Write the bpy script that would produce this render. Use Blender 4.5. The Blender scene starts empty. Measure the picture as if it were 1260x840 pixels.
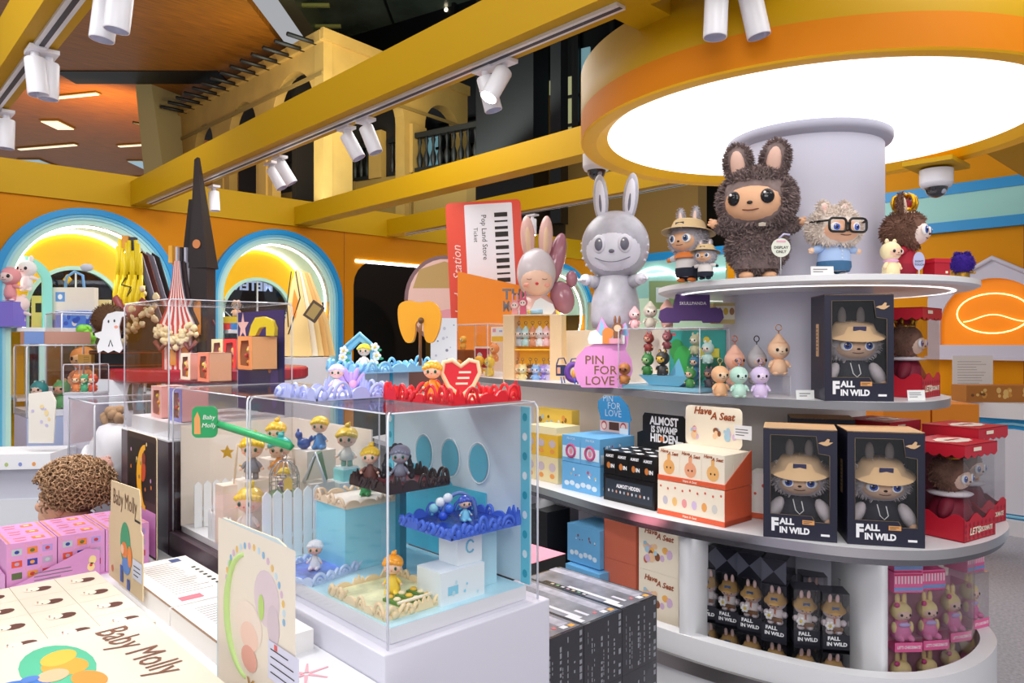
import bpy, bmesh, math, random
from mathutils import Matrix, Vector, geometry, noise
PI = math.pi
sc = bpy.context.scene
COL = sc.collection
# ---------------------------------------------------------------- camera
F = 900.0            # focal length in pixels of the 1260x840 frame
H = 1.5              # eye height
SN, CS = .6871, .7266
CAM = -math.atan2(SN, CS)
cd = bpy.data.cameras.new('camera'); cam = bpy.data.objects.new('camera', cd); COL.objects.link(cam)
cd.sensor_width = 36; cd.lens = 36*F/1260; cd.clip_start = .02; cd.clip_end = 200
cam.location = (0, 0, H); cam.rotation_euler = (PI/2, 0, CAM)
sc.camera = cam
# ---------------------------------------------------------------- view, world
sc.view_settings.view_transform = 'Standard'; sc.view_settings.look = 'None'
sc.view_settings.gamma = 1; sc.view_settings.use_curve_mapping = False
sc.view_settings.exposure = 0.0
sc.cycles.max_bounces = 10; sc.cycles.transparent_max_bounces = 40
sc.cycles.diffuse_bounces = 4; sc.cycles.glossy_bounces = 4; sc.cycles.transmission_bounces = 8
sc.cycles.caustics_reflective = False; sc.cycles.caustics_refractive = False
sc.cycles.sample_clamp_indirect = 4
w = bpy.data.worlds.new('world'); sc.world = w; w.use_nodes = True
w.node_tree.nodes['Background'].inputs[0].default_value = (.93, .95, 1, 1)
w.node_tree.nodes['Background'].inputs[1].default_value = 0.42
# ---------------------------------------------------------------- pixel -> world
def RD(r, d, z=0): return Vector((CS*r+SN*d, -SN*r+CS*d, z))
def P(px, py, d): return RD((px-630)/F*d, d, H+(420-py)/F*d)
def PZ(px, py, z): return P(px, py, F*(z-H)/(420-py))
def PD(px, d, z): return RD((px-630)/F*d, d, z)
def PY(px, py, Y):
    k = (px-630)/F; return P(px, py, Y/(CS-SN*k))
def PX(px, py, X):
    k = (px-630)/F; return P(px, py, X/(SN+CS*k))
# ---------------------------------------------------------------- lights
def spot(loc, target, power, angle=80, size=.05, col=(1, .97, .94), blend=.6):
    l = bpy.data.lights.new('spot', 'SPOT'); l.energy = power; l.spot_size = math.radians(angle); l.spot_blend = blend
    l.shadow_soft_size = size; l.color = col
    o = bpy.data.objects.new('spot_light', l); COL.objects.link(o); o.location = loc
    o.rotation_euler = (Vector(target)-Vector(loc)).to_track_quat('-Z', 'Y').to_euler(); return o
def area(loc, target, power, sx, sy, col=(1, .98, .96)):
    l = bpy.data.lights.new('area', 'AREA'); l.energy = power; l.shape = 'RECTANGLE'; l.size = sx; l.size_y = sy; l.color = col
    o = bpy.data.objects.new('area_light', l); COL.objects.link(o); o.location = loc
    o.rotation_euler = (Vector(target)-Vector(loc)).to_track_quat('-Z', 'Y').to_euler(); return o
# unseen area lights added overhead and behind the camera to brighten the shop
area((.6, .2, 3.3), (1.2, 1.5, .9), 29, 1.6, 1.2)
area((2.0, -.5, 3.2), (2.6, 1.4, 1.0), 26, 1.2, 1.2)
area((-.6, 2.6, 3.3), (1.2, 3.0, .9), 30, 1.2, 1.6)
area((2.6, 3.6, 3.2), (2.6, 3.6, 0), 36, 1.6, 1.6)
area((5.4, 3.6, 3.2), (6.2, 3.6, 1.0), 44, 1.6, 1.6)
area((3.2, 5.0, 3.2), (3.0, 6.1, 1.6), 12, 4.0, .8)
area((.6, 4.8, 3.2), (.8, 6.1, 1.4), 10, 1.6, .6)
area((-1.4, -1.2, 2.7), (2.2, 1.6, 1.1), 50, 2.2, 1.2)  # frontal fill, added to brighten the dolls inside the boxes
# the hall outside: warm uplight on the wooden ceiling and on the arcade, added cool fill for the dark ceiling
spot(P(130, 215, 13), P(135, 125, 14.5), 420, 120, .3, (1, .62, .2))
spot(P(560, 60, 8.5), P(440, 100, 10.6), 150, 60, .2, (1, .85, .35))
spot(P(330, 190, 9.0), P(260, 120, 12), 120, 90, .2, (1, .8, .4))
area(P(420, 120, 9.0), P(470, -60, 13), 120, 3, 3, (.75, .85, .8))  # unseen cool light added to lift the dark hall ceiling
# ---------------------------------------------------------------- materials
MATS = {}
def mat(name, col, rough=.5, metal=0, emit=None, es=1, noise_=0, nscale=20, bump=0, spec=.5, trans=0, alpha=1, stretch=None, coat=0):
    if name in MATS: return MATS[name]
    m = bpy.data.materials.new(name); m.use_nodes = True; nt = m.node_tree; b = nt.nodes['Principled BSDF']
    c = (*col, 1)
    b.inputs['Base Color'].default_value = c; b.inputs['Roughness'].default_value = rough; b.inputs['Metallic'].default_value = metal
    b.inputs['Specular IOR Level'].default_value = spec
    if coat: b.inputs['Coat Weight'].default_value = coat
    if trans: b.inputs['Transmission Weight'].default_value = trans
    if emit: b.inputs['Emission Color'].default_value = (*emit, 1); b.inputs['Emission Strength'].default_value = es
    if noise_ or bump:
        tc = nt.nodes.new('ShaderNodeTexCoord'); mp = nt.nodes.new('ShaderNodeMapping'); nz = nt.nodes.new('ShaderNodeTexNoise')
        nt.links.new(tc.outputs['Object'], mp.inputs[0]); nt.links.new(mp.outputs[0], nz.inputs['Vector'])
        if stretch: mp.inputs['Scale'].default_value = stretch
        nz.inputs['Scale'].default_value = nscale; nz.inputs['Detail'].default_value = 4
        if noise_:
            r = nt.nodes.new('ShaderNodeValToRGB'); nt.links.new(nz.outputs['Fac'], r.inputs[0])
            r.color_ramp.elements[0].position = .3; r.color_ramp.elements[1].position = .7
            r.color_ramp.elements[0].color = (*[x*(1-noise_) for x in col], 1)
            r.color_ramp.elements[1].color = (*[min(1, x*(1+noise_)) for x in col], 1)
            nt.links.new(r.outputs[0], b.inputs['Base Color'])
        if bump:
            bp = nt.nodes.new('ShaderNodeBump'); bp.inputs['Strength'].default_value = bump; bp.inputs['Distance'].default_value = .01
            nt.links.new(nz.outputs['Fac'], bp.inputs['Height']); nt.links.new(bp.outputs[0], b.inputs['Normal'])
    MATS[name] = m; return m
def hx(s):
    s = s.lstrip('#'); v = [int(s[i:i+2], 16)/255 for i in (0, 2, 4)]
    return tuple(x/12.92 if x <= .04045 else ((x+.055)/1.055)**2.4 for x in v)
_auto = {}
def C(h, rough=.5, **k):
    key = (h, rough, tuple(sorted(k.items())))
    if key not in _auto: _auto[key] = mat('paint_%s_%d' % (h.strip('#'), len(_auto)), hx(h), rough, **k)
    return _auto[key]
def clear(name, tint=(1, 1, 1), k=.5, rough=.03, edge=None):
    """thin clear acrylic: lets light straight through and reflects by angle"""
    m = bpy.data.materials.new(name); m.use_nodes = True; nt = m.node_tree; nt.nodes.clear()
    out = nt.nodes.new('ShaderNodeOutputMaterial'); mx = nt.nodes.new('ShaderNodeMixShader')
    tr = nt.nodes.new('ShaderNodeBsdfTransparent'); gl = nt.nodes.new('ShaderNodeBsdfGlossy'); fr = nt.nodes.new('ShaderNodeLayerWeight'); pw = nt.nodes.new('ShaderNodeMath'); pw.operation = 'POWER'; pw.inputs[1].default_value = 5; ad = nt.nodes.new('ShaderNodeMath'); ad.operation = 'MULTIPLY_ADD'; ad.inputs[1].default_value = .9; ad.inputs[2].default_value = .045; fr.inputs['Blend'].default_value = .5
    mu = nt.nodes.new('ShaderNodeMath'); mu.operation = 'MULTIPLY'; mu.inputs[1].default_value = k
    tr.inputs[0].default_value = (*tint, 1); gl.inputs['Roughness'].default_value = rough
    nt.links.new(fr.outputs['Facing'], pw.inputs[0]); nt.links.new(pw.outputs[0], ad.inputs[0]); nt.links.new(ad.outputs[0], mu.inputs[0]); nt.links.new(mu.outputs[0], mx.inputs[0]); nt.links.new(tr.outputs[0], mx.inputs[1])
    nt.links.new(gl.outputs[0], mx.inputs[2]); nt.links.new(mx.outputs[0], out.inputs[0]); MATS[name] = m; return m
ACR = clear('clear_acrylic', (.985, .985, .99), .55)
ACRE = mat('acrylic_edge', (.75, .76, .84), .12, spec=.8, coat=.5)
FILM = clear('clear_film', (.95, .95, .96), 1.0, .12)
GLASS = clear('window_glass', (.8, .85, .9), 1.0, .02)
TEALFILM = clear('teal_film', (.25, .8, .88), .4, .2)
WHITE = mat('white_lacquer', (.80, .80, .83), .35)
WHITE2 = mat('white_paper', (.85, .85, .85), .7)
CREAM = C('#f0e8d6', .7)
BLACK = C('#0c0c0e', .4)
YBEAM = mat('golden_paint', hx('#c09400'), .55, spec=.25)
ORANGE = mat('orange_wall_paint', hx('#cc8000'), .65, spec=.2)
CHROME = mat('brushed_steel', (.80, .79, .80), .2, 1)
# ---------------------------------------------------------------- mesh builder
class MB:
    def __init__(s, T=None): s.v = []; s.f = []; s.mi = []; s.sm = []; s.ms = []; s.T = T or Matrix()
    def add(s, vs, fs, m, smooth=False):
        o = len(s.v); T = s.T
        s.v += [tuple(T @ Vector(p)) for p in vs]
        if m not in s.ms: s.ms.append(m)
        i = s.ms.index(m)
        for f in fs: s.f.append([a+o for a in f]); s.mi.append(i); s.sm.append(smooth)
        return s
    def box(s, c, z, m, rz=0, taper=1):
        x, y, h = z[0]/2, z[1]/2, z[2]/2; R = Matrix.Translation(c) @ Matrix.Rotation(rz, 4, 'Z')
        vs = [R @ Vector((a*x*(taper if e > 0 else 1), b*y*(taper if e > 0 else 1), e*h)) for e in (-1, 1) for a, b in ((-1, -1), (1, -1), (1, 1), (-1, 1))]
        return s.add(vs, [(3, 2, 1, 0), (4, 5, 6, 7), (0, 1, 5, 4), (1, 2, 6, 5), (2, 3, 7, 6), (3, 0, 4, 7)], m)
    def bx(s, x0, x1, y0, y1, z0, z1, m): return s.box(((x0+x1)/2, (y0+y1)/2, (z0+z1)/2), (x1-x0, y1-y0, z1-z0), m)
    def lathe(s, prof, m, c=(0, 0, 0), seg=32, a0=0, a1=2*PI, smooth=True, R=None):
        R = Matrix.Translation(c) @ (R or Matrix()); full = abs(a1-a0-2*PI) < 1e-6; n = seg if full else seg+1
        vs = [R @ Vector((r*math.cos(a0+(a1-a0)*i/seg), r*math.sin(a0+(a1-a0)*i/seg), z)) for r, z in prof for i in range(n)]
        fs = []
        for j in range(len(prof)-1):
            for i in range(seg):
                k = (i+1) % n; fs.append((j*n+i, j*n+k, (j+1)*n+k, (j+1)*n+i))
        return s.add(vs, fs, m, smooth)
    def cyl(s, c, r, h, m, r2=None, seg=24, R=None):
        """c = centre of the base"""
        r2 = r if r2 is None else r2
        s.lathe([(r, 0), (r2, h)], m, c, seg, R=R); s.lathe([(1e-5, 0), (r, 0)], m, c, seg, smooth=False, R=R)
        return s.lathe([(r2, h), (1e-5, h)], m, c, seg, smooth=False, R=R)
    def ell(s, c, r, m, seg=16, rings=10, R=None, disp=0, power=1):
        if not hasattr(r, '__len__'): r = (r, r, r)
        R = Matrix.Translation(c) @ (R or Matrix()); vs = []
        for j in range(rings+1):
            t = PI*j/rings
            for i in range(seg):
                a = 2*PI*i/seg; q = Vector((math.sin(t)*math.cos(a), math.sin(t)*math.sin(a), math.cos(t)))
                k = 1+(disp*noise.noise(q*3+Vector(c)*9) if disp else 0)
                vs.append(R @ Vector((r[0]*q.x*k, r[1]*q.y*k, r[2]*q.z*k)))
        fs = [(j*seg+i, (j+1)*seg+i, (j+1)*seg+(i+1) % seg, j*seg+(i+1) % seg) for j in range(rings) for i in range(seg)]
        return s.add(vs, fs, m, True)
    def tube(s, pts, r, m, seg=8, closed=False, radii=None):
        pts = [Vector(p) for p in pts]; n = len(pts); vs = []; up = Vector((0, 0, 1))
        for i, p in enumerate(pts):
            a = pts[(i-1) % n] if (closed or i) else p; b = pts[(i+1) % n] if (closed or i < n-1) else p
            t = (b-a).normalized()
            if i == 0 or (u-t*u.dot(t)).length < 1e-3:
                u = t.cross(up)
                if u.length < 1e-3: u = t.cross(Vector((0, 1, 0)))
            else: u = u-t*u.dot(t)
            u.normalize(); v = t.cross(u); rr = radii[i] if radii else r
            vs += [p+u*rr*math.cos(2*PI*k/seg)+v*rr*math.sin(2*PI*k/seg) for k in range(seg)]
        fs = [(i*seg+k, ((i+1) % n)*seg+k, ((i+1) % n)*seg+(k+1) % seg, i*seg+(k+1) % seg) for i in range(n if closed else n-1) for k in range(seg)]
        if not closed: fs += [tuple(range(seg)), tuple((n-1)*seg+k for k in range(seg))[::-1]]
        return s.add(vs, fs, m, True)
    def prism(s, loops, d, m, R=None, side=None):
        """loops: list of 2D loops (outer, holes), in local XZ, extruded along +Y by d (front at y=0)"""
        if not hasattr(loops[0][0], '__len__'): loops = [loops]
        R = R or Matrix(); tri = geometry.tessellate_polygon([[Vector((x, z, 0)) for x, z in l] for l in loops])
        flat = [p for l in loops for p in l]; n = len(flat)
        F_ = [R @ Vector((x, 0, z)) for x, z in flat]; B_ = [R @ Vector((x, d, z)) for x, z in flat]
        A = lambda t: sum((flat[t[i]][0]*flat[t[(i+1) % 3]][1]-flat[t[(i+1) % 3]][0]*flat[t[i]][1]) for i in range(3))
        tf = [t if A(t) > 0 else t[::-1] for t in map(tuple, tri)]
        s.add(F_, tf, m); s.add(B_, [t[::-1] for t in tf], m)
        o = 0; fs = []
        for l in loops:
            k = len(l); ar = sum(l[i][0]*l[(i+1) % k][1]-l[(i+1) % k][0]*l[i][1] for i in range(k)); ccw = ar > 0
            if l is not loops[0]: ccw = not ccw
            for i in range(k):
                a, b = o+i, o+(i+1) % k
                fs.append((b, a, a+n, b+n) if (ccw if l is loops[0] else ar < 0 or not ccw) else (a, b, b+n, a+n))
            o += k
        return s.add(F_+B_, fs, side or m)
    def flat(s, c, w, h, m, y=-.0006, poly=None, R=None):
        """print on a face: rectangle (or polygon) in the XZ plane, w x h, centre c=(x, z) at depth y"""
        x, z = c; R = R or Matrix()
        if poly: vs = [R @ Vector((x+a*w, y, z+b*h)) for a, b in poly]
        else: vs = [R @ Vector(q) for q in ((x-w/2, y, z-h/2), (x+w/2, y, z-h/2), (x+w/2, y, z+h/2), (x-w/2, y, z+h/2))]
        return s.add(vs, [tuple(range(len(vs)))], m)
    def disc(s, c, w, h, m, y=-.0006, R=None, n=18):
        return s.flat(c, w, h, m, y, [(math.cos(2*PI*i/n)/2, math.sin(2*PI*i/n)/2) for i in range(n)], R)
    def text(s, t, c, size, m, y=-.001, R=None, bold=0, align='CENTER', shear=0, sx=1, ex=0):
        """text standing in the XZ plane, centred at (x, z)"""
        me = text_mesh(t, bold, align, shear, ex)
        R = (R or Matrix()) @ Matrix.Translation((c[0], y, c[1])) @ Matrix.Rotation(PI/2, 4, 'X') @ Matrix.Diagonal((size*sx, size, size, 1))
        return s.add([R @ v.co for v in me.vertices], [tuple(p.vertices) for p in me.polygons], m)
    def fur(s, c, r, n, ln, m, R=None, skip=None, seed=1, wd=.16, droop=.3):
        rn = random.Random(seed)
        if not hasattr(r, '__len__'): r = (r, r, r)
        R = Matrix.Translation(c) @ (R or Matrix()); vs = []; fs = []
        for i in range(n):
            z = 1-2*(i+.5)/n; a = i*2.39996; q = math.sqrt(1-z*z); p = Vector((q*math.cos(a), q*math.sin(a), z))
            if skip and skip(p): continue
            nr = Vector((p.x/r[0], p.y/r[1], p.z/r[2])).normalized(); base = Vector((p.x*r[0], p.y*r[1], p.z*r[2]))
            j = Vector((rn.uniform(-1, 1), rn.uniform(-1, 1), rn.uniform(-1, 1)))*.55
            d = (nr+j+Vector((0, 0, -droop))).normalized(); l = ln*rn.uniform(.6, 1.25)
            u = d.cross(Vector((rn.uniform(-1, 1), rn.uniform(-1, 1), rn.uniform(-1, 1)))).normalized()*l*wd
            k = len(vs); mid = base+d*l*.55+nr*l*.12
            vs += [R @ (base-u), R @ (base+u), R @ (mid+u*.7), R @ (mid-u*.7), R @ (base+d*l+j*l*.2)]; fs += [(k, k+1, k+2, k+3), (k+3, k+2, k+4)]
        return s.add(vs, fs, m)
    def build(s, name, parent=None, label=None, cat=None, group=None, kind=None, loc=None, rz=0, bevel=0):
        me = bpy.data.meshes.new(name); me.from_pydata(s.v, [], s.f)
        for m in s.ms: me.materials.append(m)
        me.polygons.foreach_set('material_index', s.mi); me.polygons.foreach_set('use_smooth', s.sm); me.update()
        o = bpy.data.objects.new(name, me); COL.objects.link(o)
        if parent: o.parent = parent
        if loc is not None: o.location = loc
        if rz: o.rotation_euler[2] = rz
        if bevel:
            b = o.modifiers.new('soft_edges', 'BEVEL'); b.width = bevel; b.segments = 2; b.limit_method = 'ANGLE'; b.angle_limit = .8
        return tag(o, label, cat, group, kind)
def tag(o, label=None, cat=None, group=None, kind=None):
    if label: o['label'] = label
    if cat: o['category'] = cat
    if group: o['group'] = group
    if kind: o['kind'] = kind
    return o
def thing(name, label, cat, loc=(0, 0, 0), rz=0, group=None, scale=1):
    o = bpy.data.objects.new(name, None); COL.objects.link(o); o.empty_display_size = .05
    o.location = loc; o.rotation_euler = (0, 0, rz)
    if scale != 1: o.scale = (scale,)*3
    return tag(o, label, cat, group)
def kids(o): return [c for c in bpy.data.objects if c.parent == o]
def copy_tree(o, parent=None, loc=None, rz=None, label=None, scale=None):
    c = o.copy(); COL.objects.link(c); c.parent = parent
    if loc is not None: c.location = loc
    if rz is not None: c.rotation_euler = (0, 0, rz)
    if scale is not None: c.scale = (scale,)*3
    if label: c['label'] = label
    for ch in kids(o): copy_tree(ch, c)
    return c
_txt = {}
def text_mesh(t, bold, align, shear, ex=0):
    k = (t, bold, align, shear, ex)
    if k in _txt: return _txt[k]
    cu = bpy.data.curves.new('t', 'FONT'); cu.body = t; cu.size = 1; cu.align_x = align; cu.align_y = 'CENTER'; cu.offset = bold; cu.shear = shear
    cu.resolution_u = 2; cu.extrude = ex; cu.fill_mode = 'FRONT' if not ex else 'BOTH'
    o = bpy.data.objects.new('t', cu); me = bpy.data.meshes.new_from_object(o); bpy.data.objects.remove(o); _txt[k] = me; return me
def arc(cx, cz, r, a0, a1, n=24): return [(cx+r*math.cos(a0+(a1-a0)*i/n), cz+r*math.sin(a0+(a1-a0)*i/n)) for i in range(n+1)]
def archloop(cx, r, zs, z0, n=28): return arc(cx, zs, r, 0, PI, n)+[(cx-r, z0), (cx+r, z0)]
def rrect(x0, x1, z0, z1, r, n=5):
    return arc(x1-r, z1-r, r, 0, PI/2, n)+arc(x0+r, z1-r, r, PI/2, PI, n)+arc(x0+r, z0+r, r, PI, 1.5*PI, n)+arc(x1-r, z0+r, r, 1.5*PI, 2*PI, n)
def RZ(a): return Matrix.Rotation(a, 4, 'Z')
def RX(a): return Matrix.Rotation(a, 4, 'X')
def RY(a): return Matrix.Rotation(a, 4, 'Y')
def TR(*v): return Matrix.Translation(v if len(v) == 3 else v[0])
# ================================================================ THE SETTING
BLUE = mat('arch_blue_paint', hx('#0f8fcf'), .4); MINT = mat('mint_paint', hx('#bfe6dc'), .5); YEL = mat('yellow_paint', hx('#ffbe00'), .5)
LB1 = mat('pale_blue_paint', hx('#5fb8da'), .4); LB2 = mat('ice_blue_paint', hx('#a6dbe8'), .4)
LED = mat('led_strip', (1, 1, 1), emit=(1, .98, .95), es=7)
LEDS = mat('soft_led', (1, 1, 1), emit=(1, .98, .95), es=1.6)
DARKROOM = mat('dark_room', (.018, .012, .012), .6)
carpet = mat('grey_carpet', hx('#b4b0b6'), .9, noise_=.18, nscale=60)
MB().bx(-3, 9, -3, 9, -.05, 0, carpet).build('floor', kind='structure')
WY = 6.15; WX = 7.3
# ---- back wall with arched niches
def rev(l): return l[::-1]
b = MB(TR(0, WY, 0))
b.prism([[(-2, 0), (WX+.1, 0), (WX+.1, 2.72), (-2, 2.72)],
         archloop(1.47, .5, 1.87, .35), archloop(2.96, .5, 1.87, .35),
         rrect(3.72, 5.9, .2, 2.29, .25), archloop(6.6, .5, 1.84, .35)], .1, ORANGE)
for x in (.72, 2.2, 3.62): b.bx(x-.003, x+.003, -.002, 0, 0, 2.6, C('#9a5a00'))
wb = b.build('wall_back', kind='structure')
def niche(cx, zs, par):
    z0 = .35; y = WY
    t = MB(TR(0, y, 0))
    for k, (ro, ri, dp, m) in enumerate([(.62, .575, -.05, BLUE), (.575, .555, -.04, LB1), (.555, .535, -.03, LB2), (.535, .50, -.02, MINT)]):
        t.prism([archloop(cx, ro, zs, z0), archloop(cx, ri, zs, z0+.001)], -dp, m, R=TR(0, dp, 0))
    t.build('arch_trim', par)
    t = MB(TR(0, y, 0)); lp = archloop(cx, .5, zs, z0)
    n = len(lp); t.add([(x, .0, z) for x, z in lp]+[(x, .42, z) for x, z in lp], [(i, (i+1) % n, (i+1) % n+n, i+n) for i in range(n-1)], MINT, True)
    t.build('arch_lining', par)
    t = MB(TR(0, y, 0)); t.tube([(x, .06, z) for x, z in arc(cx, zs, .492, -.6, PI+.6, 36)], .009, LED, 6)
    t.tube([(x, .40, z) for x, z in arc(cx, zs, .490, 0, PI, 36)], .012, LED, 6); t.build('light_strip', par)
    t = MB(TR(0, y+.42, 0)); t.prism([archloop(cx, .52, zs, z0), archloop(cx, .33, zs-.12, z0+.01)], .04, YEL)
    t.build('back_panel', par)
    t = MB(TR(0, y+.41, 0)); t.prism([archloop(cx, .345, zs-.12, z0), archloop(cx, .315, zs-.12, z0+.001)], .05, MINT)
    t.bx(cx-.006, cx+.006, .02, .03, z0, zs+.19, WHITE)
    t.tube([(cx+.0, .025, zs-.36), (cx-.3, .025, zs-.1)], .005, WHITE); t.tube([(cx, .025, zs-.36), (cx+.3, .025, zs-.1)], .005, WHITE)
    t.tube([(x, .025, z) for x, z in arc(cx, zs-.42, .14, 0, PI, 16)], .005, WHITE)
    t.build('window_frame', par)
    MB(TR(0, y+.44, 0)).prism(archloop(cx, .33, zs-.12, z0), .006, GLASS).build('window_pane', par)
for cx, zs in ((1.47, 1.87), (2.96, 1.87), (6.6, 1.84)): niche(cx, zs, wb)
MB().bx(3.74, 5.0, WY-.012, WY+.0, 2.262, 2.288, LED).build('light_strip', wb)
# shelves of the niches
MB().bx(1.0, 1.94, WY-.05, WY+.4, 1.57, 1.6, WHITE).bx(1.0, 1.94, WY-.05, WY+.4, 1.08, 1.1, WHITE).build('shelf', wb)
MB().bx(2.49, 3.43, WY-.05, WY+.4, 1.57, 1.6, WHITE).build('shelf', wb)
MB().bx(1.13, 1.17, WY-.07, WY-.04, .3, 1.57, MINT).build('shelf_post', wb)
MB().bx(-2, 9, WY-.02, WY+.06, 2.54, 2.78, YBEAM).build('trim_1', kind='structure')
# ---- right wall
ow = mat('right_wall_orange', hx('#dc9000'), .6, spec=.2)
wr = MB().bx(WX, WX+.1, -2, 4.2, 0, 3.2, ow).bx(WX, WX+.1, 4.2, WY+.1, 0, 2.56, ow).build('wall_right', kind='structure')
TEALW = mat('wall_teal', hx('#9ad2cb'), .5)
for n_, z0, z1, m, t in ((1, 2.47, 2.56, BLUE, .05), (2, 2.56, 2.80, TEALW, .04), (3, 2.80, 2.89, BLUE, .05)):
    MB().bx(WX-t, WX, -2, WY if n_ == 1 else 4.2, z0, z1, m).build('fascia', wr)
MB().bx(WX-.03, WX, 4.25, 6.1, .9, 2.47, TEALW).build('panel', wr)
MB().tube([(WX-.04, y, z) for y, z in arc(5.2, 1.9, .48, -.6, PI+.4, 30)], .012, LED, 6).tube([(WX-.04, 4.25, 2.3), (WX-.04, 6.1, 2.3)], .010, LED, 6).build('light_strip', wr)
for y in (1.5, 2.6, 4.0): MB().bx(WX-.003, WX, y-.003, y+.003, .9, 2.47, C('#9a5a00')).build('panel_joint', wr)
# ---- golden ceiling frame
def beam(n, x0, x1, y0, y1, z0, z1, extra=None):
    b = MB().bx(x0, x1, y0, y1, z0, z1, YBEAM)
    return b.build('trim_%d' % n, kind='structure')
b0 = beam(2, .50, .62, -.6, WY, 2.55, 2.74); b1 = beam(3, 1.74, 1.88, -.6, WY, 2.55, 2.735)
b2 = beam(4, 3.10, 3.24, 2.0, WY, 2.55, 2.71); b3 = beam(5, 4.09, 4.23, .9, WY, 2.55, 2.71)
b4 = beam(6, 1.88, 3.2, 1.36, 1.50, 2.55, 2.735); b5 = beam(7, 1.88, 7.3, -.6, -.46, 2.55, 2.735)
b6 = beam(8, 3.2, 7.3, .95, 1.15, 2.55, 2.75)
# ---- track rails in the beams
ALU = mat('track_aluminium', (.75, .75, .78), .3, .3)
def track(par, x, y0, y1, z=2.55):
    b = MB(); b.bx(x-.022, x+.022, y0, y1, z-.012, z, ALU); b.bx(x-.008, x+.008, y0, y1, z-.0135, z-.012, C('#30303a'))
    return b.build('track_rail', par)
b9 = beam(9, 1.80, 2.5, .99, 1.20, 2.55, 2.735); MB().bx(1.8, 2.45, 1.03, 1.155, 2.538, 2.55, ALU).build('track_rail', b9)
track(b0, .565, .9, 5.6); track(b1, 1.81, 1.42, 5.9); track(b3, 4.16, 2.6, 5.9)
# ================================================================ THE HALL OUTSIDE
wood = mat('wood_ceiling', hx('#94560e'), .45, noise_=.28, nscale=3, stretch=(1, 9, 1))
cl = MB(RZ(CAM)).bx(-14, -3.5, 5, 28, 6.0, 6.1, wood)
cl.bx(-7.6, -4.9, 12.15, 12.75, 5.985, 6.0, C('#050302'))
cl.build('ceiling', kind='structure')
PL = mat('ceiling_panel_light', (1, .9, .7), emit=(1, .85, .6), es=.9); PL2 = mat('ceiling_panel_cool', (.4, .6, .7), emit=(.4, .6, .75), es=.35)
for i, (px, py, w_, l_, m, a) in enumerate([(92, 118, 1.0, .08, PL, -.25), (71, 154, .34, .55, PL, 0), (58, 181, 1.6, .09, PL, -.25), (50, 202, .5, .9, PL2, 0), (163, 179, .7, .08, PL, -.2), (158, 219, 1.2, .1, PL, -.2), (176, 203, .35, .8, PL2, 0)]):
    p = PZ(px, py, 5.97)
    t = MB(); t.box((0, 0, 0), (w_, l_, .03), m); t.box((0, 0, .012), (w_+.06, l_+.06, .02), C('#8a6a3a'))
    t.build('ceiling_light_panel', loc=p, rz=CAM+a, label='%s in the wooden ceiling, %s' % (('slim light bar', 'square light panel', 'slim light bar', 'bluish square panel', 'short slim light bar', 'slim light bar', 'bluish square panel')[i], ('just below the dark slot', 'between two light bars', 'above the bluish panel', 'lowest at far left', 'beside the slanted column', 'lowest, by the foot of the slanted column', 'touching the slanted column')[i]), cat='ceiling light', group='lights in the wooden hall ceiling')
# dark metal and glass ceiling, dark curtain wall
dk = mat('dark_glass_panel', hx('#4a5248'), .25, noise_=.5, nscale=1.2)
t = MB(RZ(CAM)).bx(-3.6, 14, 8, 20, 7.4, 7.5, dk)
for x in (-2.2, -.6, 1.1, 2.8): t.bx(x-.02, x+.02, 8, 20, 7.38, 7.4, C('#0a0c0a'))
for y in (9.8, 12.5, 15.5): t.bx(-3.6, 14, y-.02, y+.02, 7.38, 7.4, C('#0a0c0a'))
t.build('ceiling_hall', kind='structure')
t = MB(RZ(CAM)).bx(-3.7, -3.45, 8, 20, 6.9, 7.5, C('#5a5c48', .4))
for k in range(14): t.bx(-3.45, -3.0, 8+k*.8, 8.06+k*.8, 7.0, 7.05, C('#8c8a4a', .4))
t.build('ceiling_edge', kind='structure')
MB(RZ(CAM)).bx(-14, 16, 28, 28.1, -1, 9, C('#16120c', .6)).build('wall_hall', kind='structure')
for px, py, wh in ((549, 12, 'topmost'), (549, 18, 'second from the top'), (548, 47, 'third from the top'), (548, 53, 'lowest')):
    MB().ell((0, 0, 0), .035, mat('tiny_downlight', (1, .9, .7), emit=(1, .85, .6), es=4), 10, 6).build('downlight', loc=PZ(px, py, 7.36), label='tiny warm downlight in the dark hall ceiling, %s of the four' % wh, cat='downlight', group='tiny downlights in the dark ceiling')
# slanted column
a = [P(165, 86, 12.8), P(184, 86, 12.8), P(204, 232, 12.8), P(179, 232, 12.8)]; bk = [q+RD(.25, .6) for q in a]
MB().add(a+bk, [(0, 1, 2, 3), (1, 5, 6, 2), (0, 3, 7, 4), (4, 7, 6, 5), (0, 4, 5, 1), (3, 2, 6, 7)], C('#a89468', .5)).build('hall_column', label='pale slanted column rising into the wooden hall ceiling beside the arcade', cat='column')
# arcade building
stone = mat('arcade_stone', hx('#b48c46'), .7, noise_=.12, nscale=2); stone2 = C('#8a6c34', .7)
def facade(A, B, ztop, zbot, holes, thick=.5, m=stone, trims=()):
    """wall from plan point A to B, returns builder whose local x runs A->B (0..L), y into the building"""
    A = Vector((A.x, A.y, 0)); B = Vector((B.x, B.y, 0)); L = (B-A).length; ang = math.atan2(B.y-A.y, B.x-A.x)
    t = MB(Matrix.Translation(A) @ RZ(ang)); loops = [[(0, zbot), (L, zbot), (L, ztop), (0, ztop)]]+holes(L)
    t.prism(loops, thick, m); return t, L
def hl(L):
    o = []
    for fx0, fx1, zs in ((.11, .2, 4.95), (.311, .428, 4.9), (.53, .682, 4.85), (.766, .959, 4.8)):
        cx = (fx0+fx1)/2*L; r = (fx1-fx0)/2*L; o.append(archloop(cx, r, zs, 3.0, 16))
    return o
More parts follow.
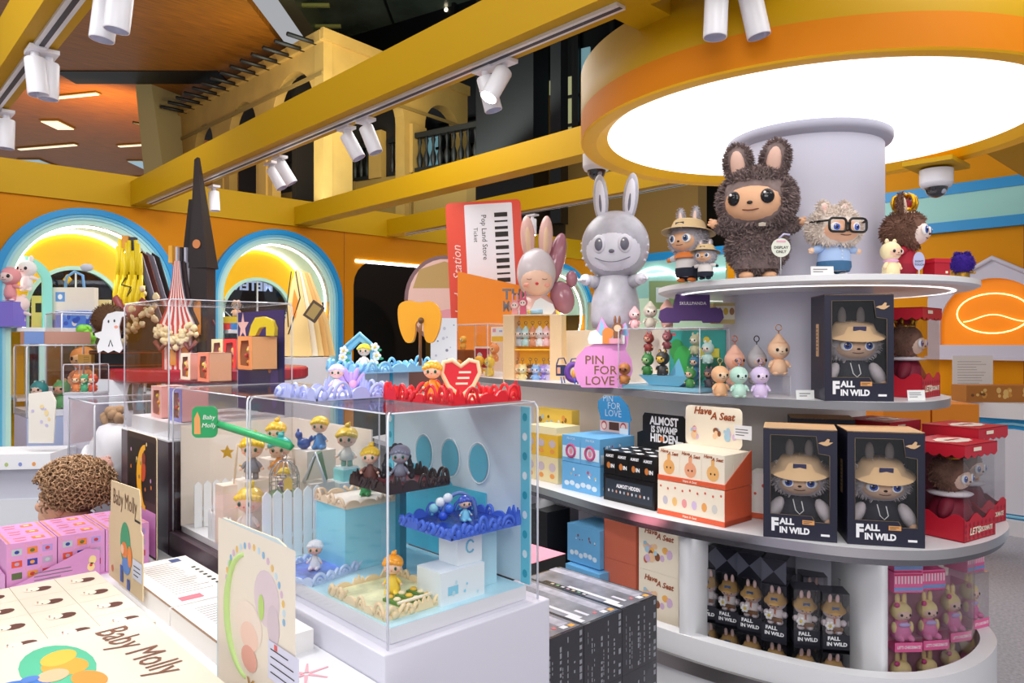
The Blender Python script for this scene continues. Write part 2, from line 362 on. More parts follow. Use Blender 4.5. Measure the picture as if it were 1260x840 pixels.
arc_b = thing('arcade_building', 'old golden stone arcade with round arches above the far golden beams', 'building')
t, L = facade(P(190, 150, 14.2), P(398, 37, 10), 5.7, 1.0, hl, .14)
for f in (.25, .48, .723): t.bx(f*L-.12, f*L+.12, -.03, 0, 3.0, 4.45, stone); t.bx(f*L-.2, f*L+.2, -.08, .1, 4.45, 4.58, stone)
t.bx(0, L, -.06, 0, 5.6, 5.75, stone); t.bx(0, L, -.03, 0, 5.15, 5.2, stone2)
t.build('arcade_wall', arc_b)
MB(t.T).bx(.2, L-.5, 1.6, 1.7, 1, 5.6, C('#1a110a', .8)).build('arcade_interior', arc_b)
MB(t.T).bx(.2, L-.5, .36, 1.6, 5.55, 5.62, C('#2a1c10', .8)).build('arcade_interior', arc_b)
for k in range(18): 
    b = MB(t.T); x = L*(k+.5)/18; b.tube([(x, -.45, 5.62), (x, .15, 5.62)], .03, C('#120c06'), 6); b.build('roof_pole', arc_b)
t, L2 = facade(P(398, 37, 10), P(500, 85, 11.4)+RD(.9, .9), 5.7, 1.0, lambda L: [archloop(L*.34, L*.17, 4.85, 3.0, 16), archloop(L*.80, L*.14, 4.9, 3.0, 16)], .2)
t.bx(-.05, L2, -.06, 0, 5.62, 5.77, stone); t.bx(.1, L2, -.02, 0, 5.05, 5.1, stone2); t.build('arcade_wall', arc_b)
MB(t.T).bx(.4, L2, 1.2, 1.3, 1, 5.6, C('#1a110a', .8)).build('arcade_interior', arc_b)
A = P(505, 155, 11.3); B = P(722, 155, 9.7); A.z = B.z = 0; dr = (B-A).normalized(); A0 = A-dr*3.2
t, L3 = facade(A0, B+dr*1.5, 4.1, 0, lambda L: [], .35, C('#9a7838', .7))
for x in (1.0, 1.9, 3.1, 4.3, 5.0): t.bx(x, x+.16, -.05, 0, 0, 4.1, C('#8a6c34', .7)); t.bx(x+.4, x+.9, -.02, 0, 2.4, 3.4, C('#3a2c14', .7))
t.build('balcony_front', arc_b)
WARMW = mat('lit_window', (.2, .2, .15), emit=hx('#c8c890'), es=.5); COOLW = mat('cool_lit_window', (.2, .25, .25), emit=hx('#7fb4c0'), es=.45)
T3 = t.T
for (x0, x1) in ((0.15, 1.0), (1.25, 2.35), (2.75, 3.0), (3.3, 4.6), (4.95, 5.45)):
    b = MB(T3); b.bx(x0, x1, -.02, .08, 4.62, 4.7, C('#14120e')); b.bx(x0, x1, -.02, .08, 4.1, 4.16, C('#14120e'))
    n = max(2, int((x1-x0)/.125))
    for k in range(n): b.lathe([(.02, 0), (.045, .1), (.05, .16), (.02, .26), (.018, .34), (.035, .42), (.02, .47)], C('#14120e'), (x0+(k+.5)*(x1-x0)/n, .03, 4.15), 8)
    b.build('balustrade', arc_b)
for x in (1.02, 2.37, 3.02, 4.62, 5.5): MB(T3).bx(x, x+.26, -.04, .3, 4.1, 4.85, stone).build('balcony_pier', arc_b)
b = MB(T3); b.bx(0, 8, 1.6, 1.7, 4.0, 8, C('#0b0d10', .3)); 
for x0, x1, z0, z1, m in ((2.9, 3.05, 4.4, 5.6, COOLW), (3.55, 3.7, 4.4, 5.6, COOLW), (3.9, 4.25, 4.4, 5.4, COOLW), (4.35, 5.2, 4.6, 5.7, WARMW), (5.35, 5.5, 4.4, 6.1, COOLW), (6.0, 6.35, 4.6, 5.9, COOLW), (2.2, 2.5, 4.4, 5.2, COOLW)):
    b.bx(x0, x1, 1.57, 1.6, z0, z1, m)
for x in (2.9, 3.5, 4.3, 4.75, 5.25, 5.3, 5.9): b.bx(x-.03, x+.03, 1.5, 1.57, 4, 8, C('#08090b'))
for z in (4.9, 5.35): b.bx(2.5, 6.5, 1.52, 1.57, z, z+.04, C('#08090b'))
b.build('curtain_wall', arc_b)
b = MB(T3); b.bx(4.85, 5.75, -.6, -.2, 3.0, 7.3, C('#0a0b0d', .3)); b.bx(6.0, 6.15, -.6, -.4, 3.0, 7.3, C('#0a0b0d', .3))
b.build('dark_glass_tower', label='tall dark glazed shaft with thin posts beside the balcony balustrade', cat='glass tower')
MB(T3).bx(1.5, 9, 3.0, 3.1, 0, 9, C('#1a1408', .6)).build('wall_hall_inner', kind='structure')
# room seen through the dark opening
MB().bx(3.2, 7.2, 9.0, 9.1, 0, 3.2, C('#2a2018', .8)).prism(archloop(0, .62, 1.5, 0), .02, C('#060505'), R=TR(5.5, 8.97, 0)).build('wall_far', kind='structure')
MB().bx(-2, 4.3, 8.6, 8.7, 0, 2.72, C('#1c1816', .8)).bx(.6, 2.2, 8.55, 8.6, 1.2, 1.9, C('#c8b070', .6)).build('wall_far_hall', kind='structure')
# ================================================================ THE ROUND DISPLAY COUNTER
RC, DC = 1.195, 2.958                         # centre of the round tower (right, depth)
def CR(a, r): return (RC+r*math.sin(a), DC-r*math.cos(a))     # a = 0 towards the camera
LTR = RZ(CAM)                                  # (right, depth) plan frame
ctr = thing('display_counter', 'white tiered round display counter with a central column and long curved shelves', 'counter')
LAV = mat('lavender_white', hx('#d4d2e2'), .5)
b = MB(LTR); b.cyl((RC, DC, 1.72), .28, .57, LAV, seg=64); b.build('column', ctr)
MB(LTR).lathe([(.28, 2.268), (.306, 2.280), (.311, 2.290), (.311, 2.310), (.306, 2.314), (.0001, 2.315)], C('#b2b0c0', .5), (RC, DC, 0), 64).build('column_cap', ctr)
# top tier
b = MB(LTR); b.lathe([(.0001, 1.688), (.50, 1.688), (.575, 1.692), (.592, 1.70), (.592, 1.718), (.585, 1.72), (.0001, 1.72)], WHITE, (RC, DC, 0), 96, smooth=False); b.build('top_shelf', ctr)
b = MB(LTR); b.lathe([(.50, 1.6865), (.515, 1.6865)], LEDS, (RC, DC, 0), 96, smooth=False); b.build('light_strip', ctr)
# column body between the tiers: flat wall
def slab(pts, z0, z1, m, edge=None):
    b = MB(LTR); n = len(pts); lo = [(x, y, z0) for x, y in pts]; hi = [(x, y, z1) for x, y in pts]
    b.add(hi, [tuple(range(n))], m); b.add(lo, [tuple(range(n))[::-1]], m)
    b.add(lo+hi, [(i, (i+1) % n, (i+1) % n+n, i+n) for i in range(n)], edge or m, True); return b
def smooth(pts, k=4):
    out = []; n = len(pts)
    for i in range(n-1):
        p0 = pts[max(0, i-1)]; p1 = pts[i]; p2 = pts[i+1]; p3 = pts[min(n-1, i+2)]
        for j in range(k):
            t = j/k; out.append(tuple(.5*(2*p1[q]+(-p0[q]+p2[q])*t+(2*p0[q]-5*p1[q]+4*p2[q]-p3[q])*t*t+(-p0[q]+3*p1[q]-3*p2[q]+p3[q])*t**3) for q in (0, 1)))
    return out+[pts[-1]]
S2 = smooth([(-.62, 4.75), (-.32, 4.30), (-.03, 3.78), (.278, 3.33), (.44, 3.08), (.57, 2.85), (.67, 2.70), (.83, 2.56), (1.0, 2.44), (1.16, 2.36), (1.30, 2.36), (1.42, 2.43), (1.53, 2.55), (1.60, 2.72), (1.62, 2.92), (1.58, 3.15), (1.45, 3.42)], 5)
S3 = smooth([(-.95, 4.9), (-.6, 4.35), (-.2, 3.72), (.125, 3.22), (.355, 2.86), (.54, 2.64), (.77, 2.44), (1.032, 2.28), (1.26, 2.24), (1.45, 2.30), (1.62, 2.42), (1.75, 2.58), (1.81, 2.80), (1.78, 3.05), (1.66, 3.35), (1.45, 3.6)], 5)
BK = [(1.1, 4.2), (.55, 5.3), (-.55, 5.6)]
SIDE = mat('shelf_edge_metal', hx('#9c9ca2'), .3, .6)
slab(S2+BK, 1.276, 1.304, WHITE, SIDE).build('middle_shelf', ctr)
slab(S3+BK, .83, .86, WHITE, CHROME).build('counter_top', ctr)
off = lambda pts, k: [(RC+(x-RC)*k, DC+(y-DC)*k) for x, y in pts]
def ins(pts, d):
    o = []
    for i, p in enumerate(pts):
        a = pts[max(0, i-1)]; c = pts[min(len(pts)-1, i+1)]; tx, ty = c[0]-a[0], c[1]-a[1]; l = math.hypot(tx, ty); o.append((p[0]-ty/l*d, p[1]+tx/l*d))
    return o
slab(ins(S3, .012)+BK, .808, .83, C('#8c8a90', .25, metal=.9)).build('counter_trim', ctr)
# wall behind tier 2 / tier 3 goods
warm = mat('counter_back_panel', hx('#efe6e0'), .5)
def ribbon(pts, z0, z1, m, th=.03):
    q = ins(pts, th); return slab(pts+q[::-1], z0, z1, m)
W3 = smooth([(-.3, 4.75), (.1, 4.1), (.45, 3.6), (.72, 3.16), (.95, 2.98), (1.25, 2.93), (1.5, 3.1)], 5)
ribbon(W3, .86, 1.276, warm).build('back_panel', ctr)
W2 = smooth([(.90, 3.12), (.93, 2.93), (1.02, 2.80), (1.195, 2.74), (1.36, 2.80), (1.45, 2.95), (1.45, 3.2)], 5)
ribbon(W2, 1.304, 1.688, LAV).build('back_panel', ctr)
# raised rear shelf of the middle tier, with its mint backing
W4 = [(-.2, 5.0), (.2, 4.2), (.5, 3.7), (.78, 3.25), (.97, 3.1)]
ribbon(W4, 1.304, 1.56, C('#f2ead8', .5), .28).build('rear_shelf', ctr)
ribbon(ins(W4, .28)[1:], 1.304, 1.73, C('#bfe0cc', .5), .03).build('rear_panel', ctr)
# base: plinth, kick rail, cubby floor
B1 = ins(S3, .035)
slab(ins(B1, -.02)+BK, .02, .24, WHITE).build('plinth', ctr)
lip = ins(B1, .03)
slab(B1+ins(B1, .05)[::-1], .10, .45, WHITE).build('front_lip', ctr)
def divider(i, ln, z0=.25, z1=.808):
    p = Vector((*S3[i], 0)); c = Vector((RC+.1, DC+.05, 0)) if i > 30 else p+Vector((.45, .55, 0)); d = (c-p).normalized(); n_ = Vector((-d.y, d.x, 0))*.012
    a = p+d*.05; e = p+d*ln; return slab([tuple((a-n_)[:2]), tuple((a+n_)[:2]), tuple((e+n_)[:2]), tuple((e-n_)[:2])][::-1], z0, z1, WHITE)
slab(ins(B1, .38)+BK, .24, .83, LAV).build('inner_core', ctr)
# dividers placed by where they stand
def divat(px, y0, ln, ang, z0=.25, z1=.808, w_=.014, name='divider'):
    x = (px-630)/F*y0; d = Vector((math.sin(ang), math.cos(ang))); n_ = Vector((d.y, -d.x))*w_
    a = Vector((x, y0)); e = a+d*ln
    slab([tuple(a+n_), tuple(e+n_), tuple(e-n_), tuple(a-n_)], z0, z1, WHITE).build(name, ctr)
divat(843, 2.62, .42, .62, w_=.022); divat(1088, 2.35, .5, -.05, w_=.012); divat(662, 3.3, .3, .7, w_=.012)
# outer rounded skirt round the tower and the steel kick rail
sk = [p for p in ins(S3, -.012) if True]
slab(sk[28:]+BK, .0, .10, WHITE).build('skirt', ctr)
slab(ins(S3, .10)+BK, 0, .02, C('#4a484c')).build('toe_kick', ctr)
slab(ins(S3, .020)[5:34]+ins(S3, .045)[5:34][::-1], .325, .372, mat('dull_steel', (.42, .40, .40), .35, 1)).build('kick_rail', ctr)
slab(ins(S3, .060)[4:-6]+ins(S3, .072)[4:-6][::-1], .8055, .8078, mat('under_shelf_fill_glow', (1, 1, 1), emit=(1, .98, .95), es=5)).build('light_strip', ctr)  # hidden glowing strip, added to brighten the goods under the counter
slab(ins(S2, .045)[4:-6]+ins(S2, .057)[4:-6][::-1], 1.2735, 1.2758, MATS['under_shelf_fill_glow']).build('light_strip', ctr)  # same added glow under the middle shelf, for the boxes below
# ================================================================ RING LIGHT
rl = thing('ring_light', 'huge golden drum ceiling light with a glowing white disc above the round counter', 'ceiling light')
dpt = mat('golden_drum_paint', hx('#d47c00'), .6, spec=.2); lpt = mat('golden_lip_paint', hx('#ffbe00'), .5)
b = MB(LTR); [b.lathe(q, m_, (RC, DC, 0), 128) for q, m_ in (([(.80, 2.352), (.848, 2.322)], lpt), ([(.848, 2.322), (.872, 2.318), (.906, 2.318)], lpt), ([(.906, 2.318), (.912, 2.324)], lpt), ([(.912, 2.324), (.912, 2.425)], dpt), ([(.912, 2.425), (.912, 2.60), (.80, 2.60)], YBEAM))]; b.build('drum', rl)
b = MB(LTR); b.lathe([(.0001, 2.35), (.802, 2.35)], mat('glowing_diffuser', (1, 1, 1), emit=(1, 1, 1), es=1.5), (RC, DC, 0), 96, smooth=False); b.build('diffuser', rl)
MB(LTR).lathe([(.0001, 2.56), (.905, 2.56)], YBEAM, (RC, DC, 0), 64, smooth=False).build('drum_lid', rl)
# ================================================================ TRACK SPOTLIGHTS, CAMERAS
LW = mat('spotlight_white', (.80, .79, .84), .35); LENS = mat('lit_lens', (1, 1, 1), emit=(1, .98, .92), es=14); DLENS = C('#b8b8d0', .2)
def lamp_proto(lit):
    r = thing('track_spotlight', 'x', 'spotlight')
    b = MB(); b.box((0, 0, -.006), (.05, .10, .014), LW); b.cyl((0, 0, -.035), .014, .03, LW, seg=12); b.build('adapter', r)
    b = MB(); b.lathe([(.0001, 0), (.032, 0), (.034, -.004), (.034, -.128), (.0335, -.13), (.031, -.13)], LW, seg=24); h = b.build('lamp_head', r)
    b = MB(); b.lathe([(.031, -.13), (.026, -.115), (.0001, -.115)], LENS if lit else DLENS, seg=24); b.build('lens', h)
    h.location = (0, 0, -.035); return r
LP = {}
def track_lamp(px, py, z, tilt, az, label, power=0, tgt=None, sc_=1, lit=False, grp='track spotlights on the golden beams', loc=None):
    """px,py = where its adapter meets the rail at height z"""
    p = loc or PZ(px, py, z)
    if lit not in LP: LP[lit] = o = lamp_proto(lit); 
    else: o = copy_tree(LP[lit])
    o.location = p; o['label'] = label; o['group'] = grp; o.scale = (sc_,)*3; o.rotation_euler = (0, 0, 0)
    h = [c for c in kids(o) if c.name.startswith('lamp_head')][0]
    h.rotation_euler = (Matrix.Rotation(CAM+az, 3, 'Z') @ Matrix.Rotation(tilt, 3, 'Y')).to_euler()
    if power: spot(p+Vector((0, 0, -.2)), tgt, power, 75, .04)
    return o
ZT = 2.54
track_lamp(43, 60, ZT, -.10, 0, 'white spotlight on the beam at upper left, outer one of a hanging pair', 26, (.9, 3.2, 1.1))
track_lamp(60, 66, ZT, .02, 0, 'white spotlight on the beam at upper left, inner one of a hanging pair', 26, (1.0, 2.2, .9))
track_lamp(8, 138, ZT, .03, 0, 'white spotlight cut by the photo edge at the far end of the upper left beam', 20, (1.3, 4.8, 1.2))
for k, (px, py, az) in enumerate(((132, 2, .1), (150, -12, .0))):
    track_lamp(px, py-22, ZT, .12, az, ('white spotlight at the top edge of the photo above the wooden ceiling, lower of two', 'white spotlight at the top edge of the photo above the wooden ceiling, higher of two')[k], 16, (1.1, 1.6, .9))
track_lamp(263, 229, ZT, -.06, 0, 'white spotlight lowest and farthest on the long golden beam, beside the black spires', 30, (1.6, 5.2, 1.0))
track_lamp(334, 200, ZT, -.50, .0, 'white spotlight in the second farthest pair on the long beam, lower left one', 30, (2.2, 5.9, 1.5))
track_lamp(344, 193, ZT, -.55, .3, 'white spotlight in the second farthest pair on the long beam, upper right one', 30, (1.2, 4.4, 1.2))
track_lamp(426, 157, ZT, -.5, 0, 'white spotlight in the middle pair on the long beam, fatter lower one', 34, (1.3, 3.0, .9))
track_lamp(450, 147, ZT, -.38, 0, 'white spotlight in the middle pair on the long beam, slimmer upper one', 34, (1.1, 2.2, .9))
track_lamp(597, 84, ZT, -.25, 0, 'white spotlight in the nearest pair on the long beam, dark-lensed one', 34, (1.3, 1.6, .9))
track_lamp(620, 76, ZT, .55, .6, 'white spotlight in the nearest pair on the long beam, with its lens lit', 40, (2.4, 2.2, 1.0), lit=True)
o = track_lamp(480, 92, ZT, -2.7, 0, 'white spotlight pointing up from the top of the long golden beam', loc=PX(478, 97, 1.78))
track_lamp(589, 281, ZT, .0, 0, 'small lit spotlight over the ticket board, first of the pair on the far beam', 20, (3.9, 4.8, 1.3), lit=True, loc=PX(589, 281, 4.16))
track_lamp(604, 280, ZT, .0, 0, 'small lit spotlight over the ticket board, second of the pair on the far beam', 0, lit=True, loc=PX(604, 279, 4.16))
track_lamp(655, 266, ZT, .0, 0, 'small lit spotlight glowing right above the balloon rabbit figure', 24, (3.4, 4.0, 1.4), lit=True, loc=PX(655, 264, 4.16))
for k, (px, tl) in enumerate(((882, .04), (922, -.22))):
    track_lamp(px, -60, ZT, tl, 0, ('white spotlight at the top edge above the glowing disc, upright one', 'white spotlight at the top edge above the glowing disc, tilted one')[k], 0, None, loc=PD(px, 2.12, 2.545))
def dome_cam(px, py, d, label, s=1):
    r = thing('security_camera', label, 'camera', P(px, py, d), CAM)
    b = MB(); b.cyl((0, 0, -.06*s), .068*s, .06*s, LW, seg=32); b.lathe([(.068*s, -.06*s), (.060*s, -.078*s), (.046*s, -.08*s)], LW, seg=32); b.build('housing', r)
    b = MB(); b.lathe([(.046*s*math.cos(t), -.08*s-.046*s*math.sin(t)) for t in [i*PI/16 for i in range(9)]], mat('smoked_dome', (.02, .02, .025), .05, coat=1), seg=32); dm = b.build('dome', r)
    b = MB(); b.ell((.012*s, -.036*s, -.102*s), .012*s, C('#9aa0b0', .1)); b.build('lens', dm)
    return r
dome_cam(734, 190, 3.6, 'white dome security camera under the golden beam beside the drum light', 1.0)
dome_cam(1152, 209, 3.3, 'white dome security camera above the teal band to the right of the column', 1.0)
MB().box((0, 0, .02), (.26, .2, .02), YBEAM).build('mounting_plate', loc=P(1152, 209, 3.3), rz=0, label='golden ceiling plate that carries the dome camera above the teal band', cat='mounting plate')
# ================================================================ TOYS: builders
EYEB = C('#15131a', .12); EYEW = C('#f6f4f2', .2); NOSE = C('#2a1a18', .3); LIP = C('#7a4a38', .5)
def face(b, c, r, m, eye=.2, eyecol=None, q=1, lid=None, sep=.42, smile=True, seg=12):
    """a plain friendly face on the -Y side of an ellipsoid of radii r at c"""
    x, y, z = c
    b.ell((x, y-r[1]*.30, z-r[2]*.10), (r[0]*.80, r[1]*.78, r[2]*.68), m, 20 if q else 12, 12 if q else 8)
    for s in (-1, 1):
        ex = x+s*r[0]*sep; ey = y-r[1]*(1.02-.18*(sep*1.3)**2); ez = z-r[2]*.05
        if eyecol:
            b.ell((ex, ey, ez), (r[0]*eye*1.15, r[1]*.09, r[2]*eye*1.3), EYEW, seg, 8, R=RZ(s*.35))
            b.ell((ex-s*.02*r[0], ey-r[1]*.045, ez), (r[0]*eye*.82, r[1]*.075, r[2]*eye*.98), eyecol, seg, 8, R=RZ(s*.35))
            b.ell((ex-s*.02*r[0], ey-r[1]*.075, ez), (r[0]*eye*.45, r[1]*.06, r[2]*eye*.6), EYEB, seg, 6, R=RZ(s*.35))
        else: b.ell((ex, ey, ez), (r[0]*eye*.8, r[1]*.08, r[2]*eye), EYEB, seg, 8, R=RZ(s*.35))
        if q: b.ell((ex-.05*r[0], ey-r[1]*.125, ez+r[2]*eye*.4), r[0]*eye*.16, EYEW, 8, 6)
    b.ell((x, y-r[1]*1.08, z-r[2]*.22), (r[0]*.075, r[1]*.06, r[2]*.055), NOSE, 10, 6)
    if smile:
        b.tube([(x+r[0]*.30*t, y-r[1]*(1.045-.12*t*t-.04), z-r[2]*(.44-.09*t*t)) for t in (-1, -.6, -.2, .2, .6, 1)], r[0]*.018, LIP, 5)
def ear(b, x, z, w, h, m, mi, tilt=0, y=0, th=.5, q=1):
    R = TR(x, y, z) @ RY(tilt)
    b.ell((0, 0, h*.5), (w, w*th, h*.55), m, 14, 10, R=None) if False else None
    T0 = b.T; b.T = T0 @ R
    b.ell((0, 0, h*.48), (w, w*th, h*.56), m, 14, 10)
    if mi: b.ell((0, -w*th*.55, h*.46), (w*.52, w*th*.6, h*.42), mi, 12, 8)
    b.T = T0
def plush(name, label, cat, loc, rz, s, fur, facem=None, inner=None, feet=None, furn=0, furlen=.03, ears=(.26, .09), eartilt=.12, head=(.27, .24, .25), eyecol=None, eye=.2, shirt=None, pants=None, group=None, turn=0, arms=None, armup=.5, bodyw=.17, hat=None, smile=True, hands=None):
    r = thing(name, label, cat, loc, rz, group)
    facem = facem or C('#f0c8a4', .5); inner = inner; feet = feet or facem; hands = hands or feet
    hz = .68
    b = MB(); b.lathe([(1e-4, .08*s), (bodyw*.8*s, .09*s), (bodyw*s, .18*s), (bodyw*.97*s, .30*s), (bodyw*.72*s, .42*s), (bodyw*.5*s, .5*s), (1e-4, .52*s)], fur, seg=20)
    b.v = [(x, y*.85, z) for x, y, z in b.v]
    if furn and not shirt: b.fur((0, 0, .27*s), (bodyw*1.0*s, bodyw*.85*s, .21*s), furn//2, furlen, fur, seed=3)
    b.build('body', r)
    hd = bpy.data.objects.new('head', None)
    b = MB(); hr = tuple(k*s for k in head); b.ell((0, 0, 0), hr, fur, 28, 18)
    if furn: b.fur((0, 0, 0), hr, furn, furlen, fur, skip=(lambda p: p.y < -.55 and abs(p.x) < .72 and -.75 < p.z < .5), seed=5)
    h = b.build('head', r, loc=(0, 0, hz*s), rz=turn)
    b = MB(); face(b, (0, 0, 0), tuple(k*1.03 for k in hr), facem, eye, eyecol, smile=smile); b.build('face', h)
    if ears:
        for sd in (-1, 1):
            b = MB(); b.T = TR(sd*hr[0]*.42, 0, hr[2]*.72) @ RY(sd*eartilt)
            eh = ears[0]*s; ew = ears[1]*s
            b.ell((0, 0, eh*.48), (ew, ew*.55, eh*.56), fur, 16, 12)
            if furn: b.fur((0, 0, eh*.48), (ew, ew*.55, eh*.56), furn//5, furlen*.8, fur, skip=lambda p: p.y < -.5 and abs(p.x) < .6, seed=7)
            if inner: b.ell((0, -ew*.42, eh*.40), (ew*.55, ew*.32, eh*.44), inner, 12, 8)
            b.build('ear', h)
    for sd in (-1, 1):
        am = shirt or arms or fur
        b = MB(); b.T = TR(sd*bodyw*.75*s, -.02*s, .42*s) @ RY(-sd*(PI-armup*1.6)) 
        b.T = TR(sd*bodyw*.72*s, -.02*s, .42*s) @ RY(sd*(PI/2+.75-armup))
        b.lathe([(1e-4, -.02*s), (.06*s, 0), (.055*s, .1*s), (.045*s, .17*s), (1e-4, .19*s)], am, seg=14)
        if furn and not shirt: b.fur((0, 0, .09*s), (.055*s, .055*s, .1*s), furn//8, furlen*.7, fur, seed=9)
        a = b.build('arm', r)
        b2 = MB(b.T.copy()); b2.ell((0, 0, .195*s), .042*s, hands, 12, 8)
        for f in (-1, 0, 1): b2.ell((f*.022*s, -.01*s, .225*s), (.013*s, .013*s, .028*s), hands, 8, 6)
        b2.build('hand', a)
        b = MB(); b.lathe([(1e-4, .02*s), (.07*s, .02*s), (.075*s, .12*s), (1e-4, .16*s)], pants or fur, (sd*.085*s, 0, 0), 14)
        if furn and not pants: b.fur((sd*.085*s, 0, .09*s), (.075*s, .075*s, .07*s), furn//10, furlen*.7, fur, seed=12)
        g = b.build('leg', r); b = MB(); b.ell((sd*.095*s, -.05*s, .035*s), (.062*s, .10*s, .036*s), feet, 12, 8); b.build('foot', g)
    if shirt:
        b = MB(); b.lathe([(bodyw*1.08*s, .20*s), (bodyw*1.06*s, .32*s), (bodyw*.85*s, .42*s), (bodyw*.55*s, .48*s)], shirt, seg=24); b.v = [(x, y*.9, z) for x, y, z in b.v]
        b.lathe([(bodyw*.6*s, .455*s), (bodyw*.85*s, .44*s), (bodyw*.82*s, .425*s)], shirt, seg=20); b.build('shirt', r)
    if pants:
        b = MB(); b.lathe([(bodyw*1.0*s, .08*s), (bodyw*1.12*s, .14*s), (bodyw*1.1*s, .22*s)], pants, seg=24); b.v = [(x, y*.9, z) for x, y, z in b.v]; b.build('trousers', r)
    if hat:
        b = MB(); b.T = TR(0, 0, hr[2]*.45) @ RX(-.12)
        b.lathe([(hr[0]*1.42, -hr[2]*.10), (hr[0]*1.4, -hr[2]*.06), (hr[0]*.95, hr[2]*.12), (hr[0]*.80, hr[2]*.58), (hr[0]*.72, hr[2]*.66), (1e-4, hr[2]*.70)], hat, seg=32)
        b.box((0, -hr[1]*1.0, hr[2]*.28), (hr[0]*.5, .006*s, hr[2]*.2), C('#26324a'))
        b.build('hat', h)
    return r
_tp = {}
def mini(name, label, cat, loc, rz, s, col, facec='#f2cfae', ears=.22, group=None, extra=None, ring=None, tail='round', parts=True, scarf=None, earw=.06):
    """small vinyl or plush figure: head over a pear body"""
    key = (col, facec, ears, ring, tail, scarf, earw)
    if key in _tp: return copy_tree(_tp[key][0], None, loc, rz, label, s) if tag(_tp[key][0]) else None
    r = thing(name, label, cat, loc, rz, group, s); m = C(col, .5); fm = C(facec, .4)
    b = MB(); b.lathe([(1e-4, 0), (.15, .01), (.21, .08), (.20, .22), (.13, .36), (1e-4, .42)], m, seg=14)
    for sd in (-1, 1):
        b.ell((sd*.10, -.09, .04), (.075, .10, .05), m, 10, 6); b.ell((sd*.20, -.05, .27), (.055, .055, .10), m, 10, 6, R=RY(-sd*.6))
        b.ell((sd*.25, -.07, .20), .035, fm, 8, 6)
    if scarf: b.lathe([(.14, .34), (.19, .38), (.14, .43)], C(scarf, .6), seg=14)
    b.build('body', r)
    b = MB(); b.ell((0, 0, .62), (.26, .23, .25), m, 18, 12)
    if ears:
        for sd in (-1, 1):
            T0 = b.T; b.T = T0 @ TR(sd*.11, 0, .80) @ RY(sd*.12); b.ell((0, 0, ears*.45), (earw, .04, ears*.55), m, 10, 8); b.ell((0, -.02, ears*.42), (earw*.5, .03, ears*.38), fm, 8, 6); b.T = T0
    if tail == 'point': b.lathe([(.2, .78), (.09, .92), (.05, .98), (1e-4, 1.0)], m, seg=12)
    face(b, (0, 0, .62), (.262, .235, .25), fm, .17, q=0, seg=8); b.build('head', r)
    if ring:
        top = .86+max(ears, .12 if tail == 'point' else 0)
        b = MB(); b.tube([(.075*math.sin(t), 0, top+.16+.075*math.cos(t)) for t in [2*PI*i/14 for i in range(14)]], .012, C(ring, .25, metal=.8), 6, closed=True)
        b.tube([(0, 0, top-.12), (0, 0, top+.09)], .014, C(ring, .25, metal=.8), 6); b.build('key_ring', r)
    _tp[key] = (r,)
    return r
def card(name, label, loc, rz, w, h, m, cat='price card', lean=.12, prints=None, group=None, th=.0015):
    b = MB(RX(-lean)); b.bx(-w/2, w/2, 0, th, 0, h, m)
    if prints: prints(b)
    return b.build(name, None, label, cat, group, loc=loc, rz=rz)
def lines(b, x0, x1, z0, z1, n, m, y=-.0006, hh=.35, seed=1, R=None):
    rn = random.Random(seed); st = (z1-z0)/n
    for i in range(n):
        e = x0+(x1-x0)*rn.uniform(.6, 1); b.flat(((x0+e)/2, z0+(i+.5)*st), e-x0, st*hh, m, y, R=R)
INK = C('#2a2624', .7); GREYINK = C('#77757c', .7)
# ================================================================ ON THE TOP TIER  (z = 1.72)
Z1 = 1.72
brown = C('#8a7876', .9, noise_=.25, nscale=30)
peach = C('#eeb890', .5)
r = plush('plush_toy', 'large shaggy brown long-eared plush in front of the white column', 'plush toy', PD(931, 2.62, Z1), CAM-.15, .415, brown, peach, C('#e8bfae', .6), furn=8000, furlen=.018, ears=(.30, .115), eartilt=.14, head=(.315, .28, .27), bodyw=.24, turn=-.35, armup=1.1, eye=.22, smile=True, group='plushes on the top tier')
b = MB(); b.flat((0, 0), .024, .014, C('#e6dccc'), 0, [(-.5, -.3), (.5, -.3), (.5, .3), (0, .5), (-.5, .3)]); b.prism([(-.012, -.005), (.012, -.005), (.012, .005), (0, .008), (-.012, .005)], .003, C('#e6dccc')); b.build('chest_tag', r, loc=(0, -.108, .182))
b = MB(CAM and Matrix()); b.T = Matrix(); b.prism(arc(0, 0, .031, 0, 2*PI, 28)[:-1], .003, C('#e4e6d8', .4)); b.text('DISPLAY', (0, .0), .0125, INK, bold=.02); b.text('ONLY', (0, -.014), .0125, INK, bold=.02)
b.flat((0, .02), .03, .006, C('#e8a8c0')); b.tube([(0, .002, -.03), (0, .002, -.09)], .0015, C('#cfcfcf')); b.tube([(-.006, .002, .03), (.01, .002, .045), (.03, .002, .042)], .003, C('#c9c4e8'), 6)
b.build('display_sign', loc=PD(961, 2.40, Z1+.088), rz=CAM, label='round DISPLAY ONLY sign on a thin stick before the shaggy brown plush', cat='sign')
cream = C('#e6d9cf', .9, noise_=.15, nscale=40); denim = C('#3d6a94', .8); sky = C('#a9c4ee', .7)
r = plush('plush_toy', 'cream plush in black glasses, light blue shirt and denim shorts', 'plush toy', PD(1026, 2.52, Z1), CAM+.12, .245, cream, C('#f2b996', .5), C('#f2c6c0', .6), furn=2600, furlen=.016, ears=(.17, .08), eartilt=.05, head=(.36, .30, .28), bodyw=.21, eyecol=C('#4a6ad8', .2), eye=.17, shirt=sky, pants=denim, feet=C('#f4f2f4', .6), hands=C('#f4cdb0', .5), group='plushes on the top tier')
h = [k for k in kids(r) if k.name.startswith('head')][0]
b = MB()
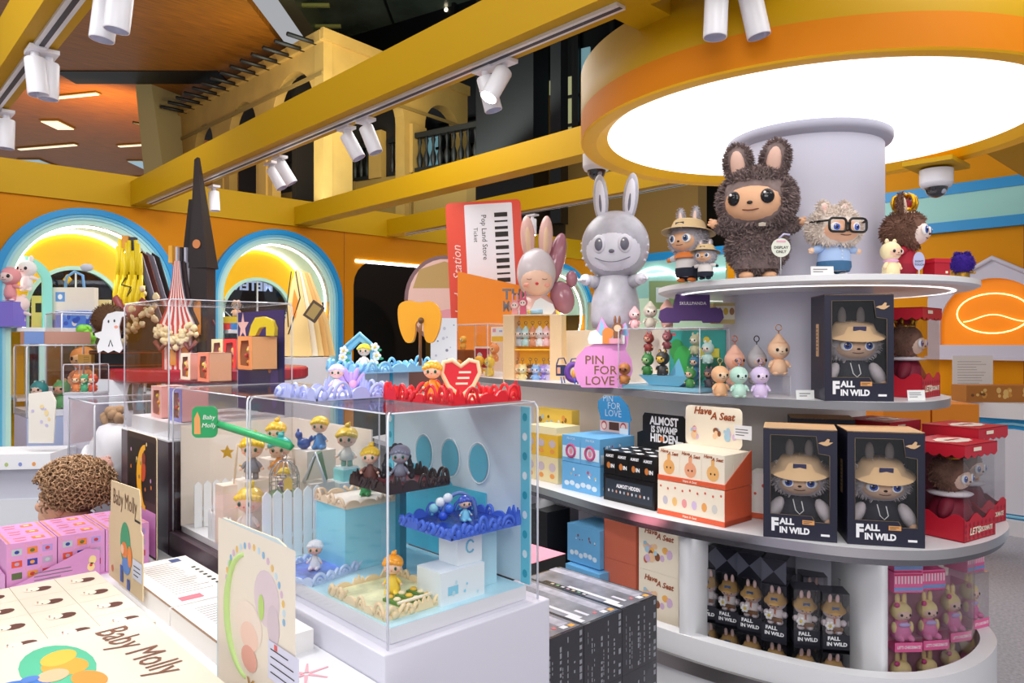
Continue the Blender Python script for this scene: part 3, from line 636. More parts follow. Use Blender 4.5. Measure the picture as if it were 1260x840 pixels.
for sd in (-1, 1):
    b.tube([(x, -.085, z) for x, z in rrect(sd*.036-.030, sd*.036+.030, -.021, .024, .013, 3)], .0042, BLACK, 8, closed=True); b.tube([(sd*.066, -.085, .016), (sd*.092, -.01, .02)], .004, BLACK, 6)
b.tube([(-.008, -.087, .008), (.008, -.087, .008)], .0042, BLACK, 6); b.build('glasses', h)
b = MB()
for k in range(3): b.ell((0, -.052, .062+k*.012), .0025, EYEW, 8, 6)
b.build('button', [k for k in kids(r) if k.name.startswith('shirt')][0])
card('price_card', 'white price card at the rim beneath the plush in glasses', PD(1012, 2.41, Z1), CAM, .075, .028, WHITE2, prints=lambda b: lines(b, -.03, .02, .006, .022, 2, GREYINK))
# hat plush and its small copy, far left of the tier
greyf = C('#b4b0b8', .9, noise_=.15, nscale=40); khaki = C('#cdb184', .8); navy = C('#1d2233', .8)
r = plush('plush_toy', 'grey plush in khaki bucket hat and navy overalls on the top tier', 'plush toy', PD(847, 2.72, Z1), CAM-.8, .235, greyf, C('#e8b48c', .5), C('#efd0c4', .6), furn=1500, furlen=.012, ears=(.30, .06), eartilt=.04, head=(.30, .26, .26), bodyw=.19, eyecol=C('#3a5a8a', .2), shirt=C('#dcd6d4', .8), pants=navy, feet=C('#e07a30', .6), hat=khaki, group='plushes on the top tier')
b = MB(); b.lathe([(.052, .088), (.05, .10), (.03, .118)], C('#d87832', .7), seg=20); b.build('scarf', r)
r = plush('plush_toy', 'smallest grey plush with khaki hat, seated beside the larger hatted plush', 'plush toy', PD(868, 2.60, Z1), CAM-.6, .125, greyf, C('#e8b48c', .5), C('#efd0c4', .6), furn=700, furlen=.008, ears=(.26, .06), eartilt=.04, head=(.30, .26, .26), bodyw=.2, eyecol=C('#3a5a8a', .2), shirt=C('#dcd6d4', .8), pants=navy, feet=navy, hat=khaki, group='plushes on the top tier')
# crown plush, facing right
bro2 = C('#805c4c', .9, noise_=.25, nscale=40)
r = plush('plush_toy', 'brown plush with golden crown sitting sideways right of the column', 'plush toy', PD(1113, 2.64, Z1), CAM+.85, .26, bro2, C('#f6e2da', .5), C('#f0d4c0', .6), furn=2000, furlen=.014, ears=(.30, .09), eartilt=.25, head=(.30, .28, .27), bodyw=.16, eyecol=C('#2f56b0', .2), pants=C('#9c1230', .7), feet=C('#b01828', .5), hands=C('#f6e2da', .5), shirt=C('#b01a34', .7), group='plushes on the top tier')
h = [k for k in kids(r) if k.name.startswith('head')][0]
def crown(par, z, R_, s):
    gold = C('#e8b020', .25, metal=.7); b = MB(TR(0, 0, z)); b.lathe([(R_*.9, 0), (R_, 0), (R_, .012*s), (R_*.9, .012*s)], gold, seg=24); b.lathe([(R_*1.02, -.008*s), (R_*1.02, 0), (R_*.9, 0)], C('#f2eee6'), seg=24)
    for k in range(6):
        a = k*PI/3; b.tube([(R_*c*math.cos(a), R_*c*math.sin(a), q*s) for c, q in ((.95, .01), (1.15, .028), (1.0, .045), (.55, .052), (0, .038))], .0055*s, gold, 8)
    b.ell((0, 0, .05*s), .009*s, gold, 10, 8); b.build('crown', par)
    MB(TR(0, 0, z)).ell((0, 0, .014*s), (R_*.85, R_*.85, .028*s), C('#a81830', .7), 16, 10).build('crown_lining', par)
crown(h, .066, .036, 1.25)
mini('plush_toy', 'small pale yellow plush with pink bow at the crown plush\'s side', 'plush toy', PD(1096, 2.47, Z1), CAM+.3, .135, '#f5e4b4', '#f4c9ae', .14, group='plushes on the top tier', scarf='#efb8dc')
b = MB(); b.box((0, 0, .031), (.062, .055, .05), C('#b0182c', .5)); b.box((0, 0, .061), (.068, .06, .014), C('#c41c34', .5)); b.flat((.018, .02), .010, .008, C('#f0e6c8'), -.0282)
b.build('gift_box', loc=PD(1152, 2.60, Z1+.004), rz=CAM+.2, label='small dark red gift box near the purple plush on the top tier', cat='box')
b = MB(); b.prism([(.019*math.cos(t), .03*math.sin(t)) for t in [2*PI*i/24 for i in range(24)]], .003, C('#b9bce0', .4)); b.text('DON\'T', (0, -.002), .009, INK, bold=.02); b.text('TOUCH', (0, -.013), .009, INK, bold=.02); b.bx(-.0015, .0015, 0, .002, -.05, -.03, C('#cfcfdc'))
b.build('display_sign', loc=PD(1131, 2.45, Z1+.05), rz=CAM, label='oval lavender sign on a stick in front of the crowned plush', cat='sign')
r = plush('plush_toy', 'small purple plush turned away with gold body at the tier\'s right end', 'plush toy', PD(1184, 2.80, Z1), CAM+2.6, .115, C('#3c1c92', .9, noise_=.2, nscale=60), C('#efc4b0', .5), None, furn=900, furlen=.008, ears=(.14, .09), eartilt=.0, head=(.34, .3, .33), bodyw=.2, shirt=C('#a87c20', .35, metal=.6), pants=C('#a87c20', .35, metal=.6), feet=C('#c8943c', .4), group='plushes on the top tier')
# big vinyl figure behind the counter
gv = C('#b0aeb8', .35, noise_=.14, nscale=18); gl = C('#dedce6', .35); eg = C('#6c6a78', .4)
r = thing('vinyl_figure', 'giant grey speckled vinyl long-eared figure behind the pink heart board', 'figure', PD(757, 3.42, 1.56), CAM-.25)
q = .0038*1.0
b = MB(); b.lathe([(1e-4, 0), (.105, 0), (.115, .04), (.112, .12), (.09, .22), (.06, .27), (1e-4, .28)], gv, seg=32); b.build('body', r)
h = MB().ell((0, 0, 0), (.158, .145, .165), gv, 40, 28).build('head', r, loc=(0, 0, .385))
b = MB(); b.ell((0, -.018, -.012), (.146, .133, .138), gl, 40, 28)
for sd in (-1, 1):
    b.ell((sd*.058, -.138, -.005), (.033, .016, .042), gl, 20, 12, R=RZ(sd*.4)); b.ell((sd*.058, -.148, -.008), (.021, .012, .030), eg, 18, 10, R=RZ(sd*.4)); b.ell((sd*.053, -.160, .006), .005, EYEW, 8, 6)
b.ell((0, -.152, -.04), (.013, .008, .009), eg, 12, 8)
b.tube([(.085*t, -.146+.035*t*t, -.088+.028*t*t) for t in [i/6 for i in range(-6, 7)]], .0022, eg, 6)
for k in range(22):
    a = PI*(k+.5)/22*1.7-.55; b.ell((.148*math.cos(a), -.035, -.012+.14*math.sin(a)), (.012, .01, .007), gl, 8, 6, R=RY(-a))
b.build('face', h)
for sd, t in ((-1, -.06), (1, .10)):
    b = MB(TR(sd*.062, .0, .13) @ RY(t)); b.ell((0, 0, .095), (.036, .026, .115), gv, 20, 16); b.ell((0, -.012, .09), (.026, .018, .095), gl, 18, 12); b.ell((0, -.024, .075), (.008, .008, .048), eg, 12, 10); b.build('ear', h)
for sd in (-1, 1):
    b = MB(TR(sd*.085, -.04, .215) @ Vector((sd*.55, -.7, .12)).to_track_quat('Z', 'Y').to_matrix().to_4x4()); b.lathe([(1e-4, -.02), (.032, 0), (.026, .05), (1e-4, .06)], gv, seg=16); a = b.build('arm', r)
    b = MB(b.T.copy()); b.ell((0, 0, .065), .027, gl, 14, 10)
    for f in (-1, 0, 1): b.ell((f*.014, -.006, .086), (.008, .008, .016), gl, 8, 6)
    b.build('hand', a)
# ================================================================ MIDDLE TIER (z = 1.304)
Z2 = 1.304
NAVY = C('#1e1d33', .45); TAN = C('#d8b084', .7); WINK = C('#f2f2f6', .5)
def bigbox(label, px, d, z, yaw, w=.235, h=.345, dp=.16, kind=0):
    """window box with a hatted plush inside"""
    r = thing('window_box', label, 'toy box', PD(px, d, z), CAM+yaw, 'dark blue window boxes with hatted plushes')
    b = MB(); t = .003; x = w/2; wx0, wx1, wz0, wz1 = -x+.022, x-.022, .078, h-.022
    cut = [(wx0, wz0), (x-.075, wz0), (x-.065, .06), (wx1, .06), (wx1, wz1-.06), (x-.055, wz1-.055), (x-.062, wz1), (wx0, wz1)]
    b.prism([[(-x, 0), (x, 0), (x, h), (-x, h)], cut], t, NAVY); b.bx(-x, -x+t, t, dp, 0, h, NAVY); b.bx(x-t, x, t, dp, 0, h, NAVY); b.bx(-x, x, dp-t, dp, 0, h, NAVY); b.bx(-x, x, t, dp, 0, t, NAVY)
    b.bx(-x, x, 0, dp, h-t, h, TAN); b.bx(-x+.01, x-.01, .02, dp-.01, .01, .012, C('#3a3a50'))
    q = C('#7c6a58', .6)
    for k in range(len(cut)):
        (ax, az), (cx, cz) = cut[k], cut[(k+1) % len(cut)]; b.tube([(ax, -.0008, az), (cx, -.0008, cz)], .0009, q, 4)
    b.flat((-x-.0007, .0), .0, .0, NAVY); Rl = TR(-x, dp/2, 0) @ RZ(-PI/2); b.flat((.0, .20), .034, .11, TAN, R=Rl); lines(b, -.012, .012, .16, .245, 7, INK, -.0012, R=Rl, hh=.2)
    b.build('carton', r)
    b = MB(); b.text('F', (-x+.035, .042), .056, WINK, bold=.05, sx=.85); b.text('ALL', (-x+.072, .055), .027, WINK, bold=.05, sx=.95); b.text('IN WILD', (-x+.095, .027), .027, WINK, bold=.05, sx=.88)
    b.flat((x-.085, .057), .036, .014, C('#e0a060')); lines(b, x-.100, x-.072, .052, .062, 2, INK, -.0012); b.flat((x-.035, .02), .026, .007, WINK); b.build('title_print', r)
    b = MB(); z0 = h-.042; x0 = x-.034
    b.flat((x0, z0), .001, .001, TAN, -.001, [(-22, -2), (-14, -4), (-6, -8), (4, -9), (12, -5), (22, 3), (14, 3), (10, 2), (12, 12), (6, 14), (-3, 4), (-12, 3), (-17, 1)]); b.build('bird_emblem', r)
    MB().bx(wx0-.002, wx1+.002, .0034, .0044, .06, wz1, FILM).build('window_film', r)
    # the doll inside
    s = .27; g = C('#d0c6c8', .9, noise_=.12, nscale=40)
    b = MB(); b.ell((0, .075, .075), (.062, .05, .075), C('#20222e', .7), 18, 12); b.ell((-.075, .05, .085), (.022, .024, .045), g, 12, 8, R=RY(.5)); b.ell((.075, .05, .085), (.022, .024, .045), g, 12, 8, R=RY(-.5))
    for sd in (-1, 1): b.ell((sd*.09, .035, .052), .014, C('#e0b08c'), 10, 8); b.ell((sd*.035, .06, .024), (.026, .035, .018), C('#7a4a20'), 10, 8)
    b.tube([(-.02, .022, .125), (-.012, .02, .09), (.0, .018, .078), (.012, .02, .09), (.006, .022, .12)], .0016, EYEW, 5); b.build('doll_body', r)
    b = MB(); b.ell((0, .075, .19), (.088, .066, .066), g, 24, 16); b.fur((0, .075, .19), (.088, .066, .066), 900, .012, g, skip=lambda p: p.y < -.5 and abs(p.x) < .7)
    face(b, (0, .072, .185), (.086, .066, .064), C('#e2bc9e', .5), .2, C('#3a55a8', .2), q=1)
    b.build('doll_head', r)
    b = MB(TR(0, .06, .222) @ RX(.22)); b.lathe([(.100, -.006), (.098, -.002), (.072, .010), (.060, .034), (1e-4, .040)], C('#c2a27c', .8), seg=28); b.box((0, -.062, .03), (.04, .004, .014), C('#3a3a5a')); b.build('doll_hat', r)
    for sd in (-1, 1): MB(TR(sd*.03, .08, .262)).ell((0, 0, .018), (.014, .010, .034), C('#8a807e', .9), 12, 8).build('doll_ear', r)
    return r
bigbox('dark blue FALL IN WILD window box standing alone on the middle tier', 1057, 2.40, Z2, -.14, .215, .352, .17)
REDB = C('#c21a30', .45); WINE = C('#86122e', .6)
def redbox(label, px, d, z, yaw, w=.19, h=.32, dp=.19, front=True, txt=True):
    r = thing('window_box', label, 'toy box', PD(px, d, z), CAM+yaw, 'red window boxes with wine-robed dolls')
    x = w/2; b = MB(); zb = .075
    # red tray with a wavy edge, clear sides, scalloped red lid
    wave = lambda L: [(-L/2, 0), (L/2, 0)]+[(L/2-L*i/12, zb+.012*math.sin(i*1.05)) for i in range(13)]
    b.prism(wave(w), .002, REDB); T0 = b.T; b.T = RZ(PI/2) @ TR(dp/2, -x, 0); b.prism(wave(dp), .002, REDB); b.T = TR(-x, dp/2, 0) @ RZ(-PI/2); b.prism(wave(dp), .002, REDB); b.T = T0
    b.bx(-x, x, dp-.003, dp, 0, h, WINE); b.bx(-x, x, 0, dp, 0, .003, REDB); b.build('tray', r)
    b = MB(); b.bx(-x-.004, x+.004, -.004, dp, h-.003, h, REDB); sc_ = lambda L: [(-L/2, h), (-L/2, h-.03)]+[(-L/2+L*i/20, h-.034-.010*abs(math.sin(i*PI/4))) for i in range(21)]+[(L/2, h-.03), (L/2, h)]
    T0 = b.T; b.T = TR(0, -.004, 0); b.prism(sc_(w+.008), .002, REDB); b.T = TR(-x-.004, dp/2-.002, 0) @ RZ(-PI/2); b.prism(sc_(dp), .002, REDB); b.T = TR(x+.004, dp/2-.002, 0) @ RZ(PI/2); b.prism(sc_(dp), .002, REDB); b.T = T0
    n = 10; b.add([(.05*1.5*math.cos(2*PI*i/20)*(1+.12*(i % 2)), dp*.45+.045*math.sin(2*PI*i/20)*(1+.12*(i % 2)), h+.001) for i in range(20)], [tuple(range(20))], C('#f2e6d8'))
    for k in (-1, 0, 1): b.add([(k*.03-.011, dp*.42, h+.002), (k*.03+.011, dp*.42, h+.002), (k*.03+.011, dp*.5, h+.002), (k*.03-.011, dp*.5, h+.002)], [(0, 1, 2, 3)], REDB)
    b.build('lid', r)
    b = MB(); 
    for k in range(8):
        for j in range(3): b.flat((-x+.012+k*(w-.024)/7, .012+j*.02), .016, .018, C('#9a1028'), -.0006, [(0, -.5), (.5, 0), (0, .5), (-.5, 0)])
    if txt: b.text('LET\'S', (-.035, .030), .030, C('#f4e6d0'), -.0015, bold=.035, shear=.2); b.text('CHECKMATE', (.028, .030), .021, C('#f4e6d0'), -.0015, bold=.035, shear=.2, sx=.8)
    b.flat((-.03, h-.016), .05, .012, C('#f4e6d0'), -.0065); b.build('print', r)
    b = MB(); b.bx(-x+.001, x-.001, .002, .003, .05, h-.02, FILM); b.bx(x-.003, x-.002, .003, dp-.004, .05, h-.02, FILM); b.bx(-x+.002, -x+.003, .003, dp-.004, .05, h-.02, FILM); b.build('window_film', r)
    b = MB(); b.lathe([(1e-4, .0), (.075, .005), (.07, .06), (.04, .12), (1e-4, .14)], WINE, (0, dp*.5, .01), 24)
    for sd in (-1, 1): b.ell((sd*.055, dp*.42, .095), (.02, .024, .045), WINE, 12, 8, R=RY(-sd*.7)); b.ell((sd*.03, dp*.24, .03), (.022, .03, .02), C('#f0d4c8'), 10, 8)
    b.build('doll_body', r)
    b = MB(); b.lathe([(.03, .135), (.062, .128), (.07, .135), (.03, .142)], C('#ece2e6', .8), (0, dp*.5, .0), 20); b.build('doll_collar', r)
    b = MB(); hc = (0, dp*.5, .196); b.ell(hc, (.062, .058, .062), bro2, 22, 14); b.fur(hc, (.062, .058, .062), 800, .011, bro2, skip=lambda p: p.y < -.45 and abs(p.x) < .75)
    face(b, (hc[0], hc[1]-.003, hc[2]-.004), (.06, .058, .058), C('#f0cdb8', .5), .2, C('#3355b8', .2)); h_ = b.build('doll_head', r)
    crown(r, .245, .03, .9); cr = kids(r)[-2:]
    for o in kids(r):
        if o.name.startswith('crown'): o.location = (0, dp*.5, 0)
    return r
redbox('red and wine window box beside the lone dark blue box on the middle tier', 1146, 2.58, Z2, .75, .19, .315, .17)
b = card('price_card', 'white price card leaning on the red window box of the middle tier', PD(1128, 2.44, Z2), CAM+.1, .062, .034, WHITE2, prints=lambda b: lines(b, -.025, .02, .008, .028, 3, GREYINK))
card('price_card', 'white price card just left of the lone dark blue box', PD(991, 2.50, Z2), CAM, .062, .030, WHITE2, prints=lambda b: lines(b, -.02, .02, .006, .022, 2, GREYINK))
G = 'small plush charms on the middle tier'
for (px, d, s, col, fc, er, ring, tl, yaw, lb, dz) in [
    (886, 2.64, .125, '#f6bf90', '#f6d2b0', 0, '#c8b070', 'round', .2, 'peach plush charm, front left of the charm group', 0),
    (909, 2.57, .125, '#bfe6d6', '#cdeee2', 0, '#9aa0c8', 'round', .1, 'mint plush charm with blue eyes in the front row', 0),
    (935, 2.56, .125, '#dcc8ee', '#ead8f2', 0, '#b0a0d8', 'round', 0, 'lilac plush charm in the front row', 0),
    (904, 2.72, .15, '#f2b8a0', '#e8a080', .0, '#d87860', 'point', .3, 'pink plush charm with open face, back row on its ring', .035),
    (931, 2.74, .15, '#b8b4b8', '#d8b8a4', .0, '#3a3a3a', 'point', .3, 'grey plush charm in the back row', .035),
    (958, 2.66, .15, '#f6c8a4', '#f8d8b8', 0, '#d8a070', 'point', 0, 'peach plush charm with hood standing on the clear riser', .075)]:
    mini('plush_charm', lb, 'plush charm', PD(px, d, Z2+dz), CAM+yaw, s, col, fc, er, G, ring=ring, tail=tl, scarf=None)
def riser(name, label, c, w, dp, h, rz, t=.003, m=None):
    b = MB(); m = m or ACR; b.bx(-w/2, w/2, 0, dp, h-t, h, m); b.bx(-w/2, -w/2+t, 0, dp, 0, h-t, m); b.bx(w/2-t, w/2, 0, dp, 0, h-t, m); b.bx(-w/2+t, w/2-t, dp-t, dp, 0, h-t, m)
    for sx in (-1, 1): b.bx(sx*w/2-.001, sx*w/2+.001, -.001, .001, 0, h, ACRE)
    return b.build(name, None, label, 'riser', loc=c, rz=rz)
riser('clear_riser', 'clear acrylic block riser under the hooded peach charm', PD(958, 2.62, Z2), .085, .07, .073, CAM)
riser('clear_riser', 'low clear riser under the back row charms', PD(917, 2.69, Z2), .14, .07, .033, CAM)
# clear case with the green diorama
def acrylic_case(name, label, loc, rz, w, dp, h, t=.004, group=None, base=None, back=True, edge=.0022):
    r = thing(name, label, 'display case', loc, rz, group)
    b = MB(); b.bx(0, w, 0, t, 0, h, ACR); b.bx(0, t, t, dp-t, 0, h, ACR); b.bx(w-t, w, t, dp-t, 0, h, ACR); b.bx(0, w, dp-t, dp, 0, h, ACR); b.bx(0, w, 0, dp, h, h+t, ACR); b.build('acrylic_cover', r)
    b = MB(); e = edge
    for x in (0, w):
        for y in (0, dp): b.tube([(x, y, 0), (x, y, h-e*3), (x+(e if x == 0 else -e), y+(e if y == 0 else -e), h)], e, ACRE, 6)
    lp = [(0, 0, h+t/2), (w, 0, h+t/2), (w, dp, h+t/2), (0, dp, h+t/2)]
    for i in range(4): b.tube([lp[i], lp[(i+1) % 4]], e*.8, ACRE, 6)
    b.build('case_edge', r)
    if base: MB().bx(-.0, w, 0, dp, 0, base[0], base[1]).build('case_base', r)
    return r
cA = P(762, 470, 3.02); cB = P(870, 483, 2.68); ang = math.atan2(cB.y-cA.y, cB.x-cA.x); 
wA = .435
org = RD(.44, 3.02, Z2+.001); a2 = math.atan2((RD(.71, 2.72)-RD(.44, 3.02)).y, (RD(.71, 2.72)-RD(.44, 3.02)).x)
acrylic_case('display_case', 'clear case with a green and teal diorama on the middle tier', org, a2, .39, .20, .245)
L2 = Matrix.Translation(org) @ RZ(a2)
def inC(x, y, z=0): return L2 @ Vector((x, y, z))
b = MB(); b.bx(.01, .38, .01, .19, .002, .018, C('#7fb6cc', .4)); b.build('diorama_base', loc=org, rz=a2, label='flat blue base board inside the green diorama case', cat='base board')
b = MB(); tb = C('#2aa69c', .6); b.bx(.12, .385, .182, .188, .018, .24, tb); b.disc((.30, .20), .03, .03, C('#f2d23a'), .1815); 
for x, z, q, c_ in ((.16, .16, .07, '#2f9a48'), (.19, .12, .09, '#3ab04e'), (.26, .10, .10, '#1e8a5a'), (.33, .13, .07, '#2f9a48'), (.35, .07, .09, '#1a6a50')): b.disc((x, z), q, q*1.3, C(c_), .1810-q*.01)
b.flat((.31, .15), .10, .035, C('#e8d84a'), .1790); b.flat((.14, .225), .025, .01, C('#d83a50'), .1815)
b.build('backdrop_board', loc=org, rz=a2, label='teal backdrop board with green trees inside the diorama case', cat='backdrop')
b = MB(); bl = C('#6fb4d0', .5); b.add([(.08, .03, .06), (.33, .03, .06), (.27, .04, .02), (.13, .04, .02), (.10, .13, .06), (.31, .13, .06), (.27, .12, .02), (.13, .12, .02), (.2, .08, .02), (.24, .08, .13), (.27, .08, .06), (.2, .07, .06)], [(0, 3, 2, 1), (4, 5, 6, 7), (0, 4, 7, 3), (1, 2, 6, 5), (3, 7, 6, 2), (8, 9, 10), (11, 10, 9), (0, 1, 10, 11), (4, 11, 10, 5)], bl)
b.build('paper_boat', loc=org, rz=a2, label='folded light blue toy boat in the diorama case', cat='toy boat')
G = 'little figures of the green diorama'
for x, y, z, s, c_, f_, lb in [(.115, .045, .06, .10, '#2f7a34', '#a8cc88', 'green suited figure on the boat\'s left side'), (.115, .052, .155, .085, '#8c3024', '#f0b090', 'red brown figure standing on the green suited one'), (.185, .05, .06, .11, '#20282a', '#f0c040', 'black and yellow figure on the boat'), (.20, .06, .165, .08, '#7c3038', '#c87878', 'dark pink figure perched highest over the boat'), (.29, .12, .06, .09, '#2a6a8a', '#f0c0a0', 'blue boxed figure by the backdrop'), (.29, .12, .145, .09, '#b8b48c', '#e8e0c8', 'khaki figure stacked on the blue one'), (.325, .035, .02, .085, '#3a8a3c', '#f6c8a8', 'figure in green and white trousers at the boat\'s bow'), (.36, .10, .11, .095, '#bfe0d8', '#f0d8c8', 'pale mint figure at the case\'s right side'), (.372, .09, .02, .085, '#4a4248', '#b88468', 'dark figure under the pale mint one')]:
    mini('toy_figure', lb, 'figure', inC(x, y, z), a2, s, c_, f_, .16, G, tail='round')
p = inC(.015, .02, .02); mini('toy_figure', 'orange brown capped figure at the left corner of the diorama case', 'figure', p, CAM-.5, .10, '#c07a3c', '#8a4a28', 0, 'little figures of the green diorama', earw=.061)
# upper rear shelf goods  (z = 1.56)
Z25 = 1.56
b = MB(); pu = C('#5a3a78', .6); b.prism([[(-.115, 0), (-.05, 0), (-.045, .008), (.045, .008), (.05, 0), (.115, 0), (.13, .02), (.125, .05), (.10, .062), (.075, .06), (.073, .115), (-.06, .115), (-.073, .06), (-.10, .062), (-.125, .05), (-.13, .02)]], .02, pu); b.text('SKULLPANDA', (.005, .078), .0175, C('#f0e6e6'), bold=.02)
b.build('cloud_sign', loc=P(851, 397, 2.95), rz=CAM, label='purple cloud-shaped SKULLPANDA sign on the upper rear shelf', cat='sign')
for i, (px, d, s, c_, f_, lb) in enumerate([(781, 3.3, .10, '#eeb8bc', '#f6dcd8', 'pink heap-shaped figure left on the upper rear shelf'), (800, 3.25, .12, '#c8c0b0', '#f0e4d8', 'silver haired figure on a gold base, upper rear shelf'), (821, 3.2, .125, '#e6b4a4', '#f6dcd0', 'pink and gold figure next to the purple cloud sign')]):
    mini('toy_figure', lb, 'figure', PD(px, d, 1.56), CAM, s, c_, f_, .0, 'figures on the upper rear shelf', tail='point', earw=.05+i*.001)
b = MB(); b.bx(-.05, .05, 0, .05, 0, .085, C('#d8c07c', .6)); b.flat((0, .045), .08, .055, C('#f2e8d0'))
for k in range(3): b.disc((-.025+k*.025, .05), .02, .03, C(('#7a5a3a', '#e0b83c', '#a87850')[k]), -.0012)
b.build('carton', loc=P(893, 398, 3.0), rz=CAM, label='cream and gold printed carton at the right end of the upper rear shelf', cat='carton')
b = MB(); b.bx(-.09, .09, 0, .012, 0, .13, C('#86a06a', .6)); b.bx(-.06, .0, -.002, 0, .03, .1, C('#c8d8d8')); b.build('poster_board', loc=P(823, 380, 3.4), rz=CAM, label='green photo board half hidden behind the top tier\'s left end', cat='board')
# PIN FOR LOVE board
pink = C('#eb9ad8', .5); pale = C('#8fc4e6', .6)
b = MB(); rn = arc(0, .10, .118, PI*1.28, -PI*.28, 24)
body = [(-.085, 0), (-.105, .03), (-.118, .08), (-.105, .13), (-.07, .17), (-.03, .185), (-.02, .25), (.0, .30), (.022, .26), (.05, .235), (.08, .26), (.10, .275), (.115, .235), (.11, .19), (.10, .16), (.125, .12), (.13, .07), (.115, .03), (.09, 0)]
b.prism(body, .006, pink)
b.flat((.1, .245), .022, .05, pale, -.001, [(-.5, -.5), (.5, -.5), (.2, .4), (0, .5), (-.4, 0)]); b.flat((.0, .255), .03, .07, pale, -.001, [(-.5, -.5), (.5, -.5), (.3, .1), (0, .55), (-.3, .1)])
g = C('#8a6438', .35, metal=.5)
b.text('PIN', (-.03, .115), .052, g, sx=1.05, bold=.005); b.text('FOR', (.015, .072), .052, g, bold=.005); b.text('LOVE', (-.008, .027), .052, g, bold=.005)
b.build('heart_board', loc=RD(.38, 3.10, Z2+.001), rz=CAM-.15, label='pink PIN FOR LOVE board with pale blue tips on the middle tier', cat='board')
b = MB(); ol = C('#241c1c'); cw = C('#f4f2ee')
b.prism([(-.09, 0), (.06, 0), (.06, .035), (.015, .05), (-.01, .03), (-.04, .035), (-.06, .06), (-.085, .05), (-.095, .02)], .004, cw, side=ol)
b.prism([(x-.01, z+.045) for x, z in arc(0, 0, .024, 0, 2*PI, 16)[:-1]], .006, C('#e88a3c'), R=TR(0, -.003, 0)); b.flat((-.015, .018), .035, .035, C('#e88a3c'), -.004)
b.prism([(x+.03, z+.068) for x, z in arc(0, 0, .022, 0, 2*PI, 16)[:-1]], .006, C('#8a5a40'), R=TR(0, -.006, 0)); b.disc((.03, .066), .03, .028, C('#f0c8a8'), -.0075); b.flat((.028, .035), .03, .035, C('#8a5a40'), -.007)
for x in (.02, .038): b.ell((x, -.003, .1), (.006, .004, .02), C('#8a5a40'), 8, 6)
b.flat((.02, .012), .05, .022, C('#e8a0b4'), -.0085); b.build('cutout_topper', loc=RD(.415, 3.088, Z2+.186), rz=CAM-.15, label='small cutout of two animals and a cloud on top of the pink board', cat='cutout')
# yellow charm display
o = RD(.0, 3.62, Z2+.001); ay = CAM-.45
r = thing('charm_display', 'glowing yellow display block with hanging charm pegs on the middle tier', 'display stand', P(619, 470, 3.80), CAM-.30)
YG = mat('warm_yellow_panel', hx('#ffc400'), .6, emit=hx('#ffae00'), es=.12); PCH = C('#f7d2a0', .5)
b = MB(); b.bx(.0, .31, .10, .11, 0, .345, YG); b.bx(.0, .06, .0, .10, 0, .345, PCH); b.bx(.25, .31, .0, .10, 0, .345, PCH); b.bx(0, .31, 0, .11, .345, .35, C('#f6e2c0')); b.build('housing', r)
b = MB(); b.bx(.06, .25, .015, .10, .165, .172, YG); b.build('inner_shelf', r)
MB().bx(.0, .31, -.004, -.001, 0, .345, ACR).build('acrylic_front', r)
Ly = Matrix.Translation(r.location) @ RZ(CAM-.30)
G = 'charms hanging in the yellow display'
row1 = [('#b8bcc0', '#e6d0c0', 'grey'), ('#b8dcd8', '#e8e4dc', 'pale aqua'), ('#d89068', '#f4c4a0', 'tan'), ('#ececea', '#f0e0d8', 'white'), ('#f2c4c4', '#f8dcd4', 'pink')]
row2 = [('#f4c48c', '#f8dcb8', 'orange'), ('#f2de9c', '#f8ecc8', 'cream yellow'), ('#5a3420', '#e0a884', 'dark brown'), ('#8cb8e8', '#d8d8ea', 'sky blue'), ('#a08ad8', '#d8c0e8', 'violet'), ('#c8bce8', '#e6dcf0', 'lilac')]
for i, (c_, f_, nm) in enumerate(row1): mini('plush_charm', nm+' charm hanging in the yellow display\'s upper row', 'plush charm', Ly @ Vector((.072+.037*i, .05, .185)), CAM-.3, .108, c_, f_, 0, G, ring='#50506a', tail='point')
for i, (c_, f_, nm) in enumerate(row2): mini('plush_charm', nm+' charm in the yellow display\'s lower row', 'plush charm', Ly @ Vector((.062+.036*i, .045-.02*(i % 2), .004)), CAM-.3, .10, c_, f_, .12, G, ring='#50506a', tail='round')
b = MB()
cl = arc(.055, .045, .03, -.2, PI*.7, 8)+arc(.02, .035, .022, PI*.4, PI*1.3, 6)
b.prism([(-.0, 0), (.21, 0), (.225, .02), (.215, .05), (.185, .065), (.15, .085), (.12, .07), (.105, .04), (.09, .02), (.0, .02)], .005, cw, side=ol)
for x, z, c_ in ((.01, .05, '#efa0a0'), (.055, .062, '#d8607c')):
    b.prism([(x+q.__getitem__(0), z+q.__getitem__(1)) for q in arc(0, 0, .024, 0, 2*PI, 18)[:-1]], .006, C(c_), R=TR(0, -.006, 0), side=ol); b.disc((x, z-.003), .034, .03, C('#f6dcd0'), -.008)
    for e in (-.008, .006): b.disc((x+e, z-.002), .006, .009, ol, -.0095)
    for e in (-.012, .012): b.prism([(x+e-.005, z+.018), (x+e+.005, z+.018), (x+e+.004, z+.055), (x+e, z+.06), (x+e-.004, z+.055)], .004, C(c_), R=TR(0, -.003, 0), side=ol)
    b.prism([(x-.018, 0), (x+.02, 0), (x+.015, z-.02), (x-.014, z-.02)], .005, C(c_), R=TR(0, -.005, 0), side=ol)
b.tube([(.10, -.004, .012), (.16, -.006, .014)], .011, C('#a8d0e8')); b.tube([(.08, -.004, .012), (.10, -.004, .012)], .009, C('#e8c860'))
b.build('cutout_topper', loc=Ly @ Vector((.045, .03, .352)), rz=CAM-.3, label='cutout of two pink hooded animals and a cloud on top of the yellow display', cat='cutout')
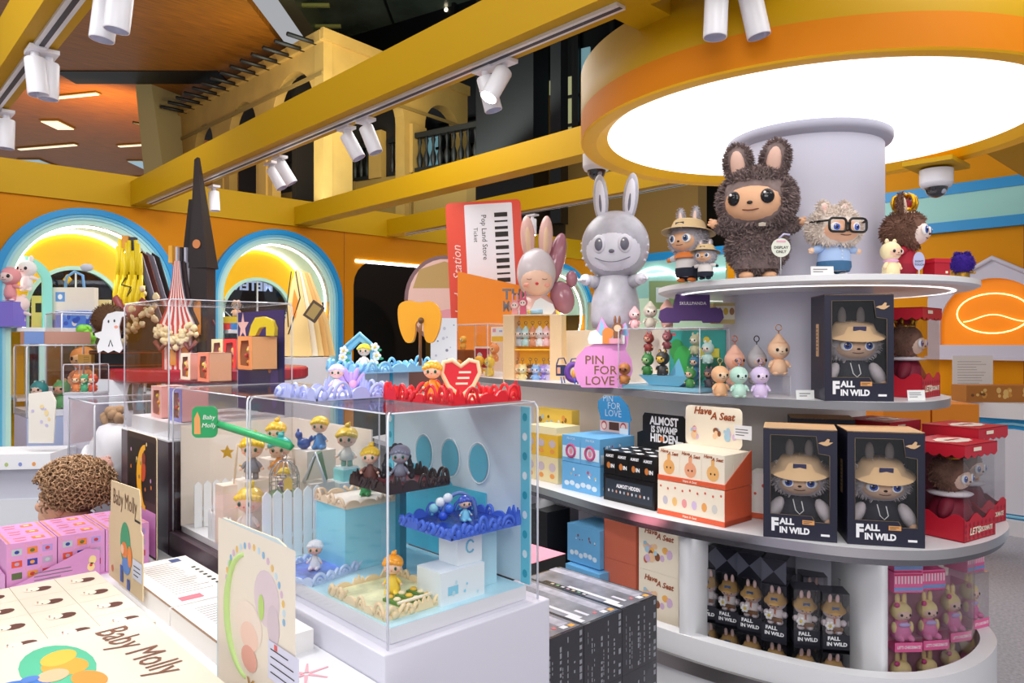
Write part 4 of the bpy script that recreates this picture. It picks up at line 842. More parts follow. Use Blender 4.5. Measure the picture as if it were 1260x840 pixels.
# navy / purple clip charms beside the yellow display
for i, (px, c_, lb) in enumerate(((690, '#1f2b58', 'navy bag charm with straps right of the yellow display'), (706, '#6a3f9c', 'purple ring charm with dangling strings beside the navy one'))):
    b = MB()
    if i: b.tube([(.03*math.cos(t), 0, .055+.036*math.sin(t)) for t in [2*PI*k/20 for k in range(20)]], .014, C(c_, .5), 10, closed=True); b.ell((0, -.004, .045), (.012, .01, .02), C('#e8a848'), 10, 8)
    else: b.box((0, 0, .06), (.045, .02, .05), C(c_, .5)); b.flat((-.01, .06), .015, .03, C('#e8a880'), -.0105)
    b.tube([(-.02, 0, .085), (-.01, 0, .115), (.015, 0, .118), (.025, 0, .09)], .003, C('#2a3a7a')); b.tube([(.0, -.01, .03), (.005, -.015, .0)], .003, C('#3a68c0')); b.tube([(.012, -.01, .03), (.018, -.015, .002)], .003, C('#3a68c0'))
    b.build('bag_charm', None, lb, 'bag charm', loc=PD(px, 3.42-.08*i, Z2+.001), rz=CAM)
# clear case at the far end of the middle tier
o = RD(-.405, 4.33, Z2+.001); ax = CAM-.55
oo = o; af = math.atan2((RD(-.10, 3.97)-RD(-.405, 4.33)).y, (RD(-.10, 3.97)-RD(-.405, 4.33)).x)
acrylic_case('display_case', 'clear case of small toys at the far left end of the middle tier', oo, af, .42, .24, .29)
Lf = Matrix.Translation(oo) @ RZ(af)
b = MB(); b.bx(.0, .12, 0, .1, 0, .14, C('#8a4420', .4)); b.bx(.02, .1, .02, .08, .14, .145, C('#a8582c', .4)); b.build('block_stand', loc=Lf @ Vector((.02, .05, .002)), rz=af, label='brown stepped stand inside the far clear case', cat='stand')
b = MB(); b.bx(0, .15, 0, .02, 0, .13, C('#f2e6e2')); b.flat((.075, .065), .13, .11, C('#b01030')); b.disc((.05, .075), .05, .045, C('#d8d4d0'), -.001); b.build('picture_box', loc=Lf @ Vector((.17, .10, .035)), rz=af, label='white framed box with a dark red picture in the far clear case', cat='picture box')
b = MB(); b.bx(0, .13, 0, .004, 0, .09, C('#f8f4ee')); b.flat((.065, .02), .12, .03, C('#f0c020')); b.flat((.03, .07), .03, .02, C('#f0a0b0')); b.flat((.09, .065), .03, .01, C('#a0a8e0')); b.build('sign_card', loc=Lf @ Vector((.20, .20, .19)), rz=af, label='white and yellow printed card at the back of the far clear case', cat='card')
for i, (x, y, z, s, c_, f_, e, lb) in enumerate([(.11, .03, .002, .10, '#e88a2c', '#f8d8b0', 0, 'orange figure at the front left of the far clear case'), (.20, .05, .002, .11, '#efeff2', '#30303a', .1, 'white figure with dark markings in the far clear case'), (.28, .05, .01, .12, '#f2b42c', '#f6c85c', 0, 'round golden yellow figure in the far clear case'), (.33, .12, .08, .12, '#e08a4c', '#f6c08c', .1, 'orange patterned figure behind the golden one'), (.375, .05, .002, .125, '#e8c43c', '#f0d870', .18, 'yellow long-eared figure by the case\'s right wall'), (.06, .10, .15, .09, '#f0b040', '#f8e0a0', 0, 'yellow figure on the brown stepped stand')]):
    mini('toy_figure', lb, 'figure', Lf @ Vector((x, y, z)), af, s, c_, f_, e, 'figures in the far clear case', earw=.07)
# ticket sculpture, orange board, rabbit balloon behind
b = MB(RY(-.05)); b.prism(rrect(0, .52, 0, 1.15, .03), .03, C('#e04a34', .4)); b.prism(rrect(.13, .46, .1, 1.13, .01), .004, C('#ecebf4', .5), R=TR(0, -.005, 0))
for k, w_ in enumerate((.03, .012, .02, .035, .012, .025, .012, .03, .02, .012, .03, .015)): b.flat((.38, 1.05-k*.045), .09, w_, INK, -.006)
b.text('Pop Land Store', (0, 0), .05, INK, R=TR(.26, -.005, .90) @ RY(PI/2)); b.text('Ticket', (0, 0), .04, INK, R=TR(.20, -.005, .92) @ RY(PI/2)); b.text('Popland ~ Station', (0, 0), .085, C('#f4d8d0'), R=TR(.065, -.002, .55) @ RY(-PI/2), shear=.3)
b.build('ticket_sculpture', loc=PD(558, 5.05, 1.305), rz=CAM-.05, label='tall red and white ticket-shaped board with a barcode behind the counter', cat='ticket board')
b = MB(); b.add([(0, 0, 0), (.62, 0, 0), (.62, 0, .52), (.0, 0, .66), (0, .1, 0), (.62, .1, 0), (.62, .1, .52), (0, .1, .66)], [(0, 1, 2, 3), (5, 4, 7, 6), (1, 5, 6, 2), (3, 2, 6, 7), (0, 3, 7, 4)], mat('orange_board', hx('#f28a10'), .5))
b.text('THE', (.385, .505), .095, C('#5a5a60', .3, metal=.6), bold=.03); b.text('MONSTERS', (.30, .425), .095, C('#5a5a60', .3, metal=.6), bold=.03, align='LEFT', sx=.62)
b.build('orange_board', loc=PD(563, 4.85, 1.305), rz=CAM, label='slanting orange board lettered THE MONSTERS before the ticket sculpture', cat='board', bevel=.01)
r = thing('balloon_figure', 'shiny pink long-eared balloon figure leaning behind the yellow display', 'figure', PD(660, 4.3, 1.56), CAM)
pk = C('#e8bcb4', .25, coat=.6); mv = C('#b4788c', .2, coat=.8)
h = MB().ell((0, 0, .34), (.115, .09, .15), C('#d8cfd6', .25, coat=.5), 28, 20).build('head', r); b = MB(); b.ell((0, -.03, .30), (.095, .07, .095), C('#f6cdb6', .4), 24, 16)
for sd in (-1, 1): b.tube([(sd*.045-.014, -.098, .30), (sd*.045, -.10, .295), (sd*.045+.014, -.098, .30)], .002, C('#8a4a40'), 5); b.ell((sd*.06, -.085, .265), (.018, .008, .012), C('#f0a898'), 10, 6)
b.ell((0, -.10, .272), (.01, .005, .009), C('#d83a48'), 8, 6); b.build('face', h)
for x, t in ((-.045, -.06), (.05, .05)): b = MB(TR(x, 0, .45) @ RY(t)); b.ell((0, 0, .10), (.042, .03, .13), pk, 16, 12); b.ell((0, -.012, .09), (.022, .022, .095), C('#efcba8', .3), 14, 10); b.build('ear', h)
MB().ell((0, .02, .08), (.12, .1, .16), pk, 24, 16).build('body', r)
b = MB(); b.ell((.115, .05, .42), (.055, .05, .17), mv, 20, 14, R=RY(.25)); b.ell((.155, .03, .20), (.07, .05, .10), mv, 20, 14, R=RY(-.3)); b.ell((.21, .03, .31), (.035, .03, .05), mv, 16, 12); b.build('balloon_bow', r)
# ================================================================ COUNTER TOP GOODS  (z = .86)
Z3 = .861
bigbox('dark blue FALL IN WILD window box on the counter top, nearer the cartons', 984, 2.36, Z3, -.36, .222, .357, .18)
bigbox('dark blue FALL IN WILD window box touching the red box on the counter top', 1090, 2.285, Z3, -.24, .222, .357, .18)
bigbox('dark blue window box half hidden behind the two front ones', 1012, 2.70, Z3, -.30, .222, .355, .16)
redbox('red LET\'S CHECKMATE window box at the front right of the counter top', 1206, 2.372, Z3, .567, .203, .31, .19)
redbox('red window box at the counter\'s right rim, behind the front red one', 1221, 2.56, Z3, .567, .20, .34, .19)
redbox('red window box farthest back, only its lid showing above the others', 1113, 2.70, Z3, .567, .20, .345, .19)
ORG = C('#e0603c', .5); CRM = C('#f6ead6', .5)
def seat_title(b, c, s, R=None):
    br = C('#9c4a1c', .5); b.text('Have', (c[0]-s*1.25, c[1]+s*.3), s*1.05, br, -.0012, R=R, bold=.03, shear=.25); b.text('A Seat', (c[0]+s*1.15, c[1]-.15*s), s*1.05, br, -.0012, R=R, bold=.03, shear=.25)
def blobs(b, cx, cz, w, h, n, cols, seed, R=None, y=-.0009, sz=.16):
    rn = random.Random(seed)
    for i in range(n):
        q = w*sz*rn.uniform(.6, 1.3); b.disc((cx+rn.uniform(-.5, .5)*(w-q), cz+rn.uniform(-.5, .5)*(h-q)), q, q*rn.uniform(.8, 1.5), C(rn.choice(cols)), y-.0001*i, R=R, n=10)
TOYC = ['#e8893c', '#f2b45c', '#8a5030', '#d8b8d8', '#a8cce0', '#f0c8a0', '#c86038']
def side(w, dp, sgn=1):   # plane of the right (+x) side, centred
    return TR(w/2, dp/2, 0) @ RZ(PI/2) if sgn > 0 else TR(-w/2, dp/2, 0) @ RZ(-PI/2)
RG = -PI/2-.06
def disp(label, name, o, rz, w, dp, h1, nbx, header, base, side_m, art, cover=None):
    r = thing(name, label, 'box display', o, rz); return r
# --- Have A Seat display
o = RD(.637, 2.62, Z3); r = thing('display_box', 'cream and orange Have A Seat blind box display with tall header', 'box display', o, RG+.02)
w, dp = .285, .17
b = MB(); b.bx(-w/2, w/2, 0, dp, 0, .125, CRM); b.bx(-w/2-.001, w/2+.001, -.001, dp, 0, .018, ORG); b.bx(w/2-.0001, w/2+.001, -.001, dp, 0, .125, ORG)
for k in range(6): b.disc((-w/2+.035+k*.042, .055), .022, .032, C(('#c8c4d0', '#f2c47a', '#f0a0a0', '#d8c0e0', '#f0a860', '#d8d4d0')[k]), -.0008)
for k in range(9): b.disc((-w/2+.015+k*.032, .105-.006*(k % 2)), .008, .009, C('#d8604c'), -.0008)
b.text('Have A Seat', (0, .009), .012, CRM, -.002, bold=.02); b.build('lower_carton', r)
b = MB(); b.bx(-w/2, w/2, 0, dp, .127, .145, ORG)
b.add([(w/2, 0, .127), (w/2, dp, .127), (w/2, dp, .25), (w/2, 0, .145), (w/2+.002, 0, .127), (w/2+.002, dp, .127), (w/2+.002, dp, .25), (w/2+.002, 0, .145)], [(0, 3, 2, 1), (4, 5, 6, 7), (0, 1, 5, 4), (3, 7, 6, 2), (0, 4, 7, 3)], ORG); b.text('Have A Seat', (0, .136), .012, CRM, -.0012, bold=.02); b.build('tray', r)
bw = (w-.004)/3
for k in range(3):
    for j in range(3):
        x = -w/2+.002+bw*(k+.5); y = .003+.055*j; b = MB(); b.bx(x-bw/2+.0005, x+bw/2-.0005, y, y+.053, .145, .245, CRM); 
        if j == 0:
            seat_title(b, (x, .23), .016, TR(0, y, 0)); b.disc((x, .178), .05, .055, C(('#f0b068', '#f0a880', '#f2b870')[k]), y-.0008); b.flat((x, .21), .014, .03, C(('#f0b068', '#f0a880', '#f2b870')[k]), y-.0009)
            for e in (-.008, .008): b.disc((x+e, .176), .006, .008, INK, y-.0014)
        b.build('blind_box', r)
b = MB(); b.prism(rrect(-w/2+.005, w/2-.035, .245, .395, .02), .003, CRM, R=TR(0, dp-.003, 0)); b.flat((-.01, .0), 0, 0, CRM)
seat_title(b, (-.015, .365), .036, TR(0, dp-.004, 0)); blobs(b, -.015, .29, .20, .06, 16, TOYC, 3, R=TR(0, dp-.004, 0), sz=.11); b.flat((w/2-.03, .31), .07, .05, C('#f0eef2'), dp-.006); lines(b, w/2-.06, w/2-.005, .295, .325, 3, GREYINK, dp-.0066)
b.build('header_card', r)
# --- black display
o = RD(.455, 2.865, Z3); r = thing('display_box', 'black blind box display with white cracked lettering beside the cream one', 'box display', o, RG-.04)
w, dp = .27, .18; BKC = C('#141416', .35)
b = MB(); b.bx(-w/2, w/2, 0, dp, 0, .105, BKC); b.flat((0, .05), w-.02, .075, C('#26303c'), -.0005); b.text('ALMOST HIDDEN', (.0, .065), .02, WINK, -.001, bold=.04, sx=.8)
for k in range(11): b.disc((-w/2+.03+k*.021, .042), .008, .012, C(('#d8d8dc', '#b0b4bc', '#e0a080')[k % 3]), -.001)
b.build('lower_carton', r)
bw = w/4
for k in range(4):
    for j in range(3):
        x = -w/2+bw*(k+.5); y = .001+.058*j; b = MB(); b.bx(x-bw/2+.0006, x+bw/2-.0006, y, y+.056, .107, .20, BKC)
        if j == 0: b.text('ALMOST', (x, .18), .015, WINK, y-.001, bold=.05, sx=.75); b.disc((x-.006, .142), .02, .026, C('#c87838'), y-.0008); b.text('IN', (x+.016, .14), .02, WINK, y-.001, bold=.05)
        b.add([(x-bw*.35, y+.028, .2005), (x+bw*.1, y+.012, .2005), (x+bw*.35, y+.03, .2005), (x, y+.044, .2005)], [(0, 1, 2, 3)], WINK); b.build('blind_box', r)
b = MB(); b.prism([(-w/2+.02, .20), (w/2, .20), (w/2, .335), (w/2-.01, .345), (-w/2+.06, .345), (-w/2+.05, .33), (-w/2+.05, .27), (-w/2+.02, .26)], .003, BKC, R=TR(0, dp-.003, 0))
for t_, z, s in (('ALMOST', .315, .045), ('IS SWAMP', .28, .036), ('HIDDEN', .245, .045)): b.text(t_, (.03, z), s, WINK, dp-.005, bold=.04, sx=.85)
b.disc((.02, .245), .02, .022, C('#e07830'), dp-.0065); b.flat((.11, .225), .04, .035, WHITE2, dp-.006); b.build('header_card', r)
# --- blue display
o = RD(.29, 3.10, Z3); r = thing('display_box', 'sky blue blind box display with curved PIN FOR LOVE header', 'box display', o, RG-.02)
w, dp = .23, .21; SKY = C('#6cb2e4', .5); CLD = C('#dcecf8', .6)
def cloudband(b, w, z, R=None, n=6, y=-.0008):
    for k in range(n): b.disc((-w/2+w*(k+.5)/n, z+.005*math.sin(k*2.3)), w/n*.95, .022, CLD, y-.0001*(k % 2), R=R, n=10)
b = MB(); b.bx(-w/2, w/2, 0, dp, 0, .12, SKY); cloudband(b, w-.03, .03); blobs(b, 0, .08, w-.03, .04, 10, ['#d84a5a', '#f4f4f4', '#e8a0b0', '#f2d060'], 5, sz=.05); cloudband(b, dp-.03, .03, side(w, dp)); blobs(b, 0, .08, dp-.03, .04, 8, ['#d84a5a', '#f4f4f4', '#f2d060'], 6, R=side(w, dp), sz=.05); b.build('lower_carton', r)
for k in range(2):
    x = (k-.5)*w/2; b = MB(); b.bx(x-w/4+.001, x+w/4-.001, 0, dp, .122, .235, SKY); b.flat((x, .165), w/2-.01, .05, CLD, -.0006); b.tube([(x+.026*math.cos(t), -.001, .17+.026*math.sin(t)) for t in [2*PI*i/16 for i in range(16)]], .006, C('#b84a7c', .6), 6, closed=True); b.disc((x, .168), .02, .026, C('#e090a0'), -.002); b.text('PIN FOR', (x, .222), .014, CLD, -.001); 
    if k: blobs(b, 0, .2, dp-.02, .02, 9, ['#26304a', '#d84a5a', '#f4f4f4'], 7, R=side(w, dp), sz=.05); b.flat((0, .15), dp-.01, .04, CLD, -.0004, R=side(w, dp))
    b.build('blind_box', r)
b = MB(); b.prism([(-.09, .235), (.09, .235), (.09, .29), (.10, .30), (.08, .36), (.03, .40), (-.06, .395), (-.10, .37), (-.10, .34), (-.085, .30)], .003, C('#3f9ad0', .5), R=TR(0, dp-.003, 0))
for t_, x, z in (('PIN', -.035, .385), ('FOR', .0, .353), ('LOVE', -.005, .32)): b.text(t_, (x, z), .042, C('#d4e0e8'), dp-.005)
b.flat((0, .262), .17, .05, C('#e8c4b8'), dp-.004); b.flat((0, .265), .06, .035, C('#5a3424'), dp-.0046); b.disc((-.06, .265), .035, .04, C('#c84a50'), dp-.005); b.disc((.055, .265), .035, .04, C('#c84a50'), dp-.005); b.disc((-.06, .263), .026, .028, C('#f0d0c0'), dp-.0055); b.disc((.055, .263), .026, .028, C('#f0d0c0'), dp-.0055)
b.flat((.06, .245), .05, .03, WHITE2, dp-.0062); b.build('header_card', r)
# --- yellow cartons at the far left
def carton(label, o, rz, w, dp, h, m, prints=None, group=None, name='carton', cat='carton'):
    b = MB(); b.bx(-w/2, w/2, 0, dp, 0, h, m)
    if prints: prints(b, w, dp, h)
    return b.build(name, None, label, cat, group, loc=o, rz=rz)
def yprint(b, w, dp, h):
    for k in range(3): b.disc((-w/2+w*(k+.5)/3, h*.6), w*.2, h*.35, C('#c8b8c0'), -.0008); b.disc((-w/2+w*(k+.5)/3, h*.25), w*.14, h*.2, C('#e89a50'), -.0008)
YC = C('#e8b838', .5)
o = RD(.135, 3.36, Z3)
carton('cream and yellow carton at the bottom of the far stack on the counter top', o, RG, .22, .17, .115, C('#e8d8a8', .5), yprint)
carton('golden printed carton second in the far stack on the counter top', o+Vector((0, 0, .1155)), RG, .22, .17, .10, YC, yprint)
carton('cream lidded carton topping the far stack on the counter top', o+Vector((0, 0, .216)), RG, .20, .15, .035, C('#f2e4b8', .5))
carton('yellow header carton standing behind the far stack on the counter top', RD(.20, 3.57, Z3), RG, .26, .05, .31, C('#f2cc58', .5), lambda b, w, dp, h: [blobs(b, 0, h*.8, w*.9, h*.25, 14, ['#8a6a30', '#f6f0e0', '#e8a050', '#b8c8c8'], 8, sz=.09)])
carton('narrow white and red dotted carton right of the cream display', RD(.905, 2.63, Z3), RG+.3, .10, .10, .165, C('#f2ece8', .5), lambda b, w, dp, h: [b.flat((0, .01), w, .02, ORG), b.disc((0, .12), .014, .014, C('#e06050')), b.disc((.03, .15), .01, .01, C('#e06050')), b.disc((-.03, .09), .01, .01, C('#e06050')), b.flat((0, h/2), dp, h, ORG, -.0005, R=side(w, dp))])
# ================================================================ UNDER THE COUNTER
def small_proto():
    r = thing('plush_charm_box', 'x', 'toy box', group='small dark boxes of hatted charms under the counter')
    w, dp, h = .086, .085, .20; x = w/2; dk_ = C('#23232e', .4)
    b = MB(); b.bx(-x, x, dp-.002, dp, 0, h, dk_); b.bx(-x, x, 0, dp, 0, .012, dk_); b.bx(-x, x, .0, .001, .0, .062, dk_); b.bx(-x, -x+.001, .0, dp, .0, .05, dk_); b.bx(x-.001, x, .0, dp, .0, .05, dk_); b.bx(-x, x, 0, dp, h-.001, h, C('#34343e', .2)); b.build('carton', r)
    b = MB(); b.text('FALL', (-.008, .049), .017, WINK, -.001, bold=.04, sx=1.1); b.text('IN WILD', (.002, .030), .017, WINK, -.001, bold=.04); b.build('title_print', r)
    b = MB(); b.bx(-x, x, 0, .0008, .062, h-.001, FILM); b.bx(-x, -x+.0008, .001, dp, .05, h-.001, FILM); b.bx(x-.0008, x, .001, dp, .05, h-.001, FILM); b.build('window_film', r)
    g = C('#d8ccd0', .9); b = MB(); b.ell((0, .04, .085), (.026, .022, .034), C('#e4dcdc', .8), 12, 8); b.box((.0, .022, .085), (.006, .006, .05), C('#b0623a')); b.box((0, .016, .075), (.05, .006, .012), C('#7a5430'))
    for s in (-1, 1): b.ell((s*.031, .032, .09), .011, g, 10, 6); b.ell((s*.014, .03, .062), (.013, .018, .01), g, 10, 6)
    for k in range(6): a = k*PI/3; b.ell((-.018+.010*math.cos(a), .008, .088+.010*math.sin(a)), (.006, .002, .006), EYEW, 8, 4)
    b.ell((-.018, .006, .088), (.005, .002, .005), C('#f0d020'), 8, 4); b.build('doll_body', r)
    b = MB(); b.ell((0, .04, .128), (.034, .028, .026), g, 16, 10); face(b, (0, .038, .126), (.034, .028, .026), C('#f0c4ae', .5), .16, C('#4a74c8', .2), q=0, seg=8, sep=.4); b.build('doll_head', r)
    b = MB(TR(0, .036, .138) @ RX(.15)); b.lathe([(.041, -.004), (.04, -.001), (.030, .008), (.025, .022), (1e-4, .026)], C('#b08a50', .8), seg=20); b.box((0, -.027, .013), (.022, .003, .010), C('#3a5a8a'))
    for s in (-1, 1): b.ell((s*.012, 0, .034), (.007, .005, .018), C('#f0ccc8'), 10, 6)
    b.build('doll_hat', r); return r
sp = small_proto(); first = True
def put(o, rz, label, lie=False):
    global first
    q = sp if first else copy_tree(sp); first = False
    q.location = o; q.rotation_euler = (0, 0, rz); q['label'] = label
    if lie: q.rotation_euler = (PI/2, 0, rz)
    return q
# left group: four columns of two, then boxes lying on top with their bottoms forward
def plane_at(px, k=0): 
    u = (px-855)/(966-855); return 2.77-.25*u+k
for i, px in enumerate((868, 894.5, 922, 952)):
    d = plane_at(px); yaw = -.55
    for lv in range(2):
        put(PD(px, d, .251+.2005*lv), CAM+yaw, 'small box with a tan-hatted charm, %s level, %s column of the taller group' % (('lower', 'upper')[lv], ('first', 'second', 'third', 'fourth')[i]))
    if i < 4:
        bb = MB(); w = .084; dk_ = C('#3a3b48', .15)
        bb.bx(-w/2, w/2, 0, .17, 0, .084, FILM); bb.bx(-w/2+.001, w/2-.001, .004, .165, .001, .08, C('#2a2a36', .3)); m2 = C('#50525f', .12); m3 = C('#1c1c26', .12)
        bb.flat((0, .042), w, .084, m2, -.0008, [(-.5, -.5), (0, 0), (-.5, .5)]); bb.flat((0, .042), w, .084, m2, -.0008, [(.5, -.5), (.5, .5), (0, 0)]); bb.flat((0, .042), w, .084, m3, -.0008, [(-.5, .5), (0, 0), (.5, .5)]); bb.flat((0, .042), w, .084, m3, -.0008, [(-.5, -.5), (.5, -.5), (0, 0)])
        bb.build('plush_charm_box', None, 'small dark box lying on top of the %s column, base turned out' % ('first', 'second', 'third', 'fourth')[i], 'toy box', 'dark boxes lying on the taller group', loc=PD(px, d+.01, .6525), rz=CAM+yaw)
for i, (px, d, yaw) in enumerate(((993, 2.50, -.18), (1029, 2.46, -.16), (1049, 2.60, -.12))):
    for lv in range(2): put(PD(px, d, .251+.2005*lv), CAM+yaw, 'small box with a tan-hatted charm, %s of the %s of the shorter stacks' % (('lower', 'upper')[lv], ('first', 'second', 'rear third')[i]))
for i, (px, d) in enumerate(((965, 2.67), (1003, 2.64))):
    for lv in range(2): put(PD(px, d, .251+.2005*lv), CAM-.15, 'hatted charm box, %s, back row of the shorter stacks, %s' % (('lower', 'upper')[lv], ('near the taller group', 'behind the front pair')[i]))
# pink boxes on the right
def pink_proto():
    r = thing('plush_charm_box', 'x', 'toy box', group='pink boxes of yellow dolls under the counter'); w, dp, h = .096, .09, .20; x = w/2; P1 = C('#f06aa4', .45)
    b = MB(); b.bx(-x, x, dp-.002, dp, 0, h, C('#f2b8d0', .4)); b.bx(-x, x, 0, dp, 0, .004, P1); b.bx(-x, x, -.001, .001, 0, .032, P1); b.build('carton', r)
    b = MB(); b.text("LET'S CHECKMATE", (0, .016), .0135, C('#fdf0f6'), -.002, bold=.04, sx=.72, shear=.2); b.build('title_print', r)
    b = MB(); b.bx(-x, x, 0, .0008, .032, h, FILM); b.bx(-x, -x+.0008, .001, dp, .0, h-.001, FILM); b.bx(x-.0008, x, .001, dp, .0, h-.001, FILM); b.bx(-x, x, .001, dp, h-.0008, h, FILM); b.build('window_film', r)
    yl = C('#f2dc9c', .8); b = MB(); b.lathe([(1e-4, .03), (.034, .035), (.032, .06), (.02, .09), (1e-4, .10)], C('#e880b4', .6), (0, .045, 0), 16)
    for s in (-1, 1): b.ell((s*.018, .022, .038), (.013, .022, .012), C('#e880b4', .6), 10, 6); b.ell((s*.03, .036, .07), (.009, .01, .02), yl, 10, 6)
    b.ell((0, .022, .083), (.022, .006, .008), C('#c8b8ec'), 10, 6); b.build('doll_body', r)
    b = MB(); b.ell((0, .045, .122), (.035, .03, .033), yl, 16, 10); face(b, (0, .043, .12), (.035, .03, .032), C('#f6cfc0', .5), .16, None, q=0, seg=8)
    for s in (-1, 1): b.ell((s*.012, .046, .163), (.009, .007, .025), yl, 10, 6)
    b.ell((-.022, .03, .148), (.010, .007, .009), C('#d8488c'), 8, 6); b.build('doll_head', r); return r
pp = pink_proto(); first = True; sp = pp
for i, (px, d, yaw) in enumerate(((1118, 2.47, .05), (1152, 2.49, .15), (1183, 2.56, .3), (1207, 2.68, .45))):
    for lv in range(2): put(PD(px, d, .251+.2005*lv), CAM+yaw, 'pink window box with yellow doll, %s row, %s from the white divider' % (('lower', 'upper')[lv], ('first', 'second', 'third', 'fourth')[i]))
for i, (px, d, yaw, z) in enumerate(((1118, 2.47, .05, .652), (1147, 2.50, .15, .652), (1201, 2.70, .45, .652), (1118, 2.475, .05, .722), (1157, 2.55, .2, .722), (1203, 2.71, .45, .722))):
    b = MB(); w = .10; b.bx(-w/2, w/2, 0, .09, 0, .068, C('#e8689c', .5))
    for k in range(9): b.flat((-w/2+w*(k+.5)/9, .043), w/9*.5, .026, C('#f2d4de'), -.0006)
    b.flat((0, .012), w, .012, C('#7a9cd0'), -.0006); b.flat((0, .06), w, .004, C('#c82858'), -.0006)
    b.build('checked_carton', None, 'small pink checked carton %s' % ('next to the white divider, lower of two', 'second from the divider, lower course', 'at the clear panel, lower course', 'next to the white divider, upper of two', 'second from the divider, upper course', 'at the clear panel, upper course')[i], 'carton', 'pink checked cartons above the doll boxes', loc=PD(px, d, z), rz=CAM+yaw)
b = MB(LTR); pts = [(x, y) for x, y in ins(S3, .10)[45:62]]
n = len(pts); q = ins(pts, .003)
b.add([(x, y, .46) for x, y in pts]+[(x, y, .80) for x, y in pts]+[(x, y, .46) for x, y in q]+[(x, y, .80) for x, y in q], [f for i in range(n-1) for f in ((i, i+1, n+i+1, n+i), (2*n+i+1, 2*n+i, 3*n+i, 3*n+i+1))], ACR, True)
b.build('clear_guard', None, 'curved clear guard panel in front of the pink boxes', 'clear panel')
# lower left cubby: cartons
def seatp(b, w, dp, h): seat_title(b, (.0, h*.8), w*.15); blobs(b, 0, h*.38, w*.85, h*.5, 18, TOYC, int(w*1000), sz=.16)
for lv in range(3):
    carton('cream Have A Seat carton with toy pictures, %s of its stack under the counter' % ('bottom', 'middle', 'top')[lv], RD(.560, 2.805, .2505+.181*lv), RG, .19, .15, .18, CRM, seatp, 'Have A Seat cartons under the counter')
for lv in range(3):
    carton('plain orange carton side, %s of the stack left of the Have A Seat cartons' % ('bottom', 'middle', 'top')[lv], RD(.435, 2.955, .2505+.181*lv), RG, .17, .15, .18, C('#cc6a50', .5), None, 'orange cartons under the counter')
carton('blue cloud-printed carton, upper, under the counter beside the orange ones', RD(.30, 3.08, .56), RG, .19, .17, .16, SKY, lambda b, w, dp, h: [cloudband(b, w-.03, .04), blobs(b, 0, .11, w-.04, .03, 9, ['#8a5a70', '#f4f4f4'], 5, sz=.06)])
carton('blue cloud-printed carton, lower and pushed forward, beside the orange ones', RD(.29, 3.04, .40), RG, .20, .20, .155, SKY, lambda b, w, dp, h: [cloudband(b, w-.03, .03), b.text('PIN', (.0, .11), .05, CLD)])
carton('blue carton at the bottom under the two cloud-printed ones', RD(.30, 3.06, .2505), RG, .20, .20, .148, SKY)
for lv in range(2): carton('black carton in the dark corner under the counter, %s' % ('lower', 'upper')[lv], RD(.10, 3.28, .2505+.25*lv), RG, .17, .14, .248, C('#18181c', .4), None, 'black cartons in the dark corner')
# ================================================================ TALL BLACK BOXES IN THE FOREGROUND
GL = C('#26272e', .18, coat=.5); w0, l0, h0 = .162, .39, .186
corner = RD(.4275, 2.16); cx1, cy1 = corner.x, corner.y
for k in range(3):
    for lv in range(4):
        z1 = .749-.1865*lv; x1 = cx1-k*(w0+.002); b = MB(); b.bx(-w0, 0, 0, l0, 0, h0, GL)
        fw = C('#8f9098', .4)
        for j, (fx, ww, zz) in enumerate(((.1, .002, .85), (.2, .004, .75), (.26, .003, .65), (.45, .007, .8), (.5, .003, .5), (.62, .004, .9), (.78, .006, .6), (.93, .010, .93))):
            for q in range(9): 
                rn = random.Random(k*99+j*7+q+lv)
                if rn.random() < .8: b.flat((-w0+w0*fx, h0*(.04+zz*(q+.5)/9)), ww, h0*zz/9*rn.uniform(.4, .9), fw, -.0005)
        if lv == 0:
            Rt = TR(0, 0, h0) @ RX(-PI/2)   # lid prints and painted sheen: x across, z along depth
            def top(x, y, a, c_, m, e=.0006): b.add([(x-a/2, y-c_/2, h0+e), (x+a/2, y-c_/2, h0+e), (x+a/2, y+c_/2, h0+e), (x-a/2, y+c_/2, h0+e)], [(0, 1, 2, 3)], m)
            top(-w0*.5, l0*.5, w0*.94, l0*.96, C('#84848e', .15, noise_=.4, nscale=14)); top(-w0*.22, l0*.55, .035, l0*.9, C('#b4b2c0', .2, noise_=.3, nscale=30), .0008)  # lid sheet coloured greyer to imitate silvery reflections
            top(-w0*.80, l0*.35, .014, l0*.5, C('#e6e6ec', .3), .001); top(-w0*.9, l0*.12, .018, .06, C('#e6e6ec', .3), .001); top(-w0*.62, l0*.16, .012, .05, C('#dcdce6', .3), .001); top(-w0*.90, l0*.6, .02, l0*.45, C('#1a1a20', .2), .0009)
            for q in range(7): top(-w0*.90, l0*(.4+.055*q), .009, .012, C(('#d8d8dc', '#7fae7a', '#d8c8a0', '#c8a0b0')[q % 4], .3), .0012)
            top(-w0*.14, l0*.06, .018, .016, C('#e8a840', .4), .0012); top(-w0*.3, l0*.07, .02, .018, C('#e0e0e4', .4), .0012); top(-w0*.45, l0*.10, .012, .012, C('#d86a70', .4), .0012)
        b.build('collector_box', None, ('glossy black box with printed lid, topmost of the %s column by the white plinth' if lv == 0 else 'glossy black box in the %s column, '+('second', 'third', 'fourth')[lv-1]+' from the top') % ('outer right', 'middle', 'inner left')[k], 'box', 'glossy black boxes in the foreground', loc=(x1, cy1, z1-h0), rz=0)
b = MB(); b.bx(-.10, .10, 0, .2, 0, .12, BLACK); b.bx(-.10, .10, 0, .2, .1202, .121, C('#f08ca0', .5)); b.flat((0, .05), .12, .01, WINK)
b.build('carton', None, 'black carton with a pink lid behind the glossy black boxes', 'carton', loc=PD(672, 2.55, .62), rz=.0)
